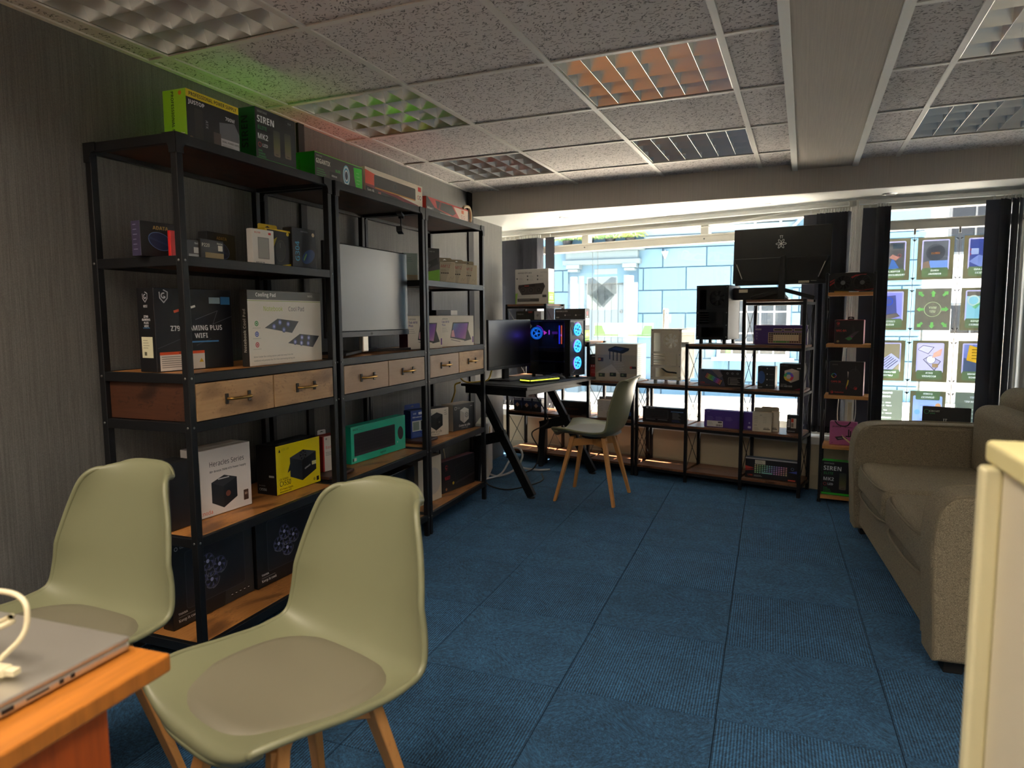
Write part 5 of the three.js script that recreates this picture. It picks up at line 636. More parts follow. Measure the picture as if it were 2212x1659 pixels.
carton('router_box', 'large silver and beige router box with a black four-legged router picture', 'box', { w: 0.345, h: 0.288, d: 0.2, at: stepAt(-1.375, 0.715, 0.04), turn: SANG + 0.08, color: '#8fa0a8', px: 600, front: (g, W, H) => { R_(g, 0, 0, W, H, '#b6a88c'); R_(g, 0, H * 0.3, W, H * 0.5, '#a39a86'); poly(g, [[W * 0.02, H * 0.8], [W * 0.4, H * 0.55], [W * 0.6, H * 0.8]], '#c2b8a2'); poly(g, [[W * 0.32, H * 0.14], [W * 0.48, H * 0.06], [W * 0.82, H * 0.12], [W * 0.8, H * 0.18], [W * 0.66, H * 0.26], [W * 0.32, H * 0.2]], '#1f2733'); poly(g, [[W * 0.4, H * 0.14], [W * 0.5, H * 0.09], [W * 0.7, H * 0.13], [W * 0.6, H * 0.2]], '#2f4468'); for (const [x, l] of [[0.345, 0.4], [0.43, 0.43], [0.52, 0.44], [0.61, 0.46]]) R_(g, W * x, H * 0.2, W * 0.022, H * (l - 0.18), '#1c222c'); R_(g, W * 0.07, H * 0.38, W * 0.13, H * 0.1, '#4a3a30'); R_(g, W * 0.08, H * 0.4, W * 0.06, H * 0.05, '#d87a4a'); for (const [x, y] of [[0.09, 0.8], [0.36, 0.78], [0.61, 0.79]]) { R_(g, W * x, H * y, W * 0.15, H * 0.1, '#2f3428'); R_(g, W * (x + 0.03), H * (y + 0.02), W * 0.05, H * 0.05, '#7a8a5a'); } disc(g, W * 0.86, H * 0.63, H * 0.035, '#c03a34'); R_(g, W * 0.88, H * 0.6, W * 0.1, H * 0.06, '#3a2a28'); lines(g, W * 0.45, H * 0.48, W * 0.28, 6, H * 0.045, '#d8d0bc', 3); txt(g, 'Tri-band Gaming Router', W * 0.92, H * 0.94, H * 0.05, '#4a4438', { al: 'right', flip: true }); }, right: (g, W, H) => { R_(g, -9, -9, W + 18, H + 18, '#8c9ea8'); R_(g, W * 0.1, H * 0.04, W * 0.7, H * 0.05, '#d8e0e4'); for (let k = 0; k < 14; k++) { disc(g, W * 0.12, H * (0.15 + 0.055 * k), W * 0.025, '#d0dade'); R_(g, W * 0.22, H * (0.145 + 0.055 * k), W * (0.4 + 0.2 * ((k * 7) % 3) / 2), 4, '#b4c4cc'); } }, top: (g, W, H) => R_(g, -9, -9, W + 18, H + 18, '#a8b4b8'), flap: '#a8b4b8' });
const rtxBand = (g, W, H, y, h) => { R_(g, 0, H * y, W, H * h, '#93c81e'); txt(g, 'GEFORCE', W * 0.5, H * (y + h * 0.28), W * 0.15, '#e4f4b0', { al: 'center' }); txt(g, 'RTX', W * 0.5, H * (y + h * 0.62), W * 0.36, '#f4fae6', { al: 'center' }); };
carton('graphics_card_box', 'white graphics card box with lime RTX corner on the highest left shelf', 'box', { w: 0.31, h: 0.29, d: 0.115, at: stepAt(-2.175, 1.32, 0.08), turn: SANG + 0.12, color: '#d8d8d8', px: 600, front: (g, W, H) => { R_(g, 0, 0, W, H, '#b4b0ac'); txt(g, '⚠ GEFORCE RTX 3070', W * 0.05, H * 0.11, H * 0.05, '#3a3a3c'); txt(g, 'SUPRIM', W * 0.76, H * 0.1, H * 0.06, '#8a8886', { w: 'normal' }); for (const [x, y] of [[0.38, 0.2], [0.68, 0.2], [0.38, 0.3], [0.68, 0.3], [0.06, 0.27]]) { disc(g, W * x, H * y, H * 0.022, '#3a3a3c'); lines(g, W * (x + 0.05), H * (y - 0.015), W * 0.15, 2, H * 0.03, '#8a8886', 3); } poly(g, [[W * 0.1, H * 0.45], [W * 0.85, H * 0.4], [W * 0.9, H * 0.5], [W * 0.8, H * 0.72], [W * 0.2, H * 0.74], [W * 0.09, H * 0.55]], '#3a3030'); poly(g, [[W * 0.13, H * 0.47], [W * 0.6, H * 0.42], [W * 0.6, H * 0.5], [W * 0.14, H * 0.56]], '#1e1a1a'); R_(g, W * 0.28, H * 0.47, W * 0.14, H * 0.02, '#b83a34'); for (const x of [0.24, 0.48, 0.71]) { disc(g, W * x, H * 0.6, H * 0.085, '#1b1818', '#6a605c', 3); fanArt(g, W * x, H * 0.6, H * 0.075, '#4a4240', '#5a524e'); } R_(g, W * 0.07, H * 0.84, W * 0.65, H * 0.09, '#4a4846'); lines(g, W * 0.1, H * 0.87, W * 0.5, 1, 3, '#8a8886', 8); poly(g, [[0, H * 0.7], [W * 0.08, H * 0.68], [W * 0.03, H], [0, H]], '#8ab84a'); R_(g, W * 0.82, H * 0.74, W * 0.12, H * 0.07, '#3a3838'); lines(g, W * 0.1, H * 0.78, W * 0.5, 1, 3, '#8a8886', 4); }, right: (g, W, H) => { R_(g, -9, -9, W + 18, H + 18, '#dedede'); shield(g, W * 0.5, H * 0.17, W * 0.18, '#9a9a9c'); txt(g, 'SUPRIM X', W * 0.5, H * 0.38, W * 0.12, '#a8a8aa', { al: 'center' }); lines(g, W * 0.3, H * 0.46, W * 0.3, 2, H * 0.03, '#b8b8ba', 3); rtxBand(g, W, H, 0.66, 0.27); R_(g, 0, H * 0.95, W, H * 0.06, '#93c81e'); } });
carton('graphics_card_box', 'dark graphics card box with red emblem and lime RTX band behind the computer', 'box', { w: 0.27, h: 0.262, d: 0.095, at: stepAt(-1.82, 1.015, 0.1), turn: SANG + 0.1, color: '#2b2829', px: 520, front: (g, W, H) => { R_(g, 0, 0, W, H, '#3a3435'); txt(g, 'GEFORCE RTX', W * 0.05, H * 0.08, H * 0.06, '#c8c4c0'); for (const x of [0.35, 0.7]) { disc(g, W * x, H * 0.2, H * 0.025, '#c8c4c0'); R_(g, W * (x + 0.05), H * 0.19, W * 0.14, 4, '#8a8684'); } R_(g, W * 0.05, H * 0.25, W * 0.1, H * 0.04, '#a8a4a0'); }, right: (g, W, H) => { R_(g, -9, -9, W + 18, H + 18, '#322d2f'); shield(g, W * 0.5, H * 0.14, W * 0.2, '#d84a44'); txt(g, 'MSI', W * 0.5, H * 0.25, W * 0.16, '#e0dcda', { al: 'center' }); R_(g, W * 0.14, H * 0.29, W * 0.76, H * 0.22, '#d4d2ce'); lines(g, W * 0.25, H * 0.34, W * 0.4, 2, H * 0.04, '#9a9690', 3); R_(g, W * 0.14, H * 0.55, W * 0.76, H * 0.08, '#5a5254'); rtxBand(g, W, H, 0.66, 0.24); R_(g, 0, H * 0.92, W, H * 0.09, '#93c81e'); } });
carton('game_box', 'upright red and black box just right of the glowing computer', 'box', { w: 0.07, h: 0.2, d: 0.14, at: stepAt(-1.575, 0.715, 0.06), turn: SANG + 0.1, color: '#1b1618', px: 300, front: (g, W, H) => { R_(g, 0, 0, W, H, '#1f1a1c'); txt(g, 'AMD', W * 0.2, H * 0.08, H * 0.08, '#dcd8d6'); R_(g, W * 0.1, H * 0.16, W * 0.8, H * 0.22, '#3a3032'); R_(g, 0, H * 0.4, W, H * 0.6, '#a82a2c'); txt(g, 'R 9', W * 0.15, H * 0.46, H * 0.1, '#e8d8d4'); lines(g, W * 0.15, H * 0.6, W * 0.6, 3, H * 0.06, '#d89a94', 4); R_(g, 0, H * 0.86, W, H * 0.14, '#7a1c20'); } });
carton('yellow_box', 'yellow carton glimpsed between the desk monitor and the glowing computer', 'box', { w: 0.16, h: 0.24, d: 0.1, at: stepAt(-1.95, 0.715, 0.1), turn: SANG, color: '#c8c21e', px: 200, front: (g, W, H) => { R_(g, 0, 0, W, H, '#d0c81e'); R_(g, W * 0.2, H * 0.3, W * 0.6, H * 0.4, '#2a2a18'); } });
carton('network_card_box', 'dark box with white end, above the desk monitor under the graphics card box', 'box', { w: 0.25, h: 0.245, d: 0.1, at: stepAt(-2.19, 1.015, 0.05), turn: SANG, color: '#1e1b1c', px: 300, front: (g, W, H) => { R_(g, 0, 0, W, H, '#231e1f'); R_(g, W * 0.74, 0, W * 0.26, H, '#d8d4d2'); txt(g, 'Radeon', W * 0.06, H * 0.1, H * 0.07, '#b8b0ae'); R_(g, W * 0.5, 0, W * 0.16, H * 0.06, '#a83a34'); shield(g, W * 0.87, H * 0.14, H * 0.05, '#4a4646'); } });
carton('keyboard_box', 'dark brown keyboard box seen under the desk, left of the sage chair', 'box', { w: 0.27, h: 0.112, d: 0.05, at: stepAt(-1.745, 0.42, 0.03), turn: SANG + 0.05, color: '#1d1715', px: 400, front: (g, W, H) => { R_(g, 0, 0, W, H, '#1f1816'); txt(g, '60%', W * 0.42, H * 0.3, H * 0.13, '#5a3a34', { al: 'center' }); txt(g, 'MINI KEYBOARD', W * 0.45, H * 0.55, H * 0.14, '#6a3430', { al: 'center' }); R_(g, W * 0.95, H * 0.4, W * 0.02, H * 0.3, '#8a8480'); R_(g, W * 0.78, H * 0.92, W * 0.16, 5, '#8a8480'); } });
[['leftmost blue processor box of three on the shelf under the desk', -2.285, '#e0b49a'], ['middle blue processor box of three on the shelf under the desk', -2.19, '#e0b49a'], ['rightmost blue processor box of three on the shelf under the desk', -2.095, '#c8a89c']].forEach(([l, s, c]) => carton('processor_box', l, 'box', { w: 0.09, h: 0.11, d: 0.08, at: stepAt(s, 0.42, 0.03), turn: SANG, color: '#16182c', px: 220, group: 'three blue processor boxes under the desk', front: (g, W, H) => { R_(g, 0, 0, W, H, '#222c5a'); R_(g, 0, H * 0.6, W, H * 0.4, '#15161e'); R_(g, W * 0.1, 0, W * 0.8, H * 0.2, '#c8ccd4'); txt(g, 'i5 12400', W * 0.5, H * 0.1, H * 0.12, '#2a2e44', { al: 'center' }); g.save(); g.translate(W * 0.42, H * 0.55); g.rotate(0.78); rrect(g, -H * 0.13, -H * 0.13, H * 0.26, H * 0.26, 6, c); g.restore(); R_(g, W * 0.9, H * 0.4, W * 0.05, H * 0.4, '#5a6a9a'); } }));
for (const [s, off, l] of [[-1.475, 0.05, 'white hang-tab box, front one of two under the router box'], [-1.44, 0.09, 'white hang-tab box, rear one of two under the router box']]) carton('adapter_box', l, 'box', { w: 0.12, h: 0.14, d: 0.03, at: stepAt(s, 0.42, off), turn: SANG + 0.12, color: '#d4d2ce', tab: 0.022, tabColor: '#8c8c8c', px: 220, group: 'white hang-tab boxes under the router box', front: (g, W, H) => { R_(g, 0, 0, W, H, '#dad7d2'); lines(g, W * 0.12, H * 0.1, W * 0.3, 6, H * 0.1, '#b4b0aa', 4); lines(g, W * 0.6, H * 0.1, W * 0.25, 5, H * 0.1, '#c0bcb6', 4); } });
carton('mouse_box', 'black mouse box with blue glint, half hidden behind the side-on chair back', 'box', { w: 0.14, h: 0.165, d: 0.06, at: stepAt(-1.29, 0.42, 0.06), turn: SANG + 0.1, color: '#141518', px: 240, front: (g, W, H) => { R_(g, 0, 0, W, H, '#17181c'); disc(g, W * 0.7, H * 0.75, H * 0.1, '#3a5a9a'); lines(g, W * 0.1, H * 0.12, W * 0.5, 4, H * 0.08, '#4a4c52', 4); } });
// --- ladder shelf
const LAD = (dx, y, dz) => [0.33 + Math.cos(0.126) * dx - Math.sin(0.126) * -dz * 0 + Math.sin(-0.126) * dz, y + 0.001, -4.775 + Math.sin(0.126) * dx + Math.cos(0.126) * dz];
const marvo = (g, x, y, r) => { disc(g, x, y, r, '#c02a2c'); g.beginPath(); g.arc(x, y, r * 0.55, 2.2, 5.8); g.strokeStyle = '#1a1416'; g.lineWidth = r * 0.35; g.stroke(); };
const mic = carton('microphone_box', 'black and red box printed MIC-01 on the slim oak shelf', 'box', { w: 0.168, h: 0.152, d: 0.07, at: LAD(0.135, 1.03, -0.05), turn: -0.22, color: '#c0343a', px: 320, tab: 0.02, tabColor: '#1a1618', tabW: 0.22, front: (g, W, H) => { R_(g, 0, 0, W, H, '#1e181a'); marvo(g, W * 0.12, H * 0.14, H * 0.065); txt(g, 'MARVO', W * 0.12, H * 0.25, H * 0.04, '#a83034', { al: 'center' }); txt(g, 'MIC-01', W * 0.05, H * 0.45, H * 0.12, '#e03a30', { skew: -0.2 }); R_(g, W * 0.05, H * 0.53, W * 0.3, 2, '#6a5254'); poly(g, [[W * 0.62, H * 0.12], [W * 0.72, H * 0.5], [W * 0.6, H * 0.55]], '#2b2527'); poly(g, [[W * 0.35, H * 0.78], [W * 0.7, H * 0.5], [W * 0.86, H * 0.45], [W * 0.72, H * 0.62], [W * 0.55, H * 0.86]], '#4f4048'); poly(g, [[W * 0.38, H * 0.78], [W * 0.6, H * 0.66], [W * 0.62, H * 0.8], [W * 0.5, H * 0.86]], '#3f8a4a'); disc(g, W * 0.6, H * 0.7, H * 0.04, '#8a3a7a'); disc(g, W * 0.13, H * 0.9, H * 0.05, '#b8703a'); disc(g, W * 0.14, H * 0.9, H * 0.03, '#5a9a6a'); }, right: (g, W, H) => R_(g, -9, -9, W + 18, H + 18, '#d86a70') });
carton('mouse_box', 'black and red box printed CAPO 20 on the slim oak shelf', 'box', { w: 0.2, h: 0.215, d: 0.06, at: LAD(0.13, 0.7, -0.05), turn: -0.22, color: '#1c1517', px: 380, front: (g, W, H) => { R_(g, 0, 0, W, H, '#1d1719'); txt(g, 'WHITE', W * 0.08, H * 0.09, H * 0.05, '#6a5a58'); ['#d83a3a', '#d8b83a', '#3aa86a', '#3a6ad8'].forEach((c, i) => { g.beginPath(); g.arc(W * 0.14, H * 0.42, H * 0.06, i * 1.57, (i + 1) * 1.57); g.strokeStyle = c; g.lineWidth = 8; g.stroke(); }); txt(g, 'CAPO 20', W * 0.06, H * 0.6, H * 0.075, '#e0362e', { skew: -0.2, sx: 0.9 }); R_(g, W * 0.06, H * 0.66, W * 0.42, 2, '#5a4a4a'); g.save(); g.translate(W * 0.74, H * 0.5); g.scale(0.75, 1.25); disc(g, 0, 0, H * 0.24, '#2b2427', '#3a3235', 4); g.restore(); R_(g, W * 0.755, H * 0.12, 5, H * 0.14, '#4a4044'); poly(g, [[W * 0.53, H * 0.28], [W * 0.57, H * 0.3], [W * 0.55, H * 0.5]], '#c8b8ac'); poly(g, [[W * 0.55, H * 0.52], [W * 0.58, H * 0.56], [W * 0.56, H * 0.68], [W * 0.5, H * 0.78], [W * 0.52, H * 0.68]], '#d8c03a'); poly(g, [[W * 0.5, H * 0.78], [W * 0.54, H * 0.72], [W * 0.52, H * 0.84]], '#d83a2e'); marvo(g, W * 0.78, H * 0.78, H * 0.045); marvo(g, W * 0.1, H * 0.92, H * 0.04); txt(g, 'TechniSat', W * 0.17, H * 0.92, H * 0.06, '#d8352e', { sx: 0.9 }); }, right: (g, W, H) => R_(g, -9, -9, W + 18, H + 18, '#d87a84') });
{
  const t = carton('wifi_card_box', 'pink network card box with a black cord handle on the slim oak shelf', 'box', { w: 0.158, h: 0.152, d: 0.05, at: LAD(0.125, 0.372, -0.06), turn: -0.2, color: '#c46a9a', px: 320, flap: '#c878a4', front: (g, W, H) => { R_(g, 0, 0, W, H, '#c2649a'); txt(g, 'prolink', W * 0.1, H * 0.2, H * 0.1, '#2a1a24'); txt(g, 'WiFi Adapter', W * 0.55, H * 0.22, H * 0.05, '#4a2a3e'); poly(g, [[W * 0.2, H * 0.66], [W * 0.5, H * 0.6], [W * 0.68, H * 0.7], [W * 0.3, H * 0.8]], '#3a3238'); poly(g, [[W * 0.3, H * 0.7], [W * 0.46, H * 0.67], [W * 0.5, H * 0.71], [W * 0.34, H * 0.74]], '#8a8088'); R_(g, W * 0.69, H * 0.3, W * 0.045, H * 0.34, '#1f1a20'); R_(g, W * 0.76, H * 0.36, W * 0.04, H * 0.26, '#1f1a20'); R_(g, W * 0.6, H * 0.58, W * 0.16, H * 0.05, '#1f1a20'); poly(g, [[W * 0.45, H * 0.52], [W * 0.52, H * 0.62], [W * 0.82, H * 0.86], [W * 0.76, H * 0.9], [W * 0.5, H * 0.68]], '#e6d2a4'); txt(g, 'AX', W * 0.08, H * 0.92, H * 0.05, '#6a2a4a'); } });
  part('cord_handle', tube([[-0.05, 0.156, 0.024], [-0.03, 0.135, 0.03], [0, 0.126, 0.031], [0.025, 0.132, 0.03], [0.042, 0.156, 0.024]], 0.0038, 30), M.cableBlack, t);
}
carton('speaker_box', 'black and bright green speaker box printed SIREN on the lowest oak shelf', 'box', { w: 0.252, h: 0.225, d: 0.075, at: LAD(0.135, 0.042, -0.03), turn: -0.16, color: '#8fd0a8', px: 460, front: sirenFront, top: (g, W, H) => R_(g, -9, -9, W + 18, H + 18, '#2fd638'), right: (g, W, H) => { R_(g, -9, -9, W + 18, H + 18, '#7fd0a0'); R_(g, 0, H * 0.08, W * 0.35, H, '#1f5a30'); }, flap: '#35dc3c' });
carton('sign_box', 'black IT SPECIALIST display box on the window sill behind the sofa', 'sign', { w: 0.265, h: 0.25, d: 0.05, at: [1.07, 0.37, -5.0], turn: -0.2, lean: -0.12, color: '#0e0f12', px: 420, front: (g, W, H) => { R_(g, 0, 0, W, H, '#101114'); disc(g, W * 0.09, H * 0.14, H * 0.055, null, '#2f9a5a', 5); txt(g, 'CIRCUIT', W * 0.14, H * 0.12, H * 0.06, '#d0e0d4'); txt(g, 'LINK', W * 0.16, H * 0.18, H * 0.05, '#4aa86a'); txt(g, 'IT', W * 0.48, H * 0.34, H * 0.1, '#ece8e2', { al: 'center' }); txt(g, 'SPECIALIST', W * 0.48, H * 0.46, H * 0.105, '#35b84e', { al: 'center', sx: 0.85 }); R_(g, W * 0.26, H * 0.56, W * 0.44, 5, '#d8d4ce'); poly(g, [[W * 0.2, H * 0.66], [W * 0.5, H * 0.64], [W * 0.6, H * 0.72], [W * 0.28, H * 0.7]], '#8a5a44'); poly(g, [[W * 0.5, H * 0.66], [W * 0.64, H * 0.7], [W * 0.58, H * 0.86], [W * 0.5, H * 0.82]], '#b06a4e'); poly(g, [[W * 0.1, H * 0.8], [W * 0.7, H * 0.84], [W * 0.66, H * 0.97], [W * 0.14, H * 0.95]], '#c8bea8'); poly(g, [[W * 0.16, H * 0.84], [W * 0.4, H * 0.85], [W * 0.36, H * 0.92]], '#3a3430'); disc(g, W * 0.92, H * 0.97, H * 0.1, '#2f8a4a'); } });
// ---------------------------------------------------------------- electronics
const screenM = phy({ color: 0x0b0c10, roughness: 0.28, clearcoat: 0.35, clearcoatRoughness: 0.3 });
{ // monitor on the middle tall shelf, reflecting the room
  const t = thing('monitor', 'wide silver-framed monitor switched off on the middle tall shelf', 'monitor', [-1.83, 1.042, -2.885], E_ + 0.0);
  const w = 0.73, h = 0.43, y0 = 0.085;
  part('housing', [rb(w, h, 0.016, 0.005, 0, y0 + h / 2, -0.012, 3), rb(w * 0.6, h * 0.5, 0.02, 0.008, 0, y0 + h * 0.45, -0.026)], M.blackMatt, t);
  part('screen', rb(w - 0.012, h - 0.034, 0.003, 0.001, 0, y0 + h / 2 + 0.012, -0.0035), phy({ color: 0x15161b, roughness: 0.34, clearcoat: 1, clearcoatRoughness: 0.32 }), t);
  part('chin', rb(w, 0.026, 0.008, 0.002, 0, y0 + 0.013, -0.003), paint(0x3d3e42, { metalness: 0.5, roughness: 0.35 }), t);
  for (const s of [-1, 1]) part('foot', [bar(V(s * 0.02, 0.012, -0.06), V(s * 0.3, 0.01, 0.04), 0.02, 0.014, 0.003), bar(V(s * 0.02, 0.012, -0.06), V(s * 0.25, 0.01, -0.14), 0.02, 0.014, 0.003)], M.blackMatt, t);
  part('stand_column', rb(0.05, 0.16, 0.025, 0.005, 0, 0.088, -0.05), M.silver, t);
  part('emblem', [bx(0.006, 0.01, 0.001, -0.008, y0 + 0.013, 0.0015), bx(0.003, 0.01, 0.001, 0, y0 + 0.013, 0.0015), bx(0.005, 0.002, 0.001, 0.008, y0 + 0.013, 0.0015)], M.black, t);
}
{ // monitor on the black desk
  const a = onDesk(0.36, 0.38), t = thing('monitor', 'black monitor on the black desk, beside the glowing computer', 'monitor', [a.x, 0.751, a.z], E_ + DK.ang + 0.02);
  const w = 0.55, h = 0.355, y0 = 0.09;
  part('housing', [rb(w, h, 0.018, 0.005, 0, y0 + h / 2, -0.012, 3), rb(w * 0.5, h * 0.5, 0.03, 0.01, 0, y0 + h * 0.45, -0.03)], M.blackMatt, t);
  part('screen', rb(w - 0.01, h - 0.03, 0.003, 0.001, 0, y0 + h / 2 + 0.01, -0.0035), screenM, t);
  part('chin', rb(w, 0.02, 0.006, 0.002, 0, y0 + 0.01, -0.003), M.dkgray, t);
  part('stand_column', rb(0.06, 0.13, 0.03, 0.006, 0, 0.07, -0.05), M.blackMatt, t); part('stand_base', rb(0.24, 0.012, 0.2, 0.005, 0, 0.006, -0.03), M.blackMatt, t);
}
{ // display monitor seen from behind, on the highest step
  const t = thing('monitor', 'big black monitor seen from behind with a silver flower emblem', 'monitor', [stepAt(-0.205, 1.32, 0.13)[0], 1.321, stepAt(-0.205, 1.32, 0.13)[2]], SANG + 0.06);
  const w = 0.625, h = 0.375, y0 = 0.115; // the back faces +z, into the room
  const tilt = new THREE.Matrix4().makeTranslation(0, y0, 0).multiply(new THREE.Matrix4().makeRotationX(-0.05)), T_ = (g) => g.applyMatrix4(tilt);
  part('back_cover', T_(rb(w, h, 0.014, 0.005, 0, h / 2, -0.02, 3)), paint(0x1c1c1b, { roughness: 0.5 }), t);
  const lower = outline([[-w * 0.5 + 0.012, 0.165], [w * 0.5 - 0.012, 0.165], [w * 0.38, 0.012], [-w * 0.38, 0.012]], 0.02, 0.004); part('rear_housing', T_(lower.translate(0, 0, -0.014)), paint(0x181817, { roughness: 0.55 }), t);
  for (const s of [-1, 1]) part('trim_strip', T_(bar(V(s * (w * 0.5 - 0.03), 0.13, 0.013), V(s * (w * 0.38 + 0.006), 0.03, 0.013), 0.007, 0.004)), M.silver, t);
  part('lower_lip', T_(rb(w * 0.94, 0.035, 0.03, 0.006, 0, 0.004, -0.012)), M.blackMatt, t);
  part('rating_label', T_(bx(0.066, 0.02, 0.001, 0.155, 0.004, 0.0037)), M.cream, t); part('rating_label', T_(bx(0.036, 0.01, 0.001, 0.215, 0.01, 0.0037)), M.cream, t);
  part('stand_column', outline([[-0.012, -0.005], [0.03, -0.005], [0.022, 0.29], [0.0, 0.282]], 0.03, 0.003).translate(0.012, 0, 0.006), M.blackMatt, t);
  for (const s of [-1, 1]) part('foot', [bar(V(0.03, 0.066, 0.02), V(0.03 + s * 0.2, 0.008, 0.06), 0.014, 0.026, 0.003)], M.blackMatt, t);
  part('foot', bar(V(0.03, 0.03, 0), V(0.03, 0.008, -0.14), 0.02, 0.02, 0.003), M.blackMatt, t);
  // emblem: six loops under a small cap
  const loops = []; for (let k = 0; k < 6; k++) { const a0 = k * Math.PI / 3 + (k === 1 || k === 2 ? 0 : 0) + Math.PI / 6 - Math.PI / 6, pts = []; for (let i = 0; i < 14; i++) { const q = i / 14 * 2 * Math.PI, r = 0.017 - 0.016 * Math.cos(q), wv = 0.0062 * Math.sin(q); pts.push([r * Math.cos(a0) - wv * Math.sin(a0), r * Math.sin(a0) + wv * Math.cos(a0), 0]); } loops.push(tube(pts, 0.0016, 32, true, 6)); }
  loops.push(tube([[-0.006, 0.036, 0], [-0.006, 0.05, 0], [-0.01, 0.053, 0], [0, 0.055, 0], [0.01, 0.053, 0], [0.006, 0.05, 0], [0.006, 0.036, 0]], 0.0015, 30, false, 6));
  part('emblem', T_(mergeGeometries(loops).translate(0.0, 0.262, -0.0118)), paint(0xdcdad6, { roughness: 0.4 }), t);
}
single('cable_spool_box', rb(0.3, 0.085, 0.16, 0.004), paint(0x1c1a18), 'flat black box lying under the big rear-facing monitor', 'box', null, [stepAt(-0.36, 1.32, 0.2)[0], 1.364, stepAt(-0.36, 1.32, 0.2)[2]], SANG);
scene.getObjectByName('cable_spool_box').add(Object.assign(new THREE.Mesh(bx(0.06, 0.022, 0.001, -0.08, 0.02, 0.0805), M.cream), { name: 'label' }));

// --- computer cases seen from behind
function caseBack(label, at, turn, w, h, d, shellM, fanM, openM, glassSide) {
  const t = thing('computer_case', label, 'computer case', at, turn);
  const y0 = 0.03, f = 0.012; // rear panel faces +z with real openings
  const W2 = w / 2, fx0 = -w * 0.12, fx1 = w * 0.42, fy0 = h * 0.58, fy1 = h * 0.95, fc = [(fx0 + fx1) / 2, (fy0 + fy1) / 2], fr = Math.min(fx1 - fx0, fy1 - fy0) * 0.44;
  const hole = []; for (let k = 0; k < 32; k++) hole.push([fc[0] + fr * Math.cos(k / 32 * 6.2832), fc[1] + fr * Math.sin(k / 32 * 6.2832)]);
  const q = (x0, x1, ya, yb) => [[x0, ya], [x1, ya], [x1, yb], [x0, yb]];
  const slots = []; for (let k = 0; k < 5; k++) slots.push(q(-w * 0.4, w * 0.12, h * (0.3 + k * 0.046), h * (0.33 + k * 0.046)));
  part('rear_panel', outline(q(-W2 + 0.003, W2 - 0.003, 0.003, h - 0.003), 0.003, 0, [hole, q(-w * 0.4, -w * 0.19, h * 0.56, h * 0.92), q(-w * 0.33, w * 0.36, h * 0.05, h * 0.23), ...slots]).translate(0, y0, d / 2 - 0.006), shellM, t);
  part('shell', [rb(w, 0.006, d, 0.002, 0, y0 + 0.003, 0), rb(w, 0.006, d, 0.002, 0, y0 + h - 0.003, 0), rb(0.006, h, d, 0.002, -W2 + 0.003, y0 + h / 2, 0), ...(glassSide ? [] : [rb(0.006, h, d, 0.002, W2 - 0.003, y0 + h / 2, 0)]), rb(w, h, 0.03, 0.008, 0, y0 + h / 2, -d / 2 + 0.015)], shellM, t);
  if (glassSide) part('glass_side', rb(0.004, h - 0.01, d - 0.02, 0.001, W2 - 0.002, y0 + h / 2, 0), M.acrylic, t);
  const blades = [cyl(fr * 0.28, fr * 0.28, 0.02, 0, 0, 0, 20).rotateX(E_)]; for (let k = 0; k < 7; k++) { const a = k / 7 * 6.2832, s = new THREE.Shape(); s.moveTo(fr * 0.2, -fr * 0.1); s.quadraticCurveTo(fr * 0.6, -fr * 0.02, fr * 0.94, -fr * 0.28); s.quadraticCurveTo(fr * 1.0, fr * 0.05, fr * 0.88, fr * 0.26); s.quadraticCurveTo(fr * 0.5, fr * 0.2, fr * 0.2, fr * 0.12); blades.push(new THREE.ExtrudeGeometry(s, { depth: 0.002, bevelEnabled: false }).rotateX(0.3).rotateZ(a)); }
  const fan = part('fan', blades.map((b) => b.translate(fc[0], fc[1] + y0, d / 2 - 0.024)), fanM, t);
  const grille = []; for (const k of [0.45, 0.72, 1]) grille.push(new THREE.TorusGeometry(fr * k, 0.0012, 6, 36).translate(fc[0], fc[1] + y0, d / 2 - 0.002)); for (let k = 0; k < 4; k++) { const a = k * E_ + 0.78; grille.push(rod(V(fc[0] + fr * 0.28 * Math.cos(a), fc[1] + y0 + fr * 0.28 * Math.sin(a), d / 2 - 0.002), V(fc[0] + fr * Math.cos(a), fc[1] + y0 + fr * Math.sin(a), d / 2 - 0.002), 0.0015)); }
  part('grille', grille, shellM, fan);
  part('fan_frame', outline(q(fx0, fx1, fy0, fy1), 0.004, 0.001, [hole]).translate(0, y0, d / 2 - 0.003), shellM, t);
  part('slot_cover', rb(w * 0.2, h * 0.24, 0.006, 0.002, w * 0.25, y0 + h * 0.4, d / 2), shellM, t);
  for (const [x, y] of [[-W2 + 0.012, h * 0.97], [W2 - 0.012, h * 0.97], [-W2 + 0.012, h * 0.5], [W2 - 0.012, h * 0.5], [-W2 + 0.012, h * 0.27], [W2 - 0.012, h * 0.27], [-W2 + 0.012, 0.02], [W2 - 0.012, 0.02]]) part('thumbscrew', cyl(0.004, 0.004, 0.006, 0, 0, 0, 10).rotateX(E_).translate(x, y0 + y, d / 2), M.bolt, t);
  for (const x of [-W2 + 0.03, W2 - 0.03]) for (const z of [-d / 2 + 0.05, d / 2 - 0.03]) part('foot', rb(0.02, y0, 0.03, 0.003, x, y0 / 2, z), openM, t);
  return t;
}
const caseW = paint(0xd4c9b4, { roughness: 0.45 });
caseBack('cream computer case seen from behind on the lowest step, lit through from the window', [stepAt(-0.96, 0.715, 0.16)[0], 0.716, stepAt(-0.96, 0.715, 0.16)[2]], SANG + 0.02, 0.235, 0.375, 0.3, caseW, paint(0xe6e2da), M.gray, true);
single('power_cable', tube([[0, 0.09, 0], [0.03, 0.075, 0.004], [0.07, 0.05, 0.006], [0.12, 0.045, 0.004], [0.16, 0.04, 0]], 0.006, 40), M.cableBlack, 'thick black cable loop inside the lower opening of the cream case', 'cable', null, [stepAt(-1.03, 0.715, 0.05)[0], 0.755, stepAt(-1.03, 0.715, 0.05)[2]], SANG);
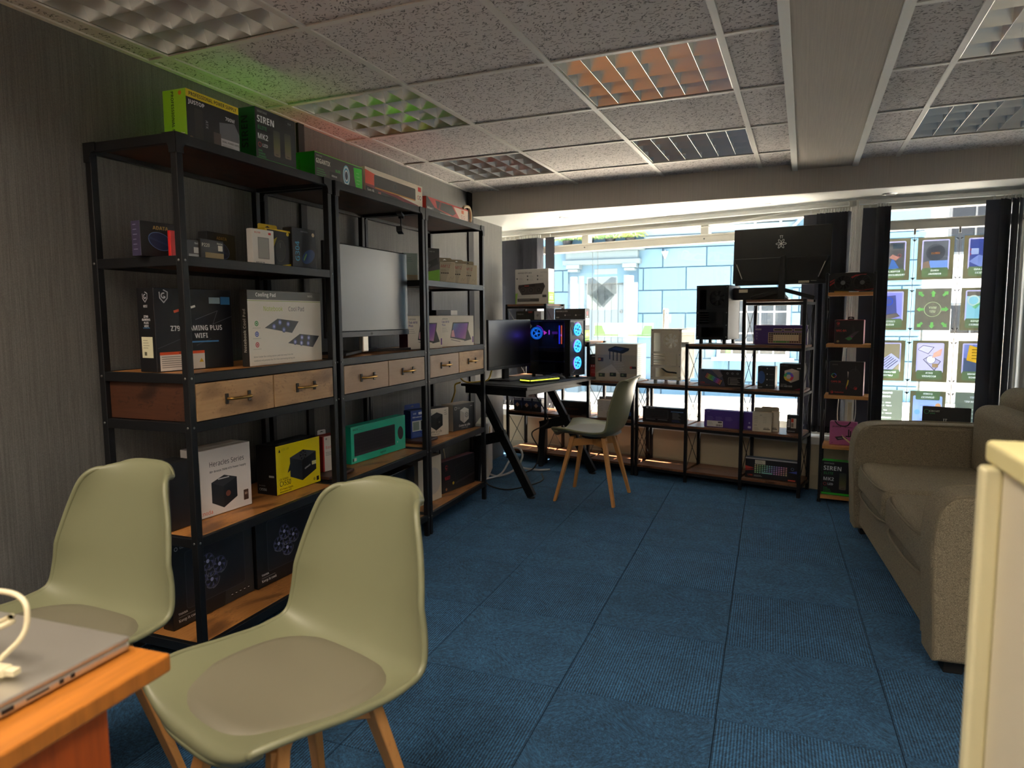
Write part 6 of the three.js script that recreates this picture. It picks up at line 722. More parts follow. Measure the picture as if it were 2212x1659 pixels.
caseBack('black computer case seen from behind, left of the big rear-facing monitor', [stepAt(-0.625, 1.015, 0.16)[0], 1.016, stepAt(-0.625, 1.015, 0.16)[2]], SANG + 0.03, 0.225, 0.38, 0.3, M.blackMatt, paint(0x2a2a2c), M.blackMatt, false);

{ // glowing desktop computer
  const t = thing('desktop_computer', 'black desktop computer with glass side and glowing blue fans on the desk', 'computer', [-1.576, 0.751, -4.92], -Math.atan2(0.129, 0.393));
  // local: +z towards the glass side's viewer, +x to the front of the case
  const L = 0.412, Dp = 0.2, H = 0.42, y0 = 0.022, z0 = 0;
  const C_ = (x, y, z) => V(x, y0 + y, z);
  part('shell', [rb(L, 0.008, Dp, 0.003, 0, y0 + 0.004, -Dp / 2), rb(L, 0.008, Dp, 0.003, 0, y0 + H - 0.004, -Dp / 2), rb(L, H, 0.006, 0.002, 0, y0 + H / 2, -Dp + 0.003), rb(0.008, H, Dp, 0.003, -L / 2 + 0.004, y0 + H / 2, -Dp / 2), rb(0.05, H, 0.012, 0.003, L / 2 - 0.03, y0 + H / 2, -0.006), rb(L, 0.02, 0.008, 0.002, 0, y0 + 0.01, -0.004), rb(L, 0.01, 0.008, 0.002, 0, y0 + H - 0.005, -0.004)], M.blackMatt, t);
  part('front_panel', [rb(0.012, H - 0.004, Dp - 0.004, 0.004, L / 2 - 0.012, y0 + H / 2, -Dp / 2)], paint(0x24262c, { roughness: 0.4 }), t);
  part('glass_side', rb(L - 0.08, H - 0.03, 0.003, 0.001, -0.02, y0 + H / 2, -0.003), phy({ color: 0x8a8c98, roughness: 0.02, transmission: 1, thickness: 0 }), t);
  part('motherboard', bx(0.25, 0.27, 0.004, -0.05, y0 + 0.26, -Dp + 0.03), paint(0x121218), t); part('power_shroud', rb(L - 0.03, 0.09, Dp - 0.04, 0.003, -0.01, y0 + 0.055, -Dp / 2 - 0.01), M.blackMatt, t);
  part('graphics_card', [rb(0.24, 0.035, 0.1, 0.004, -0.06, y0 + 0.19, -0.11)], paint(0x1c1d22), t); part('cooler', [cyl(0.03, 0.03, 0.04, 0, 0, 0, 20).rotateX(E_).translate(-0.055, y0 + 0.3, -0.14)], paint(0x1b1b22), t);
  const glow = (c, k) => std({ color: 0x05060a, emissive: c, emissiveIntensity: k, roughness: 0.4 });
  // rear fan ring
  const lampAt = (name, geo, c, k) => part(name, geo, glow(c, k), t);
  lampAt('fan_light', [new THREE.TorusGeometry(0.04, 0.009, 8, 36).rotateY(0.35).translate(-0.15, y0 + 0.315, -0.06), ...Array.from({ length: 5 }, (_, i) => rod(V(-0.15, y0 + 0.315, -0.06), V(-0.15 + 0.034 * Math.cos(i * 1.2566), y0 + 0.315 + 0.034 * Math.sin(i * 1.2566), -0.06), 0.006))], 0x1f8cff, 1.5);
  lampAt('fan_light', new THREE.TorusGeometry(0.05, 0.003, 6, 30, 1.6).rotateY(0.35).translate(-0.146, y0 + 0.322, -0.058), 0x9a3cff, 1.4);
  lampAt('memory_light', bx(0.006, 0.14, 0.006, 0.058, y0 + 0.305, -0.07), 0x3a48ff, 2.6); lampAt('memory_light', bx(0.006, 0.14, 0.006, 0.078, y0 + 0.305, -0.07), 0xff6a3a, 2.4);
  lampAt('pump_light', new THREE.TorusGeometry(0.012, 0.006, 8, 3).translate(-0.085, y0 + 0.318, -0.08), 0xff4ad8, 2.2); lampAt('pump_light', bx(0.006, 0.034, 0.006, -0.045, y0 + 0.322, -0.08), 0xd04aff, 2.2); lampAt('pump_light', bx(0.05, 0.02, 0.004, -0.005, y0 + 0.318, -0.1), 0x6a2aa8, 0.9);
  part('sticker', bx(0.024, 0.024, 0.0005, 0, 0, 0).rotateZ(0.78).translate(-0.165, y0 + 0.37, 0.0005), M.cream, t);
  // three glowing front fans behind a honeycomb-cut mesh
  for (let k = 0; k < 3; k++) {
    const yc = y0 + 0.345 - k * 0.125, g = [new THREE.TorusGeometry(0.042, 0.0055, 8, 30).rotateY(E_).translate(L / 2 - 0.001, yc, -Dp / 2)];
    for (let i = 0; i < 6; i++) { const a = i * 1.047 + 0.5; g.push(rod(V(L / 2 - 0.001, yc + 0.012 * Math.sin(a), -Dp / 2 + 0.012 * Math.cos(a)), V(L / 2 - 0.001, yc + 0.04 * Math.sin(a + 0.35), -Dp / 2 + 0.04 * Math.cos(a + 0.35)), 0.0062)); }
    lampAt('fan_light', g, 0x2f8ff0, 0.95);
    const s = new THREE.SphereGeometry(0.012, 12, 8).scale(0.3, 1, 1).translate(L / 2, yc, -Dp / 2); part('fan_hub', s, M.dkgray, t);
    lampAt('fan_light', new THREE.TorusGeometry(0.05, 0.002, 6, 24, 1.9).rotateY(E_).rotateX(0.4 + k).translate(L / 2 - 0.002, yc, -Dp / 2), 0x8a4af0, 0.8);
  }
  for (let k = 0; k < 7; k++) part('front_rib', bar(C_(L / 2 - 0.004, k % 2 ? 0.02 : 0.4, -0.01 - k * 0.006), C_(L / 2 - 0.004, k % 2 ? 0.1 : 0.3, -0.05 - k * 0.022), 0.004, 0.004), M.gray, t);
  for (const x of [-L / 2 + 0.05, L / 2 - 0.05]) for (const z of [-0.03, -Dp + 0.03]) part('foot', cyl(0.014, 0.016, 0.022, x, 0.011, z, 14), M.blackMatt, t);
  for (const [x, y, z, c, p] of [[-0.15, 0.31, -0.04, 0x2f8cff, 0.05], [0.07, 0.3, -0.05, 0x6a5aff, 0.04]]) { const l = new THREE.PointLight(c, p * 0.6, 2); l.position.set(x, y0 + y, z); l.castShadow = true; l.shadow.radius = 0.4; t.add(l); }
}
{ // keyboard and mouse
  const t = thing('keyboard', 'small black keyboard with yellow-lit edge on the desk mat', 'keyboard', [onDesk(0.35, 0.12).x, 0.7547, onDesk(0.35, 0.12).z], E_ + DK.ang - 0.22);
  part('case', rb(0.295, 0.02, 0.105, 0.005, 0, 0.012, 0), M.blackMatt, t);
  const caps = [], cap = (w) => { const g = new RoundedBoxGeometry(w, 0.009, 0.0165, 1, 0.002); return g; };
  for (let r = 0; r < 5; r++) { let x = -0.14; while (x < 0.135) { const w = r === 4 && x > -0.085 && x < -0.06 ? 0.11 : r > 0 && (x < -0.13 || x > 0.11) ? 0.026 : 0.0165; caps.push(cap(Math.min(w, 0.142 - x)).translate(x + Math.min(w, 0.142 - x) / 2, 0.027, -0.039 + r * 0.0192)); x += w + 0.0026; } }
  part('keycaps', caps, M.dkgray, t).userData.kind = 'stuff';
  part('edge_light', bx(0.285, 0.006, 0.002, 0, 0.02, 0.053), std({ color: 0xd8e04a, emissive: 0xd8e83a, emissiveIntensity: 0.7, roughness: 0.5 }), t); part('edge_light', bx(0.002, 0.006, 0.095, -0.148, 0.02, 0), std({ color: 0xd8e04a, emissive: 0xd8e83a, emissiveIntensity: 0.9, roughness: 0.5 }), t);
  part('foot', [rb(0.03, 0.004, 0.01, 0.001, -0.12, 0.001, 0.04), rb(0.03, 0.004, 0.01, 0.001, 0.12, 0.001, 0.04), rb(0.03, 0.004, 0.01, 0.001, -0.12, 0.001, -0.04), rb(0.03, 0.004, 0.01, 0.001, 0.12, 0.001, -0.04)], M.blackMatt, t);
  const m = thing('mouse', 'black computer mouse on the mat in front of the glowing computer', 'mouse', [onDesk(0.62, 0.14).x, 0.7547, onDesk(0.62, 0.14).z], 1.9);
  const g = new THREE.SphereGeometry(1, 32, 20), p = g.attributes.position; for (let i = 0; i < p.count; i++) { const x = p.getX(i), y = p.getY(i), z = p.getZ(i); p.setXYZ(i, x * 0.033 * (1 - 0.12 * Math.cos(z * 3)), y < 0 ? 0.002 : y * 0.04 * (1 - 0.25 * z), z * 0.062); } g.computeVertexNormals();
  part('body', g, phy({ color: 0x1c1d20, roughness: 0.3, clearcoat: 0.4 }), m); part('wheel', cyl(0.008, 0.008, 0.006, 0, 0, 0, 16).rotateZ(E_).translate(0, 0.033, 0.03), M.gray, m);
}
{ // graphics card on the slim shelf
  const t = thing('graphics_card', 'twin-fan black graphics card with red stripes on the top oak board', 'graphics card', LAD(0.14, 1.357, -0.09), -0.126);
  const w = 0.265, h = 0.118;
  part('shroud', outline([[-w / 2, 0.012], [w / 2 - 0.03, 0.004], [w / 2, 0.02], [w / 2, h - 0.012], [w / 2 - 0.06, h], [-w / 2 + 0.02, h - 0.002], [-w / 2, h - 0.014]], 0.032, 0.003).translate(0, 0.004, -0.02), paint(0x161517, { roughness: 0.4 }), t);
  for (const x of [-0.052, 0.058]) {
    const r = 0.046, f = part('fan', [new THREE.TorusGeometry(r, 0.003, 8, 36), ...Array.from({ length: 11 }, (_, k) => { const s = new THREE.Shape(); s.moveTo(0.012, -0.004); s.quadraticCurveTo(0.026, 0, 0.042, -0.01); s.lineTo(0.043, 0.004); s.quadraticCurveTo(0.028, 0.011, 0.012, 0.006); return new THREE.ExtrudeGeometry(s, { depth: 0.0015, bevelEnabled: false }).rotateX(0.4).rotateZ(k * 0.5712); })], paint(0x0d0d0e, { roughness: 0.35 }), t); f.position.set(x, h / 2 + 0.002, 0.017);
    part('hub', cyl(0.014, 0.014, 0.006, 0, 0, 0, 20).rotateX(E_), M.gray, f);
  }
  const red = paint(0xb02a28); const st = (pts) => outline(pts, 0.002, 0).translate(0, 0, 0.0155);
  part('stripe', [st([[-0.128, 0.04], [-0.1, 0.06], [-0.1, 0.072], [-0.128, 0.052]]), st([[-0.128, 0.06], [-0.102, 0.078], [-0.1, 0.086], [-0.128, 0.07]]), st([[-0.008, 0.096], [0.02, 0.11], [0.08, 0.114], [0.08, 0.11], [0.02, 0.1], [0.0, 0.088]]), st([[0.01, 0.02], [0.04, 0.008], [0.13, 0.018], [0.13, 0.022], [0.04, 0.013]])], red, t);
  part('bracket', [bx(0.002, 0.122, 0.02, -0.136, 0.062, -0.006), bx(0.016, 0.002, 0.02, -0.142, 0.122, -0.006)], M.bolt, t); part('circuit_board', bx(0.25, 0.1, 0.0016, 0, 0.06, -0.022), paint(0x15201a), t); part('edge_connector', bx(0.085, 0.01, 0.0016, -0.06, 0.006, -0.0218), M.brass, t);
  part('packaging_film', tube([[-0.04, 0.122, -0.004], [0, 0.128, -0.004], [0.04, 0.124, -0.004], [0.05, 0.114, 0]], 0.004, 20), M.white, t);
}
{ // headset hook under the middle unit's top
  const t = thing('headset_hook', 'small black headset hook hanging under the top of the middle tall shelf', 'hook', [-1.84, 1.752, -3.2], 0.4);
  part('clamp', [rb(0.028, 0.014, 0.14, 0.003, 0, 0.007, 0), rb(0.028, 0.012, 0.03, 0.002, 0, -0.004, -0.05)], M.blackMatt, t); part('arm', [bar(V(0, 0, -0.04), V(0, -0.09, -0.03), 0.026, 0.006, 0.001), bar(V(0, -0.09, -0.03), V(0, -0.085, 0.05), 0.03, 0.008, 0.002), bar(V(0, -0.085, 0.05), V(0, -0.062, 0.058), 0.03, 0.006, 0.001)], M.blackMatt, t);
}
// ---------------------------------------------------------------- cables
const cord = (label, pts, r, m, name = 'cable') => single(name, tube(pts, r, 90), m, label, 'cable');
cord('yellow cable drooping from the desk edge behind the far shelf unit', [[-2.05, 0.96, -4.3], [-2.03, 0.86, -4.28], [-2.0, 0.79, -4.27], [-1.98, 0.762, -4.32], [-1.92, 0.76, -4.4], [-1.88, 0.77, -4.47], [-1.87, 0.84, -4.52]], 0.0055, M.cableYellow);
cord('yellow cable end hanging below the left edge of the black desk', [[-2.0, 0.765, -4.26], [-2.035, 0.75, -4.25], [-2.04, 0.7, -4.25], [-2.06, 0.64, -4.25], [-2.09, 0.58, -4.26]], 0.0055, M.cableYellow);
cord('black cable hanging in a wide curve under the black desk', [[-1.75, 0.7, -5.0], [-1.72, 0.6, -5.05], [-1.64, 0.45, -5.08], [-1.62, 0.38, -5.05], [-1.74, 0.3, -5.02], [-1.66, 0.18, -4.95], [-1.68, 0.05, -4.9], [-1.75, 0.012, -4.85]], 0.005, M.cableBlack);
cord('black cable lying on the carpet between the desk legs', [[-1.98, 0.006, -4.6], [-1.85, 0.006, -4.42], [-1.7, 0.006, -4.36], [-1.6, 0.006, -4.5], [-1.55, 0.006, -4.7], [-1.62, 0.006, -4.9]], 0.005, M.cableBlack);
cord('white cable loop standing on the carpet behind the desk leg', [[-2.0, 0.008, -4.75], [-1.9, 0.01, -4.7], [-1.8, 0.05, -4.78], [-1.76, 0.14, -4.85], [-1.8, 0.19, -4.9], [-1.88, 0.17, -4.95], [-1.86, 0.04, -4.98], [-1.7, 0.01, -5.0], [-1.6, 0.008, -5.05]], 0.008, M.cableWhite);
cord('white cable across the carpet by the power strip', [[-2.05, 0.008, -4.45], [-1.95, 0.008, -4.6], [-1.88, 0.03, -4.7], [-1.84, 0.12, -4.78]], 0.007, M.cableWhite);
cord('thin grey cable down the dark wall behind the far shelf unit', [[-2.165, 0.7, -4.0], [-2.16, 0.5, -4.03], [-2.14, 0.25, -4.12], [-2.1, 0.03, -4.2]], 0.0035, M.cableWhite);
cord('thin black cable down the dark wall beside the grey one', [[-2.165, 0.86, -4.14], [-2.16, 0.5, -4.2], [-2.15, 0.2, -4.24], [-2.12, 0.02, -4.3]], 0.004, M.cableBlack);
cord('cream cable hanging beside the thin wall cables', [[-2.165, 0.45, -4.24], [-2.15, 0.3, -4.27], [-2.14, 0.15, -4.3], [-2.12, 0.015, -4.32]], 0.005, M.cable);
{
  const t = thing('power_strip', 'white power strip on the carpet behind the far shelf unit', 'power strip', [-1.97, 0, -4.5], 0.5);
  part('body', rb(0.06, 0.045, 0.28, 0.008, 0, 0.024, 0), M.white, t); for (let k = 0; k < 3; k++) part('socket_face', rb(0.044, 0.004, 0.05, 0.002, 0, 0.047, -0.08 + k * 0.08), M.gray, t); part('plug', [rb(0.045, 0.05, 0.05, 0.008, 0, 0.07, 0.08), rb(0.045, 0.04, 0.045, 0.008, 0, 0.067, -0.08)], M.white, t);
}
{
  const t = thing('floor_box', 'pale grey equipment box leaning on the wall behind the desk leg', 'box', [-2.05, 0, -4.78], 0.3);
  part('body', rb(0.1, 0.42, 0.32, 0.012, 0, 0.212, 0), M.white, t); part('yellow_label', bx(0.002, 0.05, 0.05, 0.051, 0.36, 0.08), M.cableYellow, t);
}
// ---------------------------------------------------------------- hanging posters in the right-hand window
{
  const PW = 300, PH = 400, cols = 4, olive = '#a39c86', gray = '#a9a49c', strip = '#9aa88e', lav = '#d3d0ea', wh = '#f1f1f4';
  const arcs = (g) => { for (let k = 0; k < 4; k++) { g.beginPath(); g.arc(PW * 0.02, PH * 0.95, PW * (0.5 + k * 0.16), -1.3, -0.2); g.strokeStyle = '#c9c79a'; g.lineWidth = 2; g.stroke(); } };
  const frame = (g, a, b, art) => { R_(g, 0, 0, PW, PH, olive); arcs(g); rrect(g, PW * 0.12, PH * 0.06, PW * 0.76, PH * 0.72, 14, lav); g.save(); g.beginPath(); g.rect(PW * 0.16, PH * 0.09, PW * 0.68, PH * 0.66); g.clip(); art(g); g.restore(); rrect(g, PW * 0.14, PH * 0.72, PW * 0.72, PH * 0.22, 14, strip); txt(g, a, PW / 2, PH * 0.785, PH * 0.06, wh, { al: 'center' }); txt(g, b, PW / 2, PH * 0.865, PH * 0.06, wh, { al: 'center' }); };
  const art = [
    (g) => frame(g, 'REPAIR AND', 'TROUBLESHOOTING', () => { R_(g, 0, 0, PW, PH, '#8f8e90'); R_(g, PW * 0.2, PH * 0.12, PW * 0.3, PH * 0.12, '#6c7a88'); poly(g, [[PW * 0.3, PH * 0.7], [PW * 0.5, PH * 0.45], [PW * 0.62, PH * 0.75]], '#8aa6d0'); poly(g, [[PW * 0.3, PH * 0.45], [PW * 0.5, PH * 0.37], [PW * 0.6, PH * 0.45], [PW * 0.4, PH * 0.52]], '#d2b0a8'); disc(g, PW * 0.3, PH * 0.4, 14, null, '#d88a8a', 4); }),
    (g) => frame(g, 'VIRUS', 'REMOVAL', () => { R_(g, 0, 0, PW, PH, '#9b9ca2'); disc(g, PW * 0.5, PH * 0.36, PW * 0.26, '#85868c'); txt(g, 'VIRUS', PW * 0.5, PH * 0.38, PH * 0.065, '#d8a070', { al: 'center' }); R_(g, PW * 0.16, PH * 0.55, PW * 0.5, PH * 0.2, '#a8bce0'); poly(g, [[PW * 0.6, PH * 0.78], [PW * 0.68, PH * 0.55], [PW * 0.85, PH * 0.6], [PW * 0.85, PH * 0.78]], '#b8a69c'); }),
    (g) => frame(g, 'SALES AND', 'SERVICES', () => { R_(g, 0, 0, PW, PH, '#7c86b8'); poly(g, [[PW * 0.2, PH * 0.55], [PW * 0.6, PH * 0.45], [PW * 0.85, PH * 0.6], [PW * 0.5, PH * 0.75]], '#aab4d8'); R_(g, PW * 0.6, PH * 0.3, PW * 0.2, PH * 0.14, '#c0c8e0'); for (const y of [0.33, 0.43]) disc(g, PW * 0.84, PH * y, 10, null, '#d87a7a', 5); }),
    (g) => frame(g, 'CUSTOM', 'BUILDS', () => { R_(g, 0, 0, PW, PH, '#b8b8e8'); poly(g, [[PW * 0.35, PH * 0.15], [PW * 0.85, PH * 0.18], [PW * 0.8, PH * 0.65], [PW * 0.3, PH * 0.58]], '#8c90b8'); disc(g, PW * 0.55, PH * 0.3, 34, null, '#5a8ae0', 8); poly(g, [[PW * 0.3, PH * 0.58], [PW * 0.8, PH * 0.65], [PW * 0.6, PH * 0.75], [PW * 0.2, PH * 0.66]], '#a49c98'); }),
    (g) => { R_(g, 0, 0, PW, PH, gray); disc(g, PW / 2, PH * 0.5, PW * 0.23, null, '#cfdcbc', 5); txt(g, 'WHY', PW / 2, PH * 0.46, PH * 0.075, '#d6e0c8', { al: 'center' }); txt(g, 'US?', PW / 2, PH * 0.55, PH * 0.075, '#d6e0c8', { al: 'center' }); for (const [x, y, a] of [[0.5, 0.13, -1.57], [0.84, 0.13, -0.8], [0.84, 0.5, 0], [0.84, 0.87, 0.8], [0.5, 0.88, 1.57], [0.16, 0.87, 2.36], [0.16, 0.5, 3.14], [0.16, 0.13, -2.36]]) { g.save(); g.translate(PW * x, PH * y); g.rotate(a); poly(g, [[-30, -12], [2, -12], [2, -26], [32, 0], [2, 26], [2, 12], [-30, 12]], '#a9d49c'); g.restore(); } },
    (g) => frame(g, 'COMPUTER', 'ACCESSORIES', () => { R_(g, 0, 0, PW, PH, '#b4d4de'); R_(g, 0, 0, PW, PH * 0.2, '#9c968e'); disc(g, PW * 0.66, PH * 0.3, 44, null, '#d8dcd8', 12); disc(g, PW * 0.32, PH * 0.4, 36, '#98a4a4'); poly(g, [[PW * 0.4, PH * 0.3], [PW * 0.7, PH * 0.45], [PW * 0.6, PH * 0.5]], '#a8d0b0'); }),
    (g) => frame(g, 'REFURBISHED', 'LAPTOPS', () => { R_(g, 0, 0, PW, PH, '#c0b8a6'); poly(g, [[PW * 0.1, PH * 0.5], [PW * 0.4, PH * 0.32], [PW * 0.9, PH * 0.62], [PW * 0.5, PH * 0.85]], '#d8d8f0'); for (let k = 0; k < 5; k++) poly(g, [[PW * (0.2 + k * 0.06), PH * (0.5 - k * 0.03)], [PW * (0.5 + k * 0.06), PH * (0.7 - k * 0.03)]], null, '#8c8a94', 7); }),
    (g) => frame(g, 'DATA', 'RECOVERY', () => { R_(g, 0, 0, PW, PH, '#dcd8ee'); poly(g, [[PW * 0.4, PH * 0.16], [PW * 0.7, PH * 0.12], [PW * 0.85, PH * 0.22], [PW * 0.55, PH * 0.32]], '#e2dff2', '#8c8a94', 5); poly(g, [[PW * 0.2, PH * 0.5], [PW * 0.5, PH * 0.36], [PW * 0.68, PH * 0.46], [PW * 0.36, PH * 0.72]], '#d2cede', '#77737c', 5); disc(g, PW * 0.47, PH * 0.46, 38, '#e6e4f0', '#8a8894', 3); poly(g, [[PW * 0.16, PH * 0.18], [PW * 0.4, PH * 0.3], [PW * 0.44, PH * 0.42], [PW * 0.2, PH * 0.36]], '#e8ccc0'); R_(g, PW * 0.26, PH * 0.56, 50, 34, '#c8b49a'); }),
    (g) => frame(g, 'HARDWARE', 'UPGRADE', () => { R_(g, 0, 0, PW, PH, '#a8aed4'); poly(g, [[PW * 0.2, PH * 0.5], [PW * 0.85, PH * 0.4], [PW * 0.85, PH * 0.8], [PW * 0.2, PH * 0.8]], '#8c94a8'); poly(g, [[PW * 0.3, PH * 0.2], [PW * 0.7, PH * 0.1], [PW * 0.76, PH * 0.46], [PW * 0.36, PH * 0.55]], '#e0c66a'); for (let k = 0; k < 4; k++) R_(g, PW * 0.48, PH * (0.2 + k * 0.07), 44, 6, '#7a6a3a'); }),
    (g) => { R_(g, 0, 0, PW, PH, '#a9ada4'); ['OPENING', 'HOURS'].forEach((s, i) => txt(g, s, PW / 2, PH * (0.08 + i * 0.09), PH * 0.065, wh, { al: 'center' })); ['MON - FRI', '9 AM - 5 PM', 'SAT', '10 AM - 4 PM'].forEach((s, i) => txt(g, s, PW / 2, PH * (0.32 + i * 0.075 + (i > 1 ? 0.04 : 0)), PH * 0.05, wh, { al: 'center' })); txt(g, 'CONTACT', PW / 2, PH * 0.7, PH * 0.06, wh, { al: 'center' }); lines(g, PW * 0.2, PH * 0.8, PW * 0.6, 3, PH * 0.05, '#e0e4e4', 4); },
    (g) => { R_(g, 0, 0, PW, PH, olive); rrect(g, PW * 0.09, PH * 0.12, PW * 0.82, PH * 0.82, 14, '#c6d2f4'); rrect(g, PW * 0.16, 0, PW * 0.68, PH * 0.22, 14, strip); txt(g, 'OTHER', PW / 2, PH * 0.07, PH * 0.062, wh, { al: 'center' }); txt(g, 'SERVICES', PW / 2, PH * 0.155, PH * 0.062, wh, { al: 'center' }); [['CCTV Solutions', '#e0c0a0'], ['Cloud Solutions', '#a8c8e8'], ['Network Setup', '#8cb8e8'], ['IT Consulting', '#b0b8e0']].forEach(([s, c], i) => { disc(g, PW * (i % 2 && i < 2 ? 0.78 : 0.2), PH * (0.35 + i * 0.17), 24, c); txt(g, s, PW * (i % 2 && i < 2 ? 0.1 : 0.3), PH * (0.35 + i * 0.17), PH * 0.045, '#8c94c0', { w: 'normal' }); }); },
    (g) => { R_(g, 0, 0, PW, PH, '#a8aca2'); txt(g, 'WHY', PW / 2, PH * 0.12, PH * 0.07, wh, { al: 'center' }); txt(g, 'CHOOSE US?', PW / 2, PH * 0.22, PH * 0.062, wh, { al: 'center' }); for (let k = 0; k < 5; k++) R_(g, PW * 0.14, PH * (0.4 + k * 0.1), PW * 0.7, 8, '#e2e6e2'); },
  ];
  const tex = canvasTex(PW * cols, PH * 3, (g) => art.forEach((f, i) => { g.save(); g.translate((i % cols) * PW, Math.floor(i / cols) * PH); g.beginPath(); g.rect(0, 0, PW, PH); g.clip(); f(g); g.restore(); }));
  const paperM = phy({ map: tex, roughness: 0.9, transmission: 0.62, thickness: 0, side: THREE.DoubleSide });
  const say = ['REPAIR AND TROUBLESHOOTING poster', 'VIRUS REMOVAL poster', 'SALES AND SERVICES poster half behind the blind', 'CUSTOM BUILDS poster', 'WHY US poster with a ring of green arrows', 'COMPUTER ACCESSORIES poster half behind the blind', 'REFURBISHED LAPTOPS poster', 'DATA RECOVERY poster with an open disk drive', 'HARDWARE UPGRADE poster half behind the blind', 'OPENING HOURS poster', 'OTHER SERVICES poster', 'WHY CHOOSE US poster half behind the blind'];
  const xs = [0.225, 0.4705, 0.7275], ys = [1.579, 1.2475, 0.905, 0.569];
  for (let i = 0; i < 12; i++) {
    const t = thing('poster', say[i] + ', seen from behind in the right window', 'poster', onR(xs[i % 3], 0.028).toArray(), -aR, 'hanging posters in the right window'); t.position.y = ys[Math.floor(i / 3)];
    const g = new THREE.PlaneGeometry(0.2035, 0.274), uv = g.attributes.uv; for (let k = 0; k < 4; k++) uv.setXY(k, ((i % cols) + (1 - uv.getX(k))) / cols, 1 - (Math.floor(i / cols) + 1 - uv.getY(k)) / 3);
    const b = bx(0.2035, 0.274, 0.0006); { const n = b.attributes.normal, q = b.attributes.position, u2 = b.attributes.uv; for (let k = 0; k < q.count; k++) { const u = 0.5 - q.getX(k) / 0.2035, v = q.getY(k) / 0.274 + 0.5; u2.setXY(k, ((i % cols) + Math.min(0.998, Math.max(0.002, u))) / cols, 1 - (Math.floor(i / cols) + 1 - Math.min(0.998, Math.max(0.002, v))) / 3); } }
    part('sheet', b, paperM, t); part('acrylic_pocket', bx(0.226, 0.296, 0.003, 0, 0, 0.004), M.acrylic, t);
    for (const sx of [-1, 1]) for (const sy of [-1, 1]) part('clip', [bx(0.012, 0.005, 0.008, sx * 0.115, sy * 0.125, 0.004), bx(0.005, 0.012, 0.008, sx * 0.119, sy * 0.125 - 0.004, 0.004)], M.gray, t);
  }
  for (const [s, l] of [[0.3475, 'thin steel display cable left of the middle poster column'], [0.599, 'thin steel display cable right of the middle poster column']]) { const t = thing('display_cable', l, 'cable', onR(s, 0.03).toArray(), -aR, 'steel cables holding the posters'); part('wire', rod(V(0, 0.42, 0), V(0, 1.775, 0), 0.0016), M.bolt, t); part('end_fitting', [cyl(0.007, 0.007, 0.035, 0, 1.755, 0), cyl(0.007, 0.007, 0.03, 0, 0.435, 0)], M.bolt, t); }
  // see-through adverts hanging in the left window
  const rtx = canvasTex(520, 120, (g, W, H) => { R_(g, 0, 0, W, H, '#e6ecec'); poly(g, [[W * 0.02, H * 0.8], [W * 0.02, H * 0.2], [W * 0.14, H * 0.2], [W * 0.2, H * 0.8]], '#b8e090'); R_(g, 0, H * 0.82, W * 0.42, H * 0.1, '#b8e090'); txt(g, 'RTX', W * 0.42, H * 0.5, H * 0.42, '#f2f6f6', { flip: true }); txt(g, '30 series', W * 0.86, H * 0.55, H * 0.3, '#f2f6f6', { flip: true }); });
  const gpu = canvasTex(300, 280, (g, W, H) => { R_(g, 0, 0, W, H, '#dfe3e3'); poly(g, [[W * 0.04, H * 0.05], [W * 0.2, H * 0.02], [W * 0.58, H * 0.3], [W * 0.92, H * 0.57], [W * 0.55, H * 0.93], [W * 0.25, H * 0.62], [W * 0.02, H * 0.52]], '#a4abae'); for (const [x, y] of [[0.2, 0.3], [0.42, 0.46], [0.64, 0.62]]) disc(g, W * x, H * y, 30, '#979ea2', '#b4babc', 4); });
  const ad = (label, tex2, s, y, w, h) => { const t = thing('window_advert', label, 'poster', onL(s, 0.012).setY(y).toArray(), -aL); const g = new THREE.BoxGeometry(w, h, 0.0008); part('sheet', g, phy({ map: tex2, roughness: 0.22, transmission: 0.95, thickness: 0 }), t); };
  ad('see-through advert of a graphics card hanging before the blue doorway', gpu, 1.94, 1.41, 0.29, 0.28); ad('pale see-through RTX advert strip in the left window above the router box', rtx, 1.74, 1.1, 0.55, 0.12);
  const wires = thing('advert_cables', 'two thin wires holding the see-through advert in the left window', 'cable', onL(2.03, 0.012).toArray(), -aL); for (const x of [0, 0.05]) part('wire', rod(V(x, 1.0, 0), V(x, 1.77, 0), 0.0016), M.bolt, wires);
  const st = thing('window_stay', 'white window stay handle standing above the cream computer case', 'window handle', onL(1.365, 0.03).toArray(), -aL); part('bar', [rod(V(0, 0.95, 0), V(0, 1.26, 0), 0.011, 14), new THREE.SphereGeometry(0.013, 14, 10).translate(0, 1.262, 0)], M.white, st); part('catch', [rod(V(0.028, 1.16, 0), V(0.028, 1.23, 0), 0.004), rod(V(0.01, 1.19, 0), V(0.028, 1.19, 0), 0.004)], M.white, st);
}
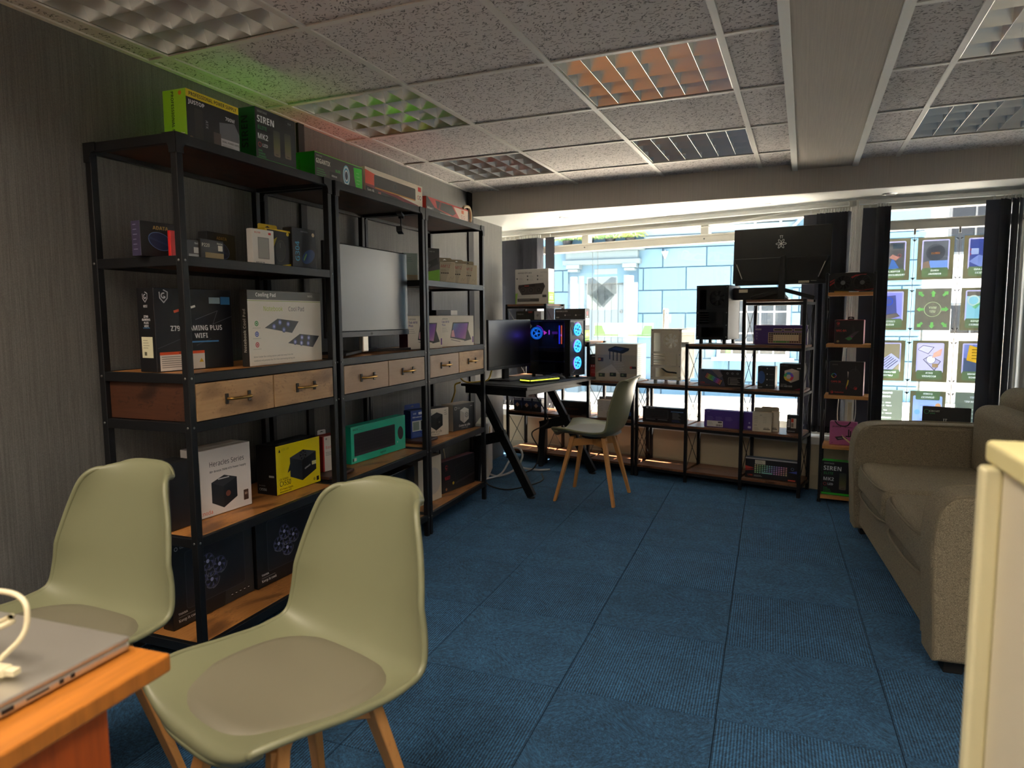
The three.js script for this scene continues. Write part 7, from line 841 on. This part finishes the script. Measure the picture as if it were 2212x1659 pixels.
{ // blind cords in the window corner
  const t = thing('blind_cords', 'bunch of white blind cords hanging at the window corner post', 'cord', [0.52, 0, -5.1], 0);
  for (let k = 0; k < 9; k++) { const x = -0.032 + k * 0.0075, e = 0.75 + 0.12 * ((k * 5) % 4); part('strand', tube([[x, 1.93, 0.01 * (k % 3)], [x - 0.006, 1.5, 0.006 * (k % 2)], [x - 0.012, 1.1, 0.01], [x - 0.016, e, 0.004]], 0.0026, 30, false, 5), M.white, t); }
  part('loop', tube([[-0.05, 1.0, 0.02], [-0.066, 0.7, 0.02], [-0.07, 0.5, 0.025], [-0.05, 0.44, 0.03], [-0.01, 0.42, 0.03], [0.03, 0.5, 0.03], [0.03, 0.75, 0.02], [0.02, 1.0, 0.02]], 0.0028, 60), M.white, t);
  part('cord_weight', rb(0.026, 0.15, 0.014, 0.003, 0.0, 0.55, 0.03), M.cream, t);
  single('slack_cord', tube([onL(2.2, 0.14).setY(1.9), onL(1.5, 0.14).setY(1.885), onL(1.0, 0.14).setY(1.88), onL(0.6, 0.14).setY(1.915), onL(0.25, 0.14).setY(1.945)], 0.0022, 60), M.white, 'thin white cord sagging across the top of the left window', 'cord');
}
// ---------------------------------------------------------------- the street outside
const FZ = -13, GY = -0.3;
{
  M.asphalt = std({ map: T.concrete, color: 0xe4e2de, roughness: 0.9 }); M.slab = std({ map: T.concrete, color: 0xf0ede6, roughness: 0.9 });
  struct('street', bx(50, 0.2, 30, 0, GY - 0.15, -20), M.asphalt);
  const pv = struct('pavement', bx(16, 0.1, 2.3, -1, GY - 0.075, -6.6), M.gray), g = rb(0.596, 0.04, 0.596, 0.004, 0, 0, 0, 1); seedN = 77; const tone = [1, 0.95, 1.04].map((k) => std({ map: T.concrete, color: new THREE.Color(0.95 * k, 0.93 * k, 0.9 * k), roughness: 0.9 }));
  for (let i = 0; i < 14; i++) for (let j = 0; j < 4; j++) { const m = part('paving_slab', g, tone[Math.floor(rnd() * 3)], pv); m.position.set(-5.2 + i * 0.6 + (j % 2) * 0.3, GY - 0.01 + rr(-0.002, 0.002), -5.75 - j * 0.6); }
  for (let i = 0; i < 10; i++) part('kerb_stone', rb(0.895, 0.12, 0.14, 0.01, 0, 0, 0, 1), tone[i % 3], pv).position.set(-5.2 + i * 0.9, GY - 0.06, -7.82);
  const p2 = struct('pavement_opposite', bx(20, 0.1, 1.4, -2, GY - 0.02, FZ + 0.7), M.slab);
}
{ // painted building across the street, each block of its lower wall by itself
  const t = thing('blue_building', 'pale blue painted block building across the street, seen through the left window', 'building', [0, GY, FZ]);
  const blue = paint(0x5c7e94, { roughness: 0.75, bumpMap: T.concrete, bumpScale: 0.004 }), blue2 = paint(0x618399, { roughness: 0.75, bumpMap: T.concrete, bumpScale: 0.004 }), joint = paint(0x587a92, { roughness: 0.8 }), slate = paint(0x74868f, { roughness: 0.6 }), slate2 = paint(0x66787f, { roughness: 0.6 });
  part('wall', [bx(4.6, 7, 0.3, -6.05, 3.5, -0.19), bx(1.36, 4.9, 0.3, -3.06, 4.6, -0.19), bx(1.46, 7, 0.3, -1.65, 3.5, -0.19), bx(1.26, 0.75, 0.3, -0.29, 0.375, -0.19), bx(1.26, 5.2, 0.3, -0.29, 4.4, -0.19), bx(2.0, 7, 0.3, 1.34, 3.5, -0.19)], joint, t);
  const rows = [0, 0.3, 0.72, 1.14, 1.56, 1.99, 2.41, 2.77];
  for (let r = 0; r < rows.length - 1; r++) { const h = rows[r + 1] - rows[r] - 0.018; for (let k = -8; k < 6; k++) {
    let x0 = -2.26 + k * 0.79 + (r % 2 ? 0 : 0.36), x1 = x0 + 0.772; if (x0 > 2.3) continue; x1 = Math.min(x1, 2.33);
    if (x0 < -2.38 && x1 > -3.72) { if (x0 < -3.72) x1 = Math.min(x1, -3.74); else if (x1 > -2.36) x0 = Math.max(x0, -2.36); else continue; }
    if (r >= 2 && r <= 4 && x0 < 0.34 && x1 > -0.92) { if (x0 < -0.92) x1 = Math.min(x1, -0.93); else if (x1 > 0.34) x0 = Math.max(x0, 0.35); else continue; }
    if (x1 - x0 < 0.05) continue; part('stone_block', rb(x1 - x0, h, 0.05, 0.008, (x0 + x1) / 2, rows[r] + h / 2 + 0.009, -0.022, 1), (k + r) % 3 ? blue : blue2, t); } }
  part('string_course', rb(10.7, 0.09, 0.12, 0.01, -3.0, 2.82, 0.0), blue, t);
  for (let i = 0; i < 3; i++) part('upper_wall_panel', rb(3.55, 4.1, 0.04, 0.01, -6.5 + i * 3.57, 4.94, -0.02), blue2, t);
  part('fascia_board', [rb(2.6, 0.1, 0.1, 0.01, -0.95, 2.93, 0.06), rb(2.6, 0.14, 0.06, 0.01, -0.95, 3.06, 0.04), rb(2.6, 0.1, 0.1, 0.01, -0.95, 3.2, 0.06)], slate, t); part('fascia_bracket', bar(V(0.25, 2.95, 0.1), V(0.75, 3.5, 0.08), 0.07, 0.05), slate, t);
  // doorway with twisted columns
  const tw = []; const column = (x) => { const gs = [cyl(0.062, 0.066, 1.95, x, 1.3, 0.1, 20)]; for (let k = 0; k < 7; k++) { const pts = []; for (let i = 0; i <= 40; i++) { const a = k / 7 * 6.2832 + i * 0.36; pts.push([x + 0.062 * Math.cos(a), 0.33 + i * 1.94 / 40, 0.1 + 0.062 * Math.sin(a)]); } gs.push(tube(pts, 0.014, 90, false, 5)); } return gs; };
  for (const x of [-3.595, -2.5]) { const c = part('column', column(x), paint(0x93a4aa, { roughness: 0.6 }), t); part('capital', [rb(0.26, 0.08, 0.26, 0.01, x, 2.46, 0.09), rb(0.2, 0.05, 0.2, 0.01, x, 2.39, 0.1)], slate, c); part('pedestal', rb(0.24, 0.33, 0.24, 0.01, x, 0.165, 0.1), slate, c); }
  part('entablature', [rb(1.5, 0.09, 0.26, 0.012, -3.05, 2.54, 0.08), rb(1.4, 0.16, 0.2, 0.01, -3.05, 2.66, 0.06), rb(1.62, 0.06, 0.3, 0.012, -3.05, 2.77, 0.1), rb(1.74, 0.07, 0.38, 0.014, -3.05, 2.83, 0.13)], slate2, t);
  const d = part('door', [rb(0.96, 2.2, 0.05, 0.006, -3.04, 1.1, -0.2)], slate2, t); for (let k = 0; k < 6; k++) part('door_plank', rb(0.125, 2.1, 0.02, 0.006, -3.375 + k * 0.133, 1.07, -0.17), slate, d); part('door_handle', new THREE.TorusGeometry(0.025, 0.006, 6, 16).translate(-2.72, 1.6, -0.15), M.bolt, d);
  part('door_surround', [rb(1.2, 0.22, 0.1, 0.01, -3.05, 2.36, -0.1), rb(0.12, 2.3, 0.14, 0.01, -3.49, 1.15, -0.1), rb(0.1, 2.3, 0.14, 0.01, -2.6, 1.15, -0.1)], paint(0x84a0b0, { roughness: 0.65 }), t); part('lintel_panel', rb(0.46, 0.11, 0.03, 0.008, -3.0, 2.37, -0.05), slate, t);
  // window with small panes
  const w = part('window_frame', [rb(1.24, 0.06, 0.09, 0.006, -0.29, 0.78, -0.06), rb(1.24, 0.05, 0.07, 0.006, -0.29, 1.96, -0.08), rb(0.06, 1.2, 0.07, 0.006, -0.88, 1.37, -0.08), rb(0.06, 1.2, 0.07, 0.006, 0.3, 1.37, -0.08), rb(1.4, 0.06, 0.16, 0.008, -0.29, 0.72, 0.02), ...[1, 2, 3, 4].map((k) => bx(0.022, 1.16, 0.05, -0.88 + k * 0.236, 1.37, -0.08)), ...[1, 2].map((k) => bx(1.18, 0.022, 0.05, -0.29, 0.8 + k * 0.385, -0.08))], paint(0xd4dcdc, { roughness: 0.6 }), t);
  for (let i = 0; i < 5; i++) for (let j = 0; j < 3; j++) part('window_pane', bx(0.214, 0.363, 0.005, -0.762 + i * 0.236, 0.992 + j * 0.385, -0.1), M.glass, w);
  part('dark_interior', bx(1.24, 1.22, 0.02, -0.29, 1.36, -0.33), paint(0x55606a, { roughness: 0.8 }), t); part('shop_notice', bx(0.1, 0.14, 0.004, -0.7, 1.0, -0.11), paint(0xeeeeee), t); part('shop_notice', bx(0.1, 0.1, 0.004, -0.7, 0.86, -0.11), paint(0x4fd84a), t);
  part('upper_window', [rb(0.9, 0.05, 0.06, 0.005, 0.12, 3.0, 0.03), rb(0.04, 0.9, 0.06, 0.005, -0.3, 3.45, 0.03), rb(0.04, 0.9, 0.06, 0.005, 0.12, 3.45, 0.03), rb(0.04, 0.9, 0.06, 0.005, 0.54, 3.45, 0.03)], M.white, t);
  part('wall_lamp', [cyl(0.06, 0.012, 0.11, -1.86, 2.62, 0.08, 6), cyl(0.07, 0.06, 0.02, -1.86, 2.685, 0.08, 6), bar(V(-1.86, 2.7, 0.08), V(-1.86, 2.74, -0.02), 0.015)], paint(0xb8b4ac, { roughness: 0.5 }), t);
}
{ // spider plants on the door cornice
  seedN = 404;
  [-3.72, -3.3, -2.88, -2.5].forEach((x, i) => {
    const t = thing('spider_plant', ['leftmost', 'second', 'third', 'rightmost'][i] + ' variegated spider plant of four in the row above the blue doorway', 'plant', [x, GY + 2.865, FZ + 0.12], 0, 'spider plants on the door cornice');
    const L = []; for (let k = 0; k < 46; k++) { const a = rnd() * 6.2832, r = rr(0.14, 0.34), h = rr(0.08, 0.24), w = rr(0.01, 0.018), P = []; for (let s = 0; s <= 6; s++) { const q = s / 6; P.push([Math.cos(a) * r * q, 0.08 + h * 4 * q * (1 - q * 0.9) * 0.55, Math.sin(a) * r * q * 0.7]); } const g = tube(P, w * 0.5, 8, false, 4); L.push(g); }
    part('foliage', L, phy({ color: i % 2 ? 0x9cb45a : 0x86b06a, roughness: 0.7 }), t).userData.kind = 'stuff';
    const S = []; for (let k = 0; k < 26; k++) { const a = rnd() * 6.2832, r = rr(0.16, 0.34), h = rr(0.1, 0.24), P = []; for (let s = 0; s <= 6; s++) { const q = s / 6; P.push([Math.cos(a) * r * q, 0.085 + h * 4 * q * (1 - q * 0.9) * 0.56, Math.sin(a) * r * q * 0.7]); } S.push(tube(P, 0.005, 8, false, 4)); }
    part('pale_leaves', S, paint(0xe4e4b0), t).userData.kind = 'stuff';
    part('pot', cyl(0.1, 0.08, 0.1, 0, 0.05, 0, 16), M.dkgray, t);
  });
}
{ // white house farther right
  const t = thing('white_house', 'white rendered house farther along the street, behind the posters', 'building', [0, GY, -16]);
  const rend = paint(0xe8e6e0, { roughness: 0.8 });
  part('wall', [bx(6, 4.4, 0.3, 5.6, 2.2, 0), bx(0.3, 4.4, 4, 2.7, 2.2, -2), bx(0.3, 4.4, 4, 8.5, 2.2, -2)], rend, t); part('roof', [bar(V(5.6, 5.0, -2.0), V(5.6, 4.3, 0.3), 6.6, 0.1), bar(V(5.6, 5.0, -2.0), V(5.6, 4.3, -4.3), 6.6, 0.1)], paint(0x5c6066), t);
  for (const x of [3.7, 5.3, 7.1]) for (const y of [1.2, 3.2]) { const w = part('window', [rb(0.9, 0.05, 0.1, 0.005, x, y - 0.5, 0.16), rb(0.9, 0.05, 0.08, 0.005, x, y + 0.5, 0.16), rb(0.05, 1.0, 0.08, 0.005, x - 0.43, y, 0.16), rb(0.05, 1.0, 0.08, 0.005, x + 0.43, y, 0.16), bx(0.03, 1.0, 0.06, x, y, 0.16)], M.gray, t); for (const s of [-1, 1]) part('pane', bx(0.4, 0.95, 0.01, x + s * 0.21, y, 0.155), M.blackGloss, w); }
  const g = thing('grey_gatepost', 'grey stone wall and gatepost between the blue building and white house', 'wall', [2.5, GY, -13.4]); part('stone_wall', rb(2.4, 1.1, 0.3, 0.02, 1.2, 0.55, 0), M.slab, g); part('coping', rb(2.5, 0.08, 0.4, 0.02, 1.2, 1.14, 0), M.slab, g); part('gatepost', rb(0.4, 1.6, 0.4, 0.02, 0.1, 0.8, 0.05), M.slab, g);
}
// unseen coloured strips added behind the cartons to cast the ceiling glow
for (const [z, L, c, e, k, l] of [[-2.3, 0.5, 0x9cff3a, 0x8cff2a, 1, 'added green light strip, unseen behind the boxes on the near shelf top'], [-3.0, 0.5, 0xff5a4a, 0xff4a3a, 1, 'added red light strip, unseen behind the boxes on the middle shelf top']]) {
  const t = thing('added_light_strip', l, 'added light strip', [-2.0, 1.803, z]); part('channel', rb(0.03, 0.008, L, 0.002, 0, 0.004, 0), M.blackMatt, t); part('glowing_strip', rb(0.018, 0.004, L - 0.02, 0.0015, 0, 0.0095, 0), std({ color: 0x222222, emissive: e, emissiveIntensity: 1.5 }), t);
  const r = new THREE.RectAreaLight(c, 1.6, 0.016, L - 0.04); r.position.set(-2.0, 1.817, z); r.rotation.x = Math.PI / 2; scene.add(r);
}
scene.traverse((o) => { if (o.isMesh) { o.castShadow = true; o.receiveShadow = true; } });
renderer.render(scene, camera);
